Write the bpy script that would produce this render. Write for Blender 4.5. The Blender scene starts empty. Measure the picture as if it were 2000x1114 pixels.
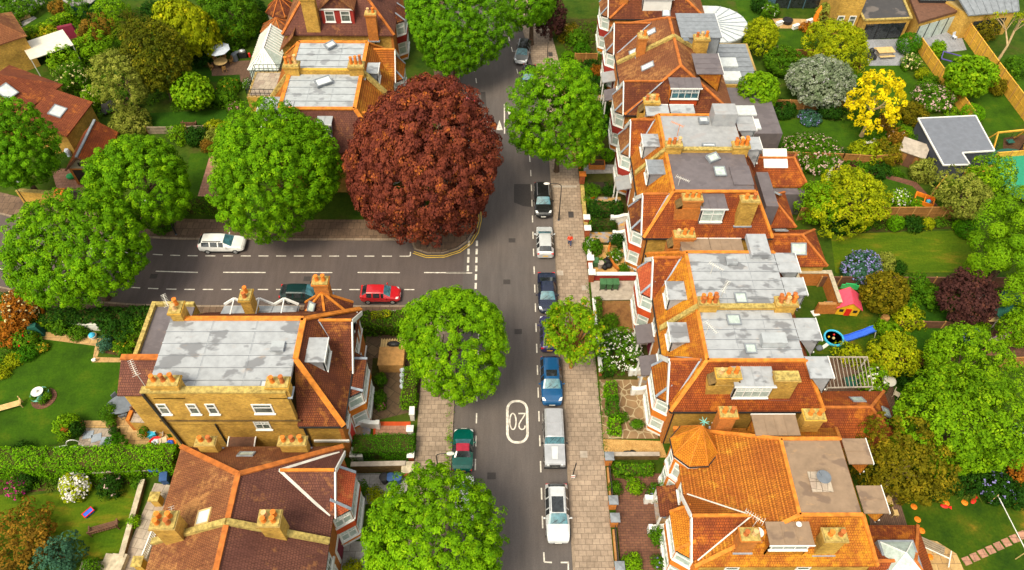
import bpy, math, random
import numpy as np
from mathutils import Vector, Matrix
S = bpy.context.scene
COL = S.collection
rng = np.random.default_rng(7)
PI = math.pi
# ---------------------------------------------------------------- survey of the photograph: pixel (2000 x 1114) + real height -> metres
_F, _CX, _CY, CAM_H = 1488.0, 1000.0, 557.0, 58.5
_d = np.array([980 - _CX, 1750 - _CY, _F]); _d /= np.linalg.norm(_d)
_r = np.array([983 - _CX, -1300 - _CY, _F]); _r -= _d * (_r @ _d); _r /= np.linalg.norm(_r)
_R = np.array([np.cross(_r, -_d), _r, -_d])
def P(u, v, z=0.0):
    w = _R @ np.array([u - _CX, v - _CY, _F]); t = (z - CAM_H) / w[2]
    return (float(w[0] * t), float(w[1] * t), z)
def ppm(x, y, z=0.0):                      # pixels per metre at a place
    c = _R.T @ np.array([x, y, z - CAM_H]); return _F / c[2]
# ---------------------------------------------------------------- objects
def tag(o, label=None, cat=None, group=None, kind=None):
    if label: o['label'] = label
    if cat: o['category'] = cat
    if group: o['group'] = group
    if kind: o['kind'] = kind
    return o
def empty(name, loc, rz=0.0, label=None, cat=None, group=None):
    o = bpy.data.objects.new(name, None); COL.objects.link(o)
    o.location = loc; o.rotation_euler = (0, 0, rz); o.empty_display_size = .3
    return tag(o, label, cat, group)
def copy_tree(o, parent=None):
    c = o.copy(); COL.objects.link(c)
    if parent is not None:
        c.parent = parent; c.matrix_parent_inverse = o.matrix_parent_inverse
    for ch in list(o.children): copy_tree(ch, c)
    return c
class MB:
    "collects polygons; build() links them as one mesh object"
    def __init__(s): s.v = []; s.f = []; s.m = []; s.cur = 0
    def mat(s, i): s.cur = i; return s
    def add(s, vs, fs, m=None):
        b = len(s.v); s.v.extend([tuple(map(float, p)) for p in vs])
        for f in fs: s.f.append([b + i for i in f]); s.m.append(s.cur if m is None else m)
        return s
    def poly(s, pts, m=None): return s.add(pts, [list(range(len(pts)))], m)
    def box(s, x0, y0, z0, x1, y1, z1, m=None):
        if x0 > x1: x0, x1 = x1, x0
        if y0 > y1: y0, y1 = y1, y0
        v = [(x0,y0,z0),(x1,y0,z0),(x1,y1,z0),(x0,y1,z0),(x0,y0,z1),(x1,y0,z1),(x1,y1,z1),(x0,y1,z1)]
        return s.add(v, [(3,2,1,0),(4,5,6,7),(0,1,5,4),(1,2,6,5),(2,3,7,6),(3,0,4,7)], m)
    def obox(s, o, a, b, c, m=None):
        "box with corner o and edge vectors a, b, c"
        o, a, b, c = map(Vector, (o, a, b, c))
        if a.cross(b).dot(c) < 0: a, b = b, a
        v = [o, o+a, o+a+b, o+b, o+c, o+a+c, o+a+b+c, o+b+c]
        return s.add(v, [(3,2,1,0),(4,5,6,7),(0,1,5,4),(1,2,6,5),(2,3,7,6),(3,0,4,7)], m)
    def bar(s, p, q, w, h=None, m=None, up=(0,0,1)):
        "rectangular bar from p to q, centred on the line"
        p, q = Vector(p), Vector(q); d = q - p
        if d.length < 1e-6: return s
        h = h or w; t = d.normalized(); u = Vector(up)
        if abs(t.dot(u)) > .98: u = Vector((1,0,0))
        a = t.cross(u).normalized(); b = a.cross(t).normalized()
        return s.obox(p - a*w/2 - b*h/2, a*w, b*h, d, m)
    def prism(s, pts, z0, z1, m=None, mtop=None):
        "vertical prism over the polygon pts (x, y)"
        a = sum(pts[i][0]*pts[(i+1)%len(pts)][1] - pts[(i+1)%len(pts)][0]*pts[i][1] for i in range(len(pts)))
        if a < 0: pts = pts[::-1]
        n = len(pts); v = [(p[0],p[1],z0) for p in pts] + [(p[0],p[1],z1) for p in pts]
        s.add(v, [list(range(n))[::-1]] + [(i,(i+1)%n,n+(i+1)%n,n+i) for i in range(n)], m)
        s.poly([(p[0],p[1],z1) for p in pts], m if mtop is None else mtop)
        return s
    def slab(s, pts, th=.1, m=None):
        "sloping polygon with thickness straight down"
        pts = [Vector(p) for p in pts]; nrm = Vector((0,0,0))
        for i in range(len(pts)):
            a, b = pts[i], pts[(i+1)%len(pts)]; nrm += a.cross(b)
        if nrm.z < 0: pts = pts[::-1]
        n = len(pts); lo = [p - Vector((0,0,th)) for p in pts]
        return s.add(pts + lo, [list(range(n)), list(range(n,2*n))[::-1]] + [(i,n+i,n+(i+1)%n,(i+1)%n) for i in range(n)], m)
    def cyl(s, p, q, r0, r1=None, n=10, m=None, caps=True):
        p, q = Vector(p), Vector(q); r1 = r0 if r1 is None else r1
        t = (q-p).normalized(); u = Vector((0,0,1)) if abs(t.z) < .9 else Vector((1,0,0))
        a = t.cross(u).normalized(); b = t.cross(a)
        v = []
        for c, r in ((p,r0),(q,r1)):
            for i in range(n):
                k = 2*PI*i/n; v.append(c + a*math.cos(k)*r + b*math.sin(k)*r)
        f = [(i,n+i,n+(i+1)%n,(i+1)%n) for i in range(n)]
        if caps: f += [list(range(n)), list(range(n,2*n))[::-1]]
        return s.add(v, f, m)
    def tube(s, pts, r, n=6, m=None):
        for a, b in zip(pts[:-1], pts[1:]):
            ra, rb = (r, r) if not isinstance(r, (list,tuple)) else r
            s.cyl(a, b, ra, rb, n, m)
        return s
    def lathe(s, prof, c=(0,0,0), n=16, m=None, sx=1, sy=1):
        v = []; k = len(prof)
        for r, z in prof:
            for i in range(n):
                a = 2*PI*i/n; v.append((c[0]+r*math.cos(a)*sx, c[1]+r*math.sin(a)*sy, c[2]+z))
        f = [(j*n+i, j*n+(i+1)%n, (j+1)*n+(i+1)%n, (j+1)*n+i) for j in range(k-1) for i in range(n)]
        if prof[0][0] > 1e-4: f.append(list(range(n))[::-1])
        if prof[-1][0] > 1e-4: f.append(list(range((k-1)*n, k*n)))
        return s.add(v, f, m)
    def ball(s, c, rx, ry=None, rz=None, n=12, k=8, m=None):
        ry = ry or rx; rz = rz or rx
        pr = [(math.sin(PI*j/k), -math.cos(PI*j/k)) for j in range(k+1)]
        v = []
        for r, z in pr:
            for i in range(n):
                a = 2*PI*i/n; v.append((c[0]+r*math.cos(a)*rx, c[1]+r*math.sin(a)*ry, c[2]+z*rz))
        f = [(j*n+i, j*n+(i+1)%n, (j+1)*n+(i+1)%n, (j+1)*n+i) for j in range(k) for i in range(n)]
        return s.add(v, f, m)
    def build(s, name, mats, parent=None, smooth=None, bevel=0):
        me = bpy.data.meshes.new(name); me.from_pydata(s.v, [], s.f)
        if not isinstance(mats, (list,tuple)): mats = [mats]
        for x in mats: me.materials.append(M(x))
        if len(mats) > 1: me.polygons.foreach_set('material_index', s.m)
        if smooth is not None:
            me.polygons.foreach_set('use_smooth', [True]*len(me.polygons)); me.set_sharp_from_angle(angle=math.radians(smooth))
        me.update()
        o = bpy.data.objects.new(name, me); COL.objects.link(o)
        if parent is not None: o.parent = parent
        if bevel:
            b = o.modifiers.new('bevel','BEVEL'); b.width = bevel; b.segments = 2; b.limit_method = 'ANGLE'
        return o
def recenter(o):
    "put the origin of a one-mesh thing at the middle of its foot"
    me = o.data; n = len(me.vertices); a = np.empty(n*3); me.vertices.foreach_get('co', a); a = a.reshape(-1,3)
    c = np.array([(a[:,0].min()+a[:,0].max())/2, (a[:,1].min()+a[:,1].max())/2, a[:,2].min()])
    a -= c; me.vertices.foreach_set('co', a.ravel()); me.update(); o.location = o.location + Vector(c); return o
# ---------------------------------------------------------------- materials
_M = {}
class NT:
    def __init__(s, name):
        s.mat = bpy.data.materials.new(name); s.mat.use_nodes = True
        s.t = s.mat.node_tree; s.n = s.t.nodes; s.l = s.t.links
        s.b = s.n['Principled BSDF']; s.out = s.n['Material Output']; _M[name] = s.mat
    def node(s, t, **k):
        x = s.n.new(t)
        for a, b in k.items():
            if a.startswith('i_'): x.inputs[int(a[2:])].default_value = b
            else: setattr(x, a, b)
        return x
    def link(s, a, b): s.l.new(a, b)
    def pos(s): return s.node('ShaderNodeNewGeometry').outputs['Position']
    def noise(s, scale, detail=4, rough=.6, vec=None, sx=None):
        x = s.node('ShaderNodeTexNoise'); x.inputs['Scale'].default_value = scale
        x.inputs['Detail'].default_value = detail; x.inputs['Roughness'].default_value = rough
        v = vec or s.pos()
        if sx:
            mp = s.node('ShaderNodeMapping'); mp.inputs['Scale'].default_value = sx; s.link(v, mp.inputs['Vector']); v = mp.outputs[0]
        s.link(v, x.inputs['Vector']); return x.outputs['Fac']
    def ramp(s, fac, stops, interp='LINEAR'):
        r = s.node('ShaderNodeValToRGB'); r.color_ramp.interpolation = interp; e = r.color_ramp.elements
        while len(e) < len(stops): e.new(.5)
        for i, (p, c) in enumerate(stops):
            e[i].position = p; e[i].color = (c, c, c, 1) if isinstance(c, (int,float)) else (*c, 1)
        s.link(fac, r.inputs[0]); return r.outputs[0]
    def mix(s, fac, a, b, mode='MIX'):
        x = s.node('ShaderNodeMix', data_type='RGBA', blend_type=mode)
        for v, i in ((fac,0),(a,6),(b,7)):
            if isinstance(v, (int,float)): x.inputs[i].default_value = v if i == 0 else (v,v,v,1)
            elif isinstance(v, tuple): x.inputs[i].default_value = (*v,1)
            else: s.link(v, x.inputs[i])
        return x.outputs[2]
    def math(s, op, a, b=0.0):
        x = s.node('ShaderNodeMath', operation=op)
        for v, i in ((a,0),(b,1)):
            if isinstance(v, (int,float)): x.inputs[i].default_value = v
            else: s.link(v, x.inputs[i])
        return x.outputs[0]
    def surf(s):
        "coordinates that run along a wall or roof slope (u) and up it (v)"
        g = s.node('ShaderNodeNewGeometry')
        c = s.node('ShaderNodeVectorMath', operation='CROSS_PRODUCT'); c.inputs[0].default_value = (0,0,1); s.link(g.outputs['True Normal'], c.inputs[1])
        nn = s.node('ShaderNodeVectorMath', operation='NORMALIZE'); s.link(c.outputs[0], nn.inputs[0])
        d = s.node('ShaderNodeVectorMath', operation='DOT_PRODUCT'); s.link(nn.outputs[0], d.inputs[0]); s.link(g.outputs['Position'], d.inputs[1])
        ln = s.node('ShaderNodeVectorMath', operation='LENGTH'); s.link(c.outputs[0], ln.inputs[0])
        sp = s.node('ShaderNodeSeparateXYZ'); s.link(g.outputs['Position'], sp.inputs[0])
        v = s.math('DIVIDE', sp.outputs[2], s.math('MAXIMUM', ln.outputs['Value'], .2))
        cb = s.node('ShaderNodeCombineXYZ'); s.link(d.outputs['Value'], cb.inputs[0]); s.link(v, cb.inputs[1]); return cb.outputs[0]
    def brick(s, vec, w, h, c1, c2, mortar, ms=.01, bias=0.0, off=.5):
        x = s.node('ShaderNodeTexBrick'); x.offset = off
        x.inputs['Color1'].default_value = (*c1,1); x.inputs['Color2'].default_value = (*c2,1); x.inputs['Mortar'].default_value = (*mortar,1)
        for k, q in (('Scale',1.0),('Mortar Size',ms),('Brick Width',w),('Row Height',h),('Bias',bias),('Mortar Smooth',.2)): x.inputs[k].default_value = q
        s.link(vec, x.inputs['Vector']); return x
    def done(s, col, rough=.8, spec=.3, metal=0.0, bump=None, bd=.02):
        b = s.b
        if isinstance(col, tuple): b.inputs['Base Color'].default_value = (*col,1)
        else: s.link(col, b.inputs['Base Color'])
        if isinstance(rough, (int,float)): b.inputs['Roughness'].default_value = rough
        else: s.link(rough, b.inputs['Roughness'])
        b.inputs['Specular IOR Level'].default_value = spec; b.inputs['Metallic'].default_value = metal
        if bump is not None:
            x = s.node('ShaderNodeBump'); x.inputs['Distance'].default_value = bd; x.inputs['Strength'].default_value = .8
            s.link(bump, x.inputs['Height']); s.link(x.outputs[0], b.inputs['Normal'])
        return s.mat
def M(k): return k if not isinstance(k, str) else _M[k]
def m_plain(name, c, rough=.7, var=.25, scale=3.0, metal=0.0, spec=.3):
    t = NT(name); n = t.noise(scale)
    d = tuple(x*(1-var) for x in c); l = tuple(min(1,x*(1+var)) for x in c)
    return t.done(t.ramp(n, [(.3,d),(.7,l)]), rough, spec, metal)
def m_tile(name, base, dark, lich, amount=.5, row=.2, lscale=.5, pan=0.0, dk=.40):
    "clay roof tiles in courses, with weather stains and lichen"
    t = NT(name); uv = t.surf()
    br = t.brick(uv, .17, row, base, tuple(x*.93 for x in base), tuple(x*.8 for x in dark), .018)
    big = t.noise(.45, 5, .65); fine = t.noise(6, 3)
    c = t.mix(t.ramp(big, [(dk,0),(dk+.22,1)]), br.outputs['Color'], dark)
    bl = t.noise(lscale, 6, .7); mid = t.noise(2.2, 4, .7)
    l = t.ramp(t.math('ADD', t.math('MULTIPLY', bl, .6), t.math('MULTIPLY', mid, .4)), [(.56-.12*amount,0),(.62-.04*amount,1)])
    c = t.mix(t.math('MULTIPLY', l, .85), c, lich)
    sp = t.ramp(t.noise(1.6, 5, .75, vec=uv), [(.62,0),(.68,1)])
    c = t.mix(t.math('MULTIPLY', sp, .55), c, tuple(x*.45 for x in dark))
    c = t.mix(.8, c, t.ramp(br.outputs['Fac'], [(0,1.0),(1,.72)]), 'MULTIPLY')
    c = t.mix(.5, c, t.ramp(fine, [(.25,.55),(.75,1.3)]), 'MULTIPLY')
    c = t.mix(.55, c, t.ramp(t.noise(1.0, 4, .7, vec=uv, sx=(5,.45,1)), [(.3,.6),(.7,1.3)]), 'MULTIPLY')
    if pan:
        su = t.node('ShaderNodeSeparateXYZ'); t.link(uv, su.inputs[0]); c = t.mix(pan, c, t.ramp(t.math('SINE', t.math('MULTIPLY', su.outputs[1], 23.0)), [(0,.45),(1,1.2)]), 'MULTIPLY')
    mb = t.ramp(br.outputs['Fac'], [(0,1.0),(1,0.0)])
    return t.done(c, .85, .15, bump=mb, bd=.03)
def m_brick(name, c1, c2, mortar, stain=.5):
    t = NT(name); uv = t.surf(); br = t.brick(uv, .24, .082, c1, c2, mortar, .012)
    n = t.noise(.6, 5, .65); f = t.noise(5, 4, .7)
    c = t.mix(stain, br.outputs['Color'], t.ramp(n, [(.3,.35),(.6,1.15)]), 'MULTIPLY')
    c = t.mix(.6, c, t.ramp(f, [(.25,.5),(.7,1.35)]), 'MULTIPLY')
    return t.done(c, .9, .2)
def m_lead(name, c, patch, amount=.5, rust=.3):
    "lead sheet with dull patches left by puddles"
    t = NT(name)
    p = t.ramp(t.noise(.55, 3, .5, sx=(1,1.5,1)), [(.585-.06*amount,0),(.64-.06*amount,1)])
    col = t.mix(t.math('MULTIPLY', p, .85), t.mix(t.ramp(t.noise(1.7,5), [(.3,0),(.75,1)]), c, tuple(x*.72 for x in c)), patch)
    r = t.ramp(t.noise(.8, 5, .7, sx=(1,2,1)), [(.6,0),(.75,1)])
    col = t.mix(t.math('MULTIPLY', r, rust), col, (.42,.25,.12))
    return t.done(col, t.ramp(p, [(0,.45),(1,.6)]), .4)
def m_slab(name, w, h, c1, c2, mortar, ms=.012, rot=0.0, var=.5, off=.5):
    t = NT(name); v = t.pos(); mp = t.node('ShaderNodeMapping'); mp.inputs['Rotation'].default_value = (0,0,rot); t.link(v, mp.inputs['Vector'])
    br = t.brick(mp.outputs[0], w, h, c1, c2, mortar, ms, off=off)
    c = t.mix(var, br.outputs['Color'], t.ramp(t.noise(.5,5,.65), [(.3,.5),(.7,1.25)]), 'MULTIPLY')
    c = t.mix(.4, c, t.ramp(t.noise(4,4,.7), [(.3,.6),(.7,1.3)]), 'MULTIPLY')
    return t.done(c, .85, .25)
def m_ground(name, stops, scale=.6, fine=5.0, rough=.95, amp=.6, sx=None):
    t = NT(name); n = t.ramp(t.noise(scale, 6, .65, sx=sx), stops)
    c = t.mix(amp, n, t.ramp(t.noise(fine,4,.75), [(.25,.45),(.75,1.45)]), 'MULTIPLY')
    return t.done(c, rough, .1)
def m_wood(name, c, rough=.8, step=6.0, ax=None):
    t = NT(name); uv = t.surf() if ax is None else t.pos(); br = t.brick(uv, *(ax or (.14, 40.0)), c, tuple(x*.78 for x in c), tuple(x*.3 for x in c), .012)
    c2 = t.mix(.55, br.outputs['Color'], t.ramp(t.noise(1.3,5,.7), [(.3,.5),(.7,1.25)]), 'MULTIPLY')
    return t.done(c2, rough, .2)
def m_leaf(name, c1, c2, tr=.25, c3=None):
    t = NT(name); a = t.node('ShaderNodeAttribute', attribute_name='rnd')
    st = [(0,c1),(.75 if c3 else 1,c2)] + ([(1,c3)] if c3 else [])
    c = t.ramp(a.outputs['Fac'], st)
    c = t.mix(.5, c, t.ramp(t.noise(.35,3), [(.3,.7),(.7,1.3)]), 'MULTIPLY')
    t.done(c, .7, .06)
    if tr:
        tb = t.node('ShaderNodeBsdfTranslucent'); t.link(c, tb.inputs[0]); ms = t.node('ShaderNodeMixShader'); ms.inputs[0].default_value = tr
        t.link(t.b.outputs[0], ms.inputs[1]); t.link(tb.outputs[0], ms.inputs[2]); t.link(ms.outputs[0], t.out.inputs[0])
    return t.mat
def m_glass(name, c, rough=.08, var=.5):
    t = NT(name); n = t.noise(2.2, 4, .7)
    return t.done(t.ramp(n, [(.35,tuple(x*(1-var) for x in c)),(.65,tuple(x*(1+var) for x in c))]), rough, .8)
def m_paint(name, c, metal=.0, rough=.25):
    t = NT(name); t.done(t.ramp(t.noise(2.0,4), [(.3,tuple(x*.88 for x in c)),(.7,tuple(x*1.08 for x in c))]), rough, .5, metal)
    t.b.inputs['Coat Weight'].default_value = .6; t.b.inputs['Coat Roughness'].default_value = .06
    return t.mat
# ---------------------------------------------------------------- palette
m_tile('tile_ochre', (.50,.17,.022), (.30,.085,.016), (.62,.27,.02), .75, lscale=.35)
m_tile('tile_red', (.36,.085,.018), (.17,.04,.016), (.50,.16,.02), .35)
m_tile('tile_brown', (.20,.06,.025), (.10,.03,.018), (.34,.13,.03), .3)
m_tile('tile_dark', (.17,.068,.048), (.115,.045,.035), (.27,.115,.05), .12)
m_tile('tile_moss', (.26,.10,.04), (.17,.062,.03), (.42,.20,.07), .5, lscale=.25)
m_tile('tile_orange', (.52,.18,.022), (.36,.105,.018), (.60,.27,.03), .45, lscale=.3, pan=.55, dk=.36); m_tile('tile_mews', (.27,.075,.032), (.17,.045,.022), (.42,.13,.03), .2); m_tile('tile_turret', (.58,.20,.018), (.40,.12,.016), (.62,.25,.02), .6, dk=.5)
m_tile('tile_salmon', (.55,.12,.05), (.42,.08,.035), (.55,.18,.06), .3)
m_plain('ridge_orange', (.54,.18,.022), .8, .35, 2.0)
m_plain('ridge_rust', (.40,.12,.022), .85, .35, 2.0)
m_brick('brick_yellow', (.60,.35,.05), (.42,.22,.032), (.36,.25,.09), .6)
m_brick('brick_orange', (.55,.17,.02), (.42,.12,.018), (.40,.2,.07), .35)
m_brick('brick_red', (.38,.075,.02), (.28,.05,.018), (.3,.12,.06), .4)
m_brick('brick_dark', (.20,.12,.035), (.12,.075,.025), (.15,.1,.05), .8)
m_plain('render_red', (.50,.07,.015), .8, .2, 1.5)
m_plain('render_maroon', (.30,.03,.022), .8, .2, 1.5)
m_plain('render_orange', (.60,.18,.018), .8, .15, 1.5)
m_plain('white', (.72,.72,.70), .55, .06, 1.5)
m_plain('white_old', (.62,.60,.55), .7, .2, 1.0)
m_lead('lead', (.37,.39,.42), (.15,.155,.17), .75)
m_lead('lead_light', (.39,.42,.45), (.20,.21,.23), .3, .2)
m_lead('felt_grey', (.33,.34,.36), (.30,.29,.30), .2, .25)
m_lead('felt_dark', (.145,.125,.135), (.105,.09,.10), .6, .25)
m_lead('felt_brown', (.27,.185,.12), (.15,.10,.07), .35, .6)
m_plain('lead_strip', (.26,.30,.36), .45, .25, 1.5)
m_plain('zinc', (.20,.22,.25), .4, .2, 2.0)
m_plain('black_metal', (.02,.02,.022), .45, .2)
m_plain('pipe_black', (.025,.023,.022), .5, .2)
m_plain('terracotta', (.60,.17,.02), .75, .25, 4.0)
m_plain('terracotta_dark', (.38,.11,.025), .8, .35, 4.0); m_plain('pot_buff', (.58,.36,.16), .8, .3, 4.0)
m_plain('matt_black', (.025,.018,.012), .95, .2)  # plain black; also painted in as the darkness of hollows and openings
m_plain('stone', (.42,.36,.26), .85, .3, 2.5)
m_plain('mossy_stone', (.36,.27,.08), .9, .5, 4.0)
m_plain('concrete', (.36,.31,.26), .9, .25, 2.0)
m_glass('glass', (.10,.12,.11), .06)
m_glass('glass_pale', (.42,.50,.47), .12, .2)
m_glass('glass_white', (.52,.56,.58), .25, .12)
m_glass('glass_dark', (.02,.024,.028), .06)
m_glass('glass_teal', (.05,.15,.19), .3)
m_glass('poly_cream', (.62,.58,.48), .35, .08)
# ground
def m_road(name, c, warm):
    t = NT(name); big = t.noise(.12, 5, .6); st = t.noise(.5, 5, .7, sx=(3,.35,1)); f = t.noise(9, 3, .8)
    col = t.mix(t.ramp(big, [(.4,0),(.66,1)]), c, warm)
    col = t.mix(.45, col, t.ramp(st, [(.3,.65),(.7,1.3)]), 'MULTIPLY'); col = t.mix(.5, col, t.ramp(f, [(.3,.7),(.7,1.3)]), 'MULTIPLY')
    return t.done(col, .8, .25)
m_road('asphalt', (.10,.087,.084), (.118,.098,.09))
m_road('asphalt_side', (.088,.070,.068), (.105,.082,.075))
m_plain('asphalt_patch', (.05,.043,.042), .85, .15, 5)
m_plain('road_paint', (.60,.56,.50), .75, .35, 3.5)
m_plain('yellow_paint', (.60,.40,.05), .7, .25, 3)
m_slab('paving', .56, .44, (.36,.275,.205), (.28,.21,.155), (.16,.12,.09), .02)
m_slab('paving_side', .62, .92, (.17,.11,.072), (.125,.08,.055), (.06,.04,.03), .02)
m_slab('kerb_stone', .9, 30.0, (.30,.23,.17), (.24,.18,.13), (.1,.08,.06), .02)
m_slab('brick_pave', .42, .2, (.19,.085,.05), (.14,.06,.04), (.07,.04,.03), .016)
m_slab('patio_yellow', .95, .7, (.50,.33,.14), (.42,.25,.10), (.2,.13,.07), .02)
m_slab('patio_grey', .9, .9, (.34,.33,.32), (.28,.27,.26), (.14,.13,.12), .02)
m_slab('patio_pale', .75, .75, (.40,.34,.27), (.32,.25,.20), (.17,.14,.11), .02, rot=.2)
m_slab('deck_brown', .15, 30.0, (.17,.10,.065), (.13,.075,.05), (.04,.025,.02), .015)
m_slab('deck_grey', .15, 30.0, (.30,.31,.34), (.26,.27,.30), (.12,.12,.13), .012)
m_slab('tile_mosaic', .45, .3, (.45,.25,.06), (.22,.26,.34), (.3,.2,.1), .01, rot=.5)
m_ground('gravel', [(.35,(.40,.22,.07)),(.65,(.54,.33,.12))], 1.5, 9, amp=.9)
m_ground('soil', [(.35,(.055,.028,.016)),(.7,(.10,.052,.026))], .8, 4)
m_ground('earth_bed', [(.35,(.035,.028,.010)),(.55,(.05,.055,.010)),(.7,(.085,.045,.02))], .5, 3)
m_ground('grass', [(.34,(.022,.058,.003)),(.55,(.036,.09,.003)),(.74,(.075,.11,.005))], .45, 6); m_ground('grass_worn', [(.36,(.016,.045,.003)),(.52,(.036,.075,.003)),(.62,(.07,.09,.005)),(.72,(.20,.13,.012))], .28, 5)
m_ground('grass_dark', [(.34,(.014,.05,.003)),(.6,(.025,.078,.003)),(.8,(.04,.09,.004))], .4, 6)
m_ground('grass_dry', [(.36,(.045,.095,.003)),(.54,(.075,.12,.004)),(.72,(.19,.14,.012))], .5, 5, sx=(.5,1.6,1))
m_ground('ground_cover', [(.34,(.02,.055,.004)),(.55,(.045,.08,.006)),(.75,(.08,.06,.02))], .35, 3)
def m_crazy(name):
    t = NT(name); v = t.node('ShaderNodeTexVoronoi', feature='DISTANCE_TO_EDGE'); v.inputs['Scale'].default_value = 1.25; t.link(t.pos(), v.inputs['Vector'])
    w = t.node('ShaderNodeTexVoronoi'); w.inputs['Scale'].default_value = 1.25; t.link(t.pos(), w.inputs['Vector'])
    c = t.mix(t.ramp(v.outputs['Distance'], [(.03,0),(.06,1)]), (.42,.33,.20), t.mix(w.outputs['Color'], (.17,.10,.05), (.30,.19,.10)))
    c = t.mix(.6, c, t.ramp(t.noise(.6,5), [(.3,.45),(.7,1.2)]), 'MULTIPLY')
    t.done(c, .85, .2)
m_crazy('crazy_paving')
# timber and small things
m_wood('fence_new', (.78,.43,.055)); m_wood('fence_brown', (.34,.16,.045)); m_wood('fence_grey', (.30,.24,.17))
m_plain('timber', (.42,.22,.07), .7, .25); m_plain('timber_dark', (.13,.06,.035), .7, .25); m_plain('timber_pale', (.55,.38,.16), .7, .2)
m_plain('bark', (.10,.065,.04), .9, .4, 5); m_plain('bark_pale', (.42,.30,.16), .85, .3, 4); m_plain('bark_orange', (.38,.17,.05), .85, .3, 4)
for k, c in dict(plastic_blue=(.03,.12,.62), plastic_cyan=(.05,.42,.66), plastic_red=(.62,.02,.015), plastic_pink=(.75,.08,.14), plastic_yellow=(.75,.42,.02), plastic_green=(.02,.36,.10), bin_green=(.045,.13,.05), bin_black=(.022,.022,.026), bin_blue=(.03,.08,.22), tent_green=(.012,.085,.065), fabric_pale=(.50,.56,.66), pink_pale=(.72,.40,.58), furniture_grey=(.13,.15,.18), tramp_green=(.02,.24,.14), purple=(.10,.07,.30), orange=(.75,.20,.01), render_blue=(.05,.11,.15), clad_dark=(.055,.060,.082), copper_green=(.16,.42,.36), cream=(.60,.52,.38), maroon=(.16,.01,.03), skin=(.55,.30,.20), hair=(.02,.012,.01), jacket=(.62,.045,.012), denim=(.025,.05,.14), shoe=(.03,.03,.03), sack=(.012,.012,.013)).items(): m_plain(k, c, .5 if 'plastic' in k else .7, .15, 2.5)
for k, c, me in (('car_silver',(.36,.37,.39),.5),('car_black',(.012,.012,.013),0),('car_white',(.80,.80,.79),0),('car_pale',(.64,.66,.68),.3),('car_navy',(.012,.018,.045),.1),('car_violet',(.045,.04,.13),.1),('car_blue',(.010,.085,.23),.15),('car_grey',(.42,.43,.46),.3),('car_green',(.0,.085,.065),.1),('car_bottle',(.006,.028,.03),0),('car_red',(.50,.015,.022),0)): m_paint(k, c, me)
m_plain('tyre', (.014,.014,.014), .85, .2); m_plain('rim', (.42,.43,.45), .35, .15, metal=.6); m_plain('roof_cloth', (.34,.02,.045), .85, .2, 4)
m_plain('lamp_clear', (.75,.78,.80), .15, .1); m_plain('lamp_red', (.60,.01,.012), .25, .15); m_plain('plate_yellow', (.75,.42,.03), .5, .08); m_plain('plate_white', (.78,.78,.74), .5, .08); m_plain('trim_black', (.018,.018,.02), .6, .2)
# leaves
LEAF = dict(lime=((.03,.11,.002),(.14,.32,.003),(.26,.42,.006)), lime2=((.038,.125,.002),(.165,.345,.003),(.28,.44,.008)), ash=((.028,.10,.003),(.12,.30,.004),(.20,.38,.008)),
    copper=((.085,.02,.018),(.22,.052,.026),(.44,.13,.018)), pollard=((.06,.16,.004),(.19,.35,.004),(.55,.25,.015)), plum=((.030,.012,.012),(.075,.028,.024),(.14,.05,.03)), maroonleaf=((.035,.004,.012),(.08,.008,.025),(.12,.015,.03)),
    olive=((.06,.065,.003),(.18,.15,.005),(.34,.23,.012)), yew=((.035,.05,.003),(.11,.12,.004),(.27,.22,.010)), gold=((.42,.33,.003),(.72,.58,.005),(.85,.66,.012)),
    yellowgreen=((.12,.17,.003),(.32,.37,.005),(.55,.46,.010)), fresh=((.055,.15,.003),(.17,.33,.004),(.30,.42,.010)), mid=((.025,.085,.003),(.075,.18,.004),(.16,.27,.010)),
    dark=((.008,.035,.003),(.022,.075,.004),(.05,.12,.008)), sage=((.09,.12,.012),(.24,.27,.035),(.40,.39,.08)), silver=((.06,.11,.03),(.26,.30,.20),(.55,.53,.58)), bronze=((.10,.065,.008),(.24,.13,.012),(.38,.19,.018)),
    autumn=((.16,.05,.006),(.34,.12,.010),(.48,.20,.015)), bluegreen=((.02,.06,.035),(.05,.14,.08),(.10,.22,.12)), hedge=((.020,.085,.002),(.055,.19,.003),(.10,.26,.006)), hedgelime=((.050,.15,.002),(.13,.33,.003),(.22,.42,.006)), straw=((.20,.13,.03),(.36,.25,.06),(.46,.34,.10)))
for k, c in LEAF.items(): m_leaf('leaf_'+k, c[0], c[1], .2, c[2])
for k, c in dict(f_white=(.78,.76,.72), f_pink=(.70,.28,.40), f_mag=(.55,.03,.25), f_blue=(.30,.28,.62), f_cream=(.72,.62,.30), f_red=(.70,.03,.02), f_yellow=(.75,.50,.03), f_palepink=(.72,.50,.46)).items(): m_leaf(k, tuple(x*.8 for x in c), c, .2)
m_slab('patio_pink', .6, .45, (.42,.22,.15), (.34,.17,.11), (.18,.1,.07), .02); m_ground('bare_soil', [(.35,(.13,.06,.025)),(.55,(.22,.11,.04)),(.75,(.10,.07,.02))], .7, 5); m_slab('crazy_brown', 1.1, .9, (.15,.10,.055), (.11,.07,.04), (.06,.045,.025), .03, rot=.6, var=.8)
m_lead('felt_slate', (.165,.18,.22), (.14,.155,.19), .5, .05); m_lead('felt_roof_black', (.05,.045,.045), (.14,.12,.11), .5, .15)
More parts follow.
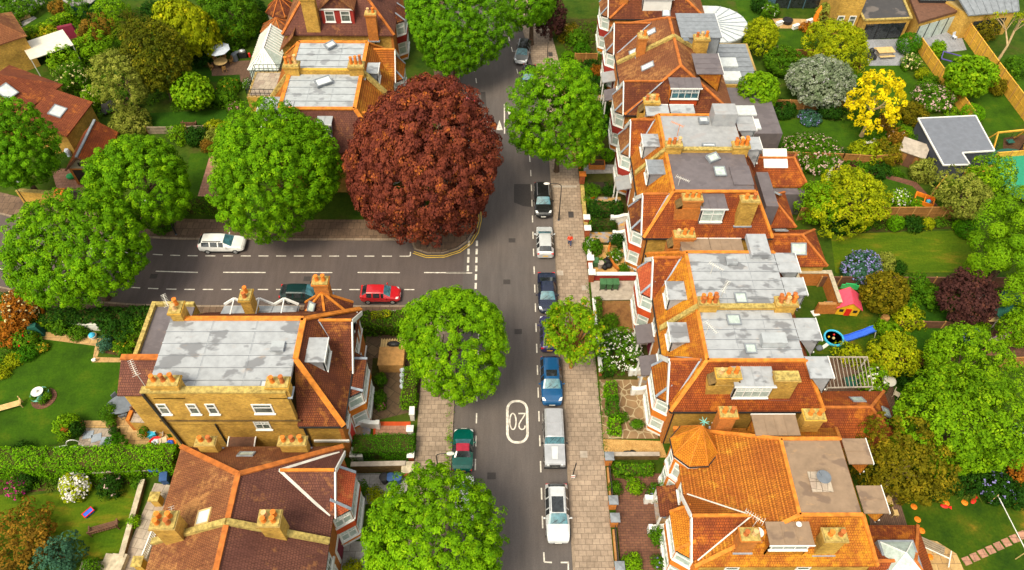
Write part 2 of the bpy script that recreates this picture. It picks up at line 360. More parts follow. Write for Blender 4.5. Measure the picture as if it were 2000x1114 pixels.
# ---------------------------------------------------------------- foliage
def leaf_mesh(name, C, N, L, size, mat, parent, spread=1.0, aspect=.62, seed=0, rnd=None):
    "leaves: centres C, facing N, long axis L; one pointed leaf-sized face each"
    n = len(C); g = np.random.default_rng(seed + 11)
    T = L - N * np.sum(L*N, 1, keepdims=True); T /= np.linalg.norm(T, axis=1, keepdims=True) + 1e-9
    B = np.cross(N, T); s = (size * g.uniform(.7, 1.35, n))[:, None]
    V = np.empty((n, 4, 3)); V[:,0] = C - T*s*.5; V[:,1] = C + B*s*aspect*.5 + T*s*.08; V[:,2] = C + T*s*.55 - N*s*.12; V[:,3] = C - B*s*aspect*.5 + T*s*.08
    me = bpy.data.meshes.new(name); me.vertices.add(n*4); me.vertices.foreach_set('co', V.astype(np.float32).ravel())
    me.loops.add(n*4); me.loops.foreach_set('vertex_index', np.arange(n*4, dtype=np.int32))
    me.polygons.add(n); me.polygons.foreach_set('loop_start', np.arange(0, n*4, 4, dtype=np.int32)); me.polygons.foreach_set('loop_total', np.full(n, 4, dtype=np.int32))
    at = me.attributes.new('rnd', 'FLOAT', 'FACE'); at.data.foreach_set('value', (g.random(n) if rnd is None else rnd).astype(np.float32))
    me.update(calc_edges=True); me.materials.append(M(mat))
    o = bpy.data.objects.new(name, me); COL.objects.link(o)
    if parent is not None: o.parent = parent
    return o
def unit(a): return a / (np.linalg.norm(a, axis=1, keepdims=True) + 1e-9)
def sphere_pts(n, g):
    i = np.arange(n) + .5; z = 1 - 2*i/n; a = PI*(1+5**.5)*i + g.normal(0,.35,n); r = np.sqrt(np.maximum(0,1-z*z))
    return unit(np.stack([r*np.cos(a), r*np.sin(a), z], 1) + g.normal(0,.05,(n,3)))
def lobes(D, g, k=7, amp=.14):
    r = np.ones(len(D))
    for _ in range(k):
        q = unit(g.normal(0,1,(1,3)))[0]; r += amp * np.maximum(0, D@q - .45) * g.uniform(.4,1.6) - amp*.18*np.maximum(0, -(D@q) - .5)
    return r/r.mean()
STY = {  # clump spacing, clump radius, leaves per clump, leaf size, upward pull, droop, lumpiness
    'tuft':  dict(sp=.66, cr=.40, n=58, ls=.18, up=.75, droop=.35, amp=.42, ns=.22, lay=((1,1),(.88,1.2),(.72,.7))),
    'beech': dict(sp=.74, cr=.52, n=54, ls=.25, up=.4, droop=1.4, amp=.36, ns=.34, lay=((1,1),(.88,1.2),(.72,.7))),
    'bush':  dict(sp=.42, cr=.32, n=18, ls=.20, up=.5, droop=.2, amp=.25, lay=((1,1),(.75,.7),(.45,.4))),
    'loose': dict(sp=.72, cr=.46, n=30, ls=.22, up=.7, droop=.2, amp=.5, ns=.34, lay=((1,.8),(.78,.7),(.5,.4))),
    'spray': dict(sp=.60, cr=.44, n=26, ls=.26, up=1.2, droop=-.6, amp=.22, lay=((1,1),(.82,.7),(.55,.3))),
    'cloud': dict(sp=1.75, cr=.98, n=330, ls=.2, up=.5, droop=0, amp=.25, ns=.2, lay=((1,.9),(.66,.5),(.4,.4))),
    'ball':  dict(sp=.22, cr=.14, n=9, ls=.12, up=.3, droop=0, amp=.04, lay=((1,1),(.85,.6))),
    'fan':   dict(sp=.50, cr=.42, n=16, ls=.36, up=.4, droop=.3, amp=.3, lay=((1,1),(.75,.7),(.5,.4))),
}
def clumps_to_leaves(P0, N0, st, g, cr=None):
    n = st['n']; cr = cr or st['cr']; k = len(P0)
    d = unit(g.normal(0,1,(k*n,3))); nn = np.repeat(N0, n, 0)
    up = np.array([0,0,st['up']]); ax = unit(nn + up)
    d = unit(d + ax*.75)
    scale = np.repeat(cr * g.uniform(.7,1.3,k), n)[:,None]
    C = np.repeat(P0, n, 0) + d*scale*g.uniform(.72,1.0,(k*n,1))
    nrm = unit(d*.9 + ax*.45 + g.normal(0,st.get('ns',.38),(k*n,3)))
    L = unit(d*.6 + g.normal(0,.45,(k*n,3)) - np.array([0,0,1.0])*st['droop'])
    cl = np.repeat(g.random(k), n)
    return C, nrm, L, np.clip(.55*cl + .45*g.random(k*n), 0, 1)
def crown(parent, c, rad, style, mat, seed, name='crown', dens=1.0, zmin=-.72, ls=None, shape=None):
    st = dict(STY[style]); g = np.random.default_rng(seed)
    if ls: st['ls'] = ls
    rx, ry, rz = rad; area = 4*PI*((rx*ry)**1.6/3 + (rx*rz)**1.6/3 + (ry*rz)**1.6/3)**(1/1.6)
    PP, NN = [], []
    for lay, dn in st['lay']:
        n = max(10, int(area*lay*lay*dn*dens/(st['sp']**2)))
        D = sphere_pts(n, g); D = D[D[:,2] > zmin]; r = lobes(D, np.random.default_rng(seed+1), amp=st['amp'])*lay*g.uniform(.93,1.05,len(D))
        if shape == 'cone': r = r * np.clip(1.05 - .38*np.maximum(D[:,2],0)**2*0 , .3, 1.2)
        p = D * r[:,None] * np.array([rx,ry,rz])
        if shape == 'egg': f = 1.02 - .2*(.63*D[:,2] + .77*D[:,1]); p[:,0] *= f
        if shape == 'cone': f = 1 - .62*np.clip((p[:,2]/rz+.3)/1.3, 0, 1); p[:,0] *= f; p[:,1] *= f
        PP.append(p); NN.append(unit(D / np.array([rx,ry,rz])))
    p = np.concatenate(PP) + np.array(c); C, nn, L, rn = clumps_to_leaves(p, np.concatenate(NN), st, g)
    k = C[:,2] > .03 - (parent.location.z if parent is not None else 0)
    return leaf_mesh(name, C[k], nn[k], L[k], st['ls'], mat, parent, seed=seed, rnd=rn[k])
def blossom(parent, c, rad, mat, n, size, seed, name='blossom', zmin=-.2):
    g = np.random.default_rng(seed+5); D = sphere_pts(int(n*1.8), g); D = D[D[:,2] > zmin]; g.shuffle(D); D = D[:n]
    r = lobes(D, np.random.default_rng(seed+1), amp=.22)*g.uniform(1.0,1.14,len(D)); p = D*r[:,None]*np.array(rad) + np.array(c)
    k = 4; C = np.repeat(p,k,0) + g.normal(0,size*.45,(len(p)*k,3)); nn = unit(np.repeat(D,k,0) + np.array([0,0,.6]) + g.normal(0,.4,(len(p)*k,3)))
    return leaf_mesh(name, C, nn, unit(g.normal(0,1,(len(C),3))), size, mat, parent, aspect=.95, seed=seed)
def trunk(parent, h, r, mat='bark', lean=(0,0), limbs=5, reach=2.5, seed=0, name='trunk'):
    g = random.Random(seed); b = MB(); top = Vector((lean[0], lean[1], h)); n = 9
    pts = [Vector((lean[0]*t*t + g.uniform(-.05,.05)*(t>0), lean[1]*t*t + g.uniform(-.05,.05)*(t>0), h*t)) for t in (0,.12,.4,.7,1)]
    rr = [r*1.45, r*1.05, r*.9, r*.8, r*.65]
    for i in range(4): b.cyl(pts[i], pts[i+1], rr[i], rr[i+1], n)
    for i in range(limbs):
        a = 2*PI*i/limbs + g.uniform(-.4,.4); s = pts[3].lerp(top, g.random()); L = reach*g.uniform(.7,1.1)
        m = s + Vector((math.cos(a)*L*.5, math.sin(a)*L*.5, L*.45)); e = m + Vector((math.cos(a+.3)*L*.5, math.sin(a+.3)*L*.5, L*.55))
        b.cyl(s, m, r*.45, r*.3, 6); b.cyl(m, e, r*.3, r*.1, 5)
        e2 = m + Vector((math.cos(a-.7)*L*.4, math.sin(a-.7)*L*.4, L*.4)); b.cyl(m, e2, r*.22, r*.08, 5)
    return b.build(name, mat, parent, smooth=50)
_seed = [100]
def nseed(): _seed[0] += 1; return _seed[0]
def tree(name, cat, label, u, v, w, h, zc, style, leaf, tr=.25, group=None, bark='bark', dens=1.0, base=None, ry=None, zmin=-.72, reach=None, shape=None, ls=None):
    "u, v, w: centre and width of the crown in the photograph; zc: height of its centre; h: crown height in metres"
    x, y, _ = P(u, v, zc); r = w/2/ppm(x, y, zc); s = nseed()
    bx, by = (x, y) if base is None else base
    t = empty(name, (bx, by, 0), 0, label, cat, group)
    crown(t, (x-bx, y-by, zc), (r*.93, (ry or r)*.93, h/2*.93), style, leaf, s, dens=dens, zmin=zmin, shape=shape, ls=ls)
    trunk(t, max(.4, zc - h*.12), tr, bark, ((x-bx)*.9, (y-by)*.9), 6, reach or r*.5, s)
    return t
def bush(label, u, v, w, h, leaf, style='bush', name='shrub', cat='shrub', group=None, fl=None, fn=60, fs=.16, dens=1.0, zmin=-.9, ry=None, stem=True, ls=None):
    x, y, _ = P(u, v, h*.52); r = w/2/ppm(x, y, h*.5); s = nseed()
    t = empty(name, (x, y, 0), 0, label, cat, group); rad = (r*.92, (ry or r)*.92, h*.5)
    big = max(r, h/2)
    if style in ('bush','loose') and ls is None: ls = STY[style]['ls'] * (1.0 if big > .9 else .7)
    crown(t, (0,0,h*.5), rad, style, leaf, s, name='foliage', dens=dens*(1.0 if big > .9 else 1.8), zmin=zmin, ls=ls)
    if fl: blossom(t, (0,0,h*.5), rad, fl, fn, fs, s)
    if stem:
        b = MB(); g = random.Random(s)
        for i in range(4):
            a = i*1.6 + g.random(); b.cyl((0,0,0), (math.cos(a)*r*.4, math.sin(a)*r*.4, h*.6), .05, .02, 5)
        b.build('stem', 'bark', t)
    return t
def ball_bush(label, u, v, w, h, leaf, group=None, name='clipped_bush', cat='clipped bush'):
    x, y, _ = P(u, v, h*.5); r = w/2/ppm(x, y, h*.5); s = nseed(); t = empty(name, (x, y, 0), 0, label, cat, group)
    crown(t, (0,0,h*.5), (r*.95, r*.95, h*.5), 'ball', leaf, s, name='foliage', zmin=-.95)
    b = MB(); b.cyl((0,0,0), (0,0,h*.5), .06, .03, 6); b.build('stem', 'bark', t); return t
def hedge(label, pts, w, h, leaf, dens=1.0, name='hedge', cat='hedge', group=None, ls=.17, top=None, bulge=.0, body=None):
    "clipped hedge along the polyline pts (x, y)"
    g = np.random.default_rng(nseed()); C, N = [], []
    t = empty(name, (*pts[0], 0), 0, label, cat, group); o = np.array([pts[0][0], pts[0][1], 0.])
    core = MB()
    for (ax, ay), (bx, by) in zip(pts[:-1], pts[1:]):
        d = np.array([bx-ax, by-ay, 0.]); L = np.linalg.norm(d); d /= L; q = np.array([-d[1], d[0], 0.])
        for nrm, cnt, kind in ((q, L*h, 1), (-q, L*h, 2), (np.array([0,0,1.]), L*w, 0), (d, w*h, 3), (-d, w*h, 4)):
            k = int(cnt*95*dens) + 4; a = g.random(k)*L; z = g.random(k)*h; c = (g.random(k)-.5)*w
            if kind == 0: z = np.full(k, h)
            elif kind in (1,2): c = np.full(k, w/2 if kind == 1 else -w/2)
            elif kind == 3: a = np.full(k, L)
            else: a = np.zeros(k)
            wob = .09*np.sin(a*1.9+z*2)+.06*np.sin(a*4.3+c*5) + g.normal(0,.055,k)
            rd = np.where((z > h-.22) & (np.abs(c) > w/2-.22), -.05, 0)
            p = np.array([ax,ay,0.]) + a[:,None]*d + c[:,None]*q + z[:,None]*np.array([0,0,1.]) + nrm*(wob+rd)[:,None]
            C.append(p - o); N.append(np.tile(nrm, (k,1)))
        c0 = np.array([ax,ay,0.]) - o - q*(w/2-.1) + d*.08
        core.obox(c0, d*(L-.16), q*(w-.2), (0,0,h-.12))
    C = np.concatenate(C); N = np.concatenate(N); k = len(C)
    nn = unit(N + np.array([0,0,.35]) + g.normal(0,.5,(k,3))); keep = C[:,2] > .02
    leaf_mesh('foliage', C[keep], nn[keep], unit(g.normal(0,1,(k,3)))[keep], ls, leaf, t, seed=3)
    core.build('branches', 'earth_bed', t)
    return t
def spiky(label, u, v, w, h, leaf, n=34, name='spiky_plant', cat='plant', bark=None, zt=None, group=None, wid=.10):
    "cordyline, palm, yucca: a rosette of long arching blades, on a stem when zt is given"
    zt = zt or 0.0; x, y, _ = P(u, v, zt + h*.4); r = w/2/ppm(x, y, zt); g = random.Random(nseed()); t = empty(name, (x, y, 0), 0, label, cat, group); b = MB()
    for i in range(n):
        a = 2*PI*i/n*2.4 + g.uniform(-.3,.3); el = g.uniform(.15,1.25); L = r*g.uniform(.8,1.15); d = Vector((math.cos(a),math.sin(a),0)); sd = Vector((-math.sin(a),math.cos(a),0))
        p0 = Vector((0,0,zt)); p1 = p0 + d*L*.5*math.cos(el) + Vector((0,0,L*.55*math.sin(el)+.1)); p2 = p0 + d*L*math.cos(el*.7) + Vector((0,0,L*.55*math.sin(el)-L*.18))
        q = wid*.5
        b.poly([p0-sd*q*.5, p0+sd*q*.5, p1+sd*q, p1-sd*q]); b.poly([p1-sd*q, p1+sd*q, p2])
    b.build('fronds', leaf, t)
    if zt > .05:
        c = MB(); c.cyl((0,0,0),(0,0,zt),.16,.12,8); c.build('trunk', bark or 'bark', t)
    return t
def ground_plants(name, label, poly, n, size, leaf, h=.25, dens=1.0):
    "low cover over the polygon (x, y): one mass of leaves"
    g = np.random.default_rng(nseed()); a = np.array(poly); lo, hi = a.min(0), a.max(0); pts = []
    def inside(p):
        c = False; j = len(a)-1
        for i in range(len(a)):
            if (a[i,1] > p[1]) != (a[j,1] > p[1]) and p[0] < (a[j,0]-a[i,0])*(p[1]-a[i,1])/(a[j,1]-a[i,1]) + a[i,0]: c = not c
            j = i
        return c
    while len(pts) < n:
        q = g.uniform(lo, hi, (n*2, 2)); pts += [p for p in q if inside(p)]
    p = np.array(pts[:n]); C = np.column_stack([p, np.full(n, .12) + g.random(n)*h]); N = np.tile([0,0,1.], (n,1))
    st = dict(STY['bush']); st['n'] = 10; st['cr'] = .28; st['ls'] = size
    C, nn, L, rn = clumps_to_leaves(C, N, st, g)
    return tag(leaf_mesh(name, C, nn, L, size, leaf, None, seed=1, rnd=rn), label, 'ground cover', kind='stuff')
# ---------------------------------------------------------------- cars: lofted bodies, nose along +x
def loft_profile(kind, L, W, H):
    # x fraction (0 tail, 1 nose), sill z, belt z, top z, half width factor at belt, half width of the top, tag of the span that follows
    if kind == 'hatch': return [(0,.30,.62,.66,.80,.66,'B'),(.02,.24,.68,.74,.92,.74,'B'),(.05,.20,.70,.80,.96,.72,'R'),(.17,.18,.70,.985,.99,.66,'S'),(.30,.18,.68,1.0,1.0,.68,'P'),(.335,.18,.68,1.0,1.0,.68,'S'),(.50,.18,.66,.99,1.0,.68,'P'),(.53,.18,.66,.985,1.0,.68,'S'),(.60,.18,.65,.95,1.0,.67,'W'),(.76,.18,.62,.67,.99,.80,'B'),(.86,.19,.57,.61,.97,.82,'B'),(.95,.22,.50,.54,.90,.74,'B'),(.985,.25,.42,.46,.80,.62,'B'),(1,.28,.36,.38,.72,.55,'E')]
    if kind == 'estate': return [(0,.30,.62,.66,.82,.68,'B'),(.015,.24,.68,.76,.94,.74,'B'),(.03,.20,.70,.82,.96,.72,'R'),(.10,.18,.69,.97,.99,.68,'S'),(.27,.18,.68,1.0,1.0,.69,'P'),(.295,.18,.68,1.0,1.0,.69,'S'),(.45,.18,.66,1.0,1.0,.69,'P'),(.475,.18,.66,.995,1.0,.69,'S'),(.58,.18,.64,.95,1.0,.68,'W'),(.75,.18,.60,.65,.99,.80,'B'),(.86,.19,.55,.59,.97,.82,'B'),(.95,.22,.48,.52,.90,.74,'B'),(.985,.25,.41,.44,.80,.62,'B'),(1,.28,.35,.37,.72,.55,'E')]
    if kind == 'suv': return [(0,.30,.60,.64,.86,.72,'B'),(.015,.24,.66,.74,.95,.76,'B'),(.03,.21,.68,.82,.97,.74,'R'),(.10,.20,.68,.97,.99,.70,'S'),(.27,.20,.67,1.0,1.0,.71,'P'),(.295,.20,.67,1.0,1.0,.71,'S'),(.46,.20,.66,1.0,1.0,.71,'P'),(.485,.20,.66,.995,1.0,.71,'S'),(.57,.20,.65,.96,1.0,.70,'W'),(.72,.20,.63,.68,1.0,.82,'B'),(.86,.21,.60,.64,.98,.84,'B'),(.95,.24,.54,.58,.93,.78,'B'),(.985,.27,.46,.50,.86,.70,'B'),(1,.30,.40,.42,.78,.62,'E')]
    if kind == 'saloon': return [(0,.30,.60,.63,.80,.66,'B'),(.02,.25,.68,.71,.92,.78,'B'),(.06,.20,.71,.745,.97,.80,'B'),(.16,.18,.71,.76,.99,.80,'R'),(.31,.18,.70,.97,1.0,.66,'S'),(.43,.18,.69,1.0,1.0,.66,'P'),(.46,.18,.69,1.0,1.0,.66,'S'),(.58,.18,.67,.96,1.0,.66,'W'),(.74,.18,.64,.69,.99,.80,'B'),(.86,.19,.59,.63,.97,.82,'B'),(.95,.22,.52,.56,.90,.74,'B'),(.985,.25,.44,.48,.80,.62,'B'),(1,.28,.38,.40,.70,.55,'E')]
    if kind == 'roadster': return [(0,.30,.55,.58,.78,.62,'B'),(.03,.25,.64,.67,.90,.78,'B'),(.10,.18,.68,.72,.98,.80,'B'),(.27,.16,.70,.75,1.0,.80,'R'),(.38,.16,.69,.98,1.0,.62,'S'),(.52,.16,.67,1.0,1.0,.62,'S'),(.56,.16,.66,.97,1.0,.62,'W'),(.70,.16,.63,.68,.99,.78,'B'),(.85,.18,.57,.60,.96,.80,'B'),(.95,.22,.48,.51,.86,.68,'B'),(.985,.25,.40,.42,.74,.52,'B'),(1,.28,.34,.36,.62,.42,'E')]
    if kind == 'defender': return [(0,.26,.60,.90,.97,.84,'B'),(.01,.24,.62,.985,.99,.86,'S'),(.18,.24,.62,1.0,1.0,.86,'P'),(.21,.24,.62,1.0,1.0,.86,'S'),(.37,.24,.62,1.0,1.0,.86,'P'),(.40,.24,.62,1.0,1.0,.86,'S'),(.56,.24,.62,1.0,1.0,.86,'P'),(.575,.24,.62,.985,1.0,.86,'W'),(.635,.24,.60,.64,1.0,.88,'B'),(.65,.24,.585,.605,.97,.92,'B'),(.93,.24,.56,.585,.96,.92,'B'),(.965,.25,.55,.57,.96,.90,'B'),(.985,.26,.50,.52,.95,.88,'B'),(1,.27,.46,.47,.95,.88,'E')]
def car(label, loc, heading, kind, paint, L, W, H, roof=None, rails=None, sunroof=None, plate='plate_white', rear_plate='plate_yellow', group='cars parked along the kerbs', name='parked_car', glass='glass_dark', wind='glass_teal'):
    t = empty(name, loc, heading, label, 'car', group); pr = loft_profile(kind, L, W, H); w = W/2
    body, ws, rw, s1, s2, rf = MB(), MB(), MB(), MB(), MB(), MB()
    ring = []
    for x, zl, zb, zt, fb, ft, tg in pr:
        X = (x-.5)*L; zl *= H; zb *= H; zt *= H; wb = w*fb; wt = w*ft
        drop = .05*H if zt - zb > .1*H else .012*H
        pts = [(wb*.90, zl), (wb*.99, zl+.25*(zb-zl)), (wb, zl+.6*(zb-zl)), (wb*.965, zb), (wt, zt-drop), (wt*.80, zt-drop*.25), (wt*.4, zt), (0, zt+.004)]
        ring.append([(X, y, z) for y, z in pts] + [(X, -y, z) for y, z in pts[-2::-1]])
    n = len(ring[0])
    for i in range(len(ring)-1):
        tg = pr[i][6]
        for j in range(n-1):
            q = [ring[i][j], ring[i+1][j], ring[i+1][j+1], ring[i][j+1]]; q = q[::-1]
            seg = j if j < 7 else n-2-j
            tgt = body
            if tg == 'S' and seg == 3: tgt = s1 if j < 7 else s2
            elif tg == 'W' and seg >= 4: tgt = ws
            elif tg == 'R' and seg >= 4: tgt = rw
            elif roof and tg in 'SP' and seg >= 4: tgt = rf
            tgt.poly(q)
        q = [ring[i][0], ring[i][-1], ring[i+1][-1], ring[i+1][0]]; body.poly(q)
    body.poly(ring[0][::-1]); body.poly(ring[-1])
    body.build('body', paint, t, smooth=38)
    ws.build('windscreen', wind, t, smooth=60); rw.build('rear_window', glass, t, smooth=60)
    s1.build('side_window', glass, t); s2.build('side_window', glass, t)
    if roof: rf.build('roof', roof, t, smooth=60)
    R = .335 if kind in ('suv','defender') else .30
    for fx in ((.19,.81) if kind != 'defender' else (.20,.84)):
        for sd in (1,-1):
            X = (fx-.5)*L; Y = sd*(w*.985); b = MB(); b.cyl((X,Y-sd*.2,R),(X,Y+sd*.012,R),R,R,18); wh = b.build('wheel','tyre',t,smooth=40)
            b = MB(); b.cyl((X,Y+sd*.012,R),(X,Y+sd*.022,R),R*.62,R*.58,14)
            b.build('rim','rim',wh)
    zb = pr[-4][2]*H; zf = pr[-3][2]*H
    for sd in (1,-1):
        b = MB()
        if kind == 'defender': b.cyl((.5*L-.02,sd*w*.62,.50*H-.12),(.5*L+.02,sd*w*.62,.50*H-.12),.11,.10,12)
        else:
            x0, x1 = (.955-.5)*L, (.885-.5)*L
            b.add([(x0,sd*w*.58,zf+.075),(x0-.02,sd*w*.86,zf+.03),(x1,sd*w*.93,zb-.015),(x1+.1,sd*w*.72,zb+.055),(x0+.09,sd*w*.56,zf-.10),(x0+.04,sd*w*.83,zf-.12)], [(0,1,2,3),(3,2,1,0),(0,4,5,1),(1,5,4,0)])
        b.build('headlight','lamp_clear',t)
        b = MB()
        if kind == 'defender': b.cyl((-.5*L-.015,sd*w*.85,.50*H),(-.5*L+.02,sd*w*.85,.50*H),.06,.06,10)
        else: b.box(-.5*L-.0+.015, sd*w*.62, pr[0][2]*H-.05, -.5*L+.16, sd*w*.90, pr[0][2]*H+(.13 if kind!='roadster' else .03))
        b.build('taillight','lamp_red',t)
        mx = [p for p in pr if p[6]=='W'][0]; X = (mx[0]+.05-.5)*L; Z = mx[2]*H+.06
        b = MB(); b.bar((X,sd*w*.95,Z-.02),(X,sd*(w+.06),Z),.05,.04); b.box(X-.05,sd*(w+.04),Z-.05,X+.06,sd*(w+.2),Z+.09); b.build('mirror', paint if kind!='defender' else 'trim_black', t, bevel=.02)
    b = MB(); b.box(.5*L-.03,-.26,.28*H,.5*L+.012,.26,.28*H+.11); b.build('number_plate', plate, t)
    b = MB(); b.box(-.5*L-.012,-.26,.42*H,-.5*L+.03,.26,.42*H+.11); b.build('number_plate', rear_plate, t)
    b = MB(); g0 = (.988-.5)*L
    if kind == 'defender': b.box(.5*L-.02,-.42,.30*H,.5*L+.014,.42,.44*H); b.box(.5*L+.0,-w,.20*H,.5*L+.10,w,.27*H)
    else: b.box(.5*L-.06,-w*.42,.20*H,.5*L+.006,w*.42,.265*H); b.box(.5*L-.09,-w*.30,.325*H,.5*L-.01,w*.30,.375*H)
    b.build('grille','trim_black',t)
    zs = pr[5][1]*H
    for sd in (1,-1): b = MB(); b.box(-.30*L,sd*w*.90,zs-.06,.30*L,sd*w*.985,zs+.03); b.build('sill','trim_black',t)
    if kind != 'roadster':       # wiper blades
        mx = [i for i,p in enumerate(pr) if p[6]=='W'][0]; a, c = pr[mx], pr[mx+1]; b = MB()
        for y0 in (-.45,.1): b.bar(((c[0]-.5)*L-.02,y0,c[3]*H+.03),((c[0]-.5)*L-.25,y0+.42,c[3]*H+.03+.25*(a[3]-c[3])*H/((c[0]-a[0])*L)+.01),.025,.02)
        b.build('wiper','trim_black',t)
    if kind == 'defender':
        b = MB(); [b.box(-.46*L,y0-.03,H*.99,.05*L,y0+.03,H+.03) for y0 in np.linspace(-.6,.6,7)]; b.bar((-.2*L,-w*.84,H+.02),(-.2*L,w*.84,H+.02),.05,.05); b.build('roof_rib', paint, t); b = MB(); b.add([(.17*L,-.28,.60*H),(.17*L,.28,.60*H),(.42*L,.24,.595*H),(.42*L,-.24,.595*H),(.18*L,-.26,.635*H),(.18*L,.26,.635*H),(.42*L,.22,.615*H),(.42*L,-.22,.615*H)],[(4,7,6,5),(0,4,5,1),(1,5,6,2),(2,6,7,3),(3,7,4,0)]); b.build('bonnet_panel','car_pale',t)
    if rails:
        for sd in (1,-1):
            b = MB(); b.bar((-.36*L,sd*w*.66,H*.985+.04),(.04*L,sd*w*.66,H*.985+.05),.05,.05); b.build('roof_rail', rails, t)
    if sunroof: 
        b = MB(); b.box(sunroof[0]*L,-w*.50,H*.99,sunroof[1]*L,w*.50,H+.016); b.build('sunroof','glass_dark',t,bevel=.03)
    return t
# ---------------------------------------------------------------- houses
def hit(u, v, p0, nrm):
    "where the sight line of a pixel meets a plane (for reading things off a roof slope)"
    w = _R @ np.array([u - _CX, v - _CY, _F]); o = np.array([0,0,CAM_H]); n = np.array(nrm, float)
    t = ((np.array(p0, float) - o) @ n) / (w @ n); return Vector(o + w*t)
class House:
    def __init__(s, name, label, xf, sg, y0, y1, D, ez=5.8, cat='house', group='brick houses along the street'):
        s.xf, s.sg, s.y0, s.y1, s.D, s.ez = xf, sg, y0, y1, D, ez
        s.o = Vector((xf + sg*D/2, (y0+y1)/2, 0)); s.t = empty(name, s.o, 0, label, cat, group)
    def w(s, d, y, z): return Vector((s.xf + s.sg*d, y, z)) - s.o
    def L(s, p): return Vector(p) - s.o
    def box(s, b, d0, y0, z0, d1, y1, z1, m=None):
        p, q = s.w(d0,y0,z0), s.w(d1,y1,z1); return b.box(*p, *q, m)
    def walls(s, mat='brick_yellow', front=None, top=None):
        b = MB(); z = (top or s.ez) - .06
        if front:
            s.box(b, 0, s.y0, 0, .3, s.y1, z, 1); s.box(b, .3, s.y0, 0, s.D, s.y1, z, 0)
            return b.build('wall', [mat, front], s.t)
        s.box(b, 0, s.y0, 0, s.D, s.y1, z); return b.build('wall', mat, s.t)
    def roof(s, polys, mat, name='roof', th=.14, parent=None):
        b = MB(); mats = [mat] if isinstance(mat, str) else list(mat)
        for p in polys:
            m = 0
            if isinstance(p, tuple) and isinstance(p[0], int): m, p = p
            b.slab([s.w(*q) for q in p], th, m)
        return b.build(name, mats, parent or s.t)
    def ridge(s, segs, mat='ridge_orange', w=.30, parent=None, name='ridge_tiles', h=.14, up=.05):
        b = MB()
        for a, c in segs: b.bar(s.w(*a) + Vector((0,0,up)), s.w(*c) + Vector((0,0,up)), w, h)
        return b.build(name, mat, parent or s.t)
    def gable(s, yc, hw, zap, dend, mat, face='white', d0=-.32, ez=None, infill='white', ridge='ridge_rust', lead=True, vw=.13, vm='lead_strip', north=None):
        ez = ez or s.ez; g = MB()
        dl = max(0, .02)
        for k, sd in enumerate((1,-1)):
            q = [s.w(d0,yc,zap), s.w(dend,yc,zap), s.w(dl+.12,yc+sd*hw,ez+.05), s.w(d0,yc+sd*hw,ez+.05)]
            g.slab([p + Vector((0,0,.06)) for p in q], .14, 1-k)
        go = g.build('gable_roof', [mat, north or mat], s.t)
        b = MB()
        tri = [s.w(-.06,yc-hw+.1,ez-.1), s.w(-.06,yc+hw-.1,ez-.1), s.w(-.06,yc,zap-.12)]
        b.add(tri + [p + s.w(.2,0,0) - s.w(0,0,0) for p in tri], [(0,1,2),(2,1,0),(3,4,5),(0,1,4,3)])
        b.build('gable_wall', infill, s.t)
        b = MB()
        for sd in (1,-1):
            b.bar(s.w(d0-.04,yc+sd*(hw+.05),ez-.12), s.w(d0-.04,yc,zap-.10), .10, .38)
        b.build('bargeboard', face, s.t)
        s.ridge([((d0,yc,zap+.06),(dend,yc,zap+.06))], ridge, .22, go)
        if lead:
            b = MB()
            for sd in (1,-1): b.bar(s.w(.05,yc+sd*(hw+.05),ez+.12), s.w(dend+.05,yc,zap+.12), vw, .05)
            b.build('lead_valley', vm, go)
        return go
    def window(s, o, u, n, w, h, cols=2, rows=2, parent=None, frame='white', glass='glass', sill=True, sub=True, bar=.06, edge=.11):
        "o: lower corner on the wall face (local), u: unit along, n: unit outwards"
        o, u, n = Vector(o), Vector(u), Vector(n); z = Vector((0,0,1)); p = parent or s.t; b = MB()
        b.obox(o, u*w, z*edge, n*.06, 0); b.obox(o+z*(h-edge), u*w, z*edge, n*.06, 0)
        b.obox(o+z*edge, u*edge, z*(h-2*edge), n*.06, 0); b.obox(o+u*(w-edge)+z*edge, u*edge, z*(h-2*edge), n*.06, 0)
        for i in range(1, cols): b.obox(o+u*(edge+(w-2*edge)*i/cols-bar/2)+z*edge, u*bar, z*(h-2*edge), n*.05, 0)
        zs = [h*.62] if rows == 2 else [h*i/rows for i in range(1, rows)]
        for q in zs: b.obox(o+u*edge+z*(q-bar/2)+n*.002, u*(w-2*edge), z*bar, n*.05, 0)
        if rows == 2 and h > 1.2 and cols > 1 and w/cols < .9:
            for i in range(cols): b.obox(o+u*(edge+(w-2*edge)*(i+.5)/cols-.015)+z*(h*.62), u*.03, z*(h*.38-edge), n*.045, 0)
            b.obox(o+u*edge+z*(h*.79)+n*.001, u*(w-2*edge), z*.03, n*.045, 0)
        if sill: b.obox(o-u*.06-z*.09, u*(w+.12), z*.09, n*.14, 0)
        if sub:
            f = b.build('window', frame, p); g = MB(); g.obox(o+u*.03+z*.03, u*(w-.06), z*(h-.06), n*.02); g.build('pane', glass, f); return f
        b.obox(o+u*.03+z*.03, u*(w-.06), z*(h-.06), n*.02, 1); return b.build('window', [frame, glass], p)
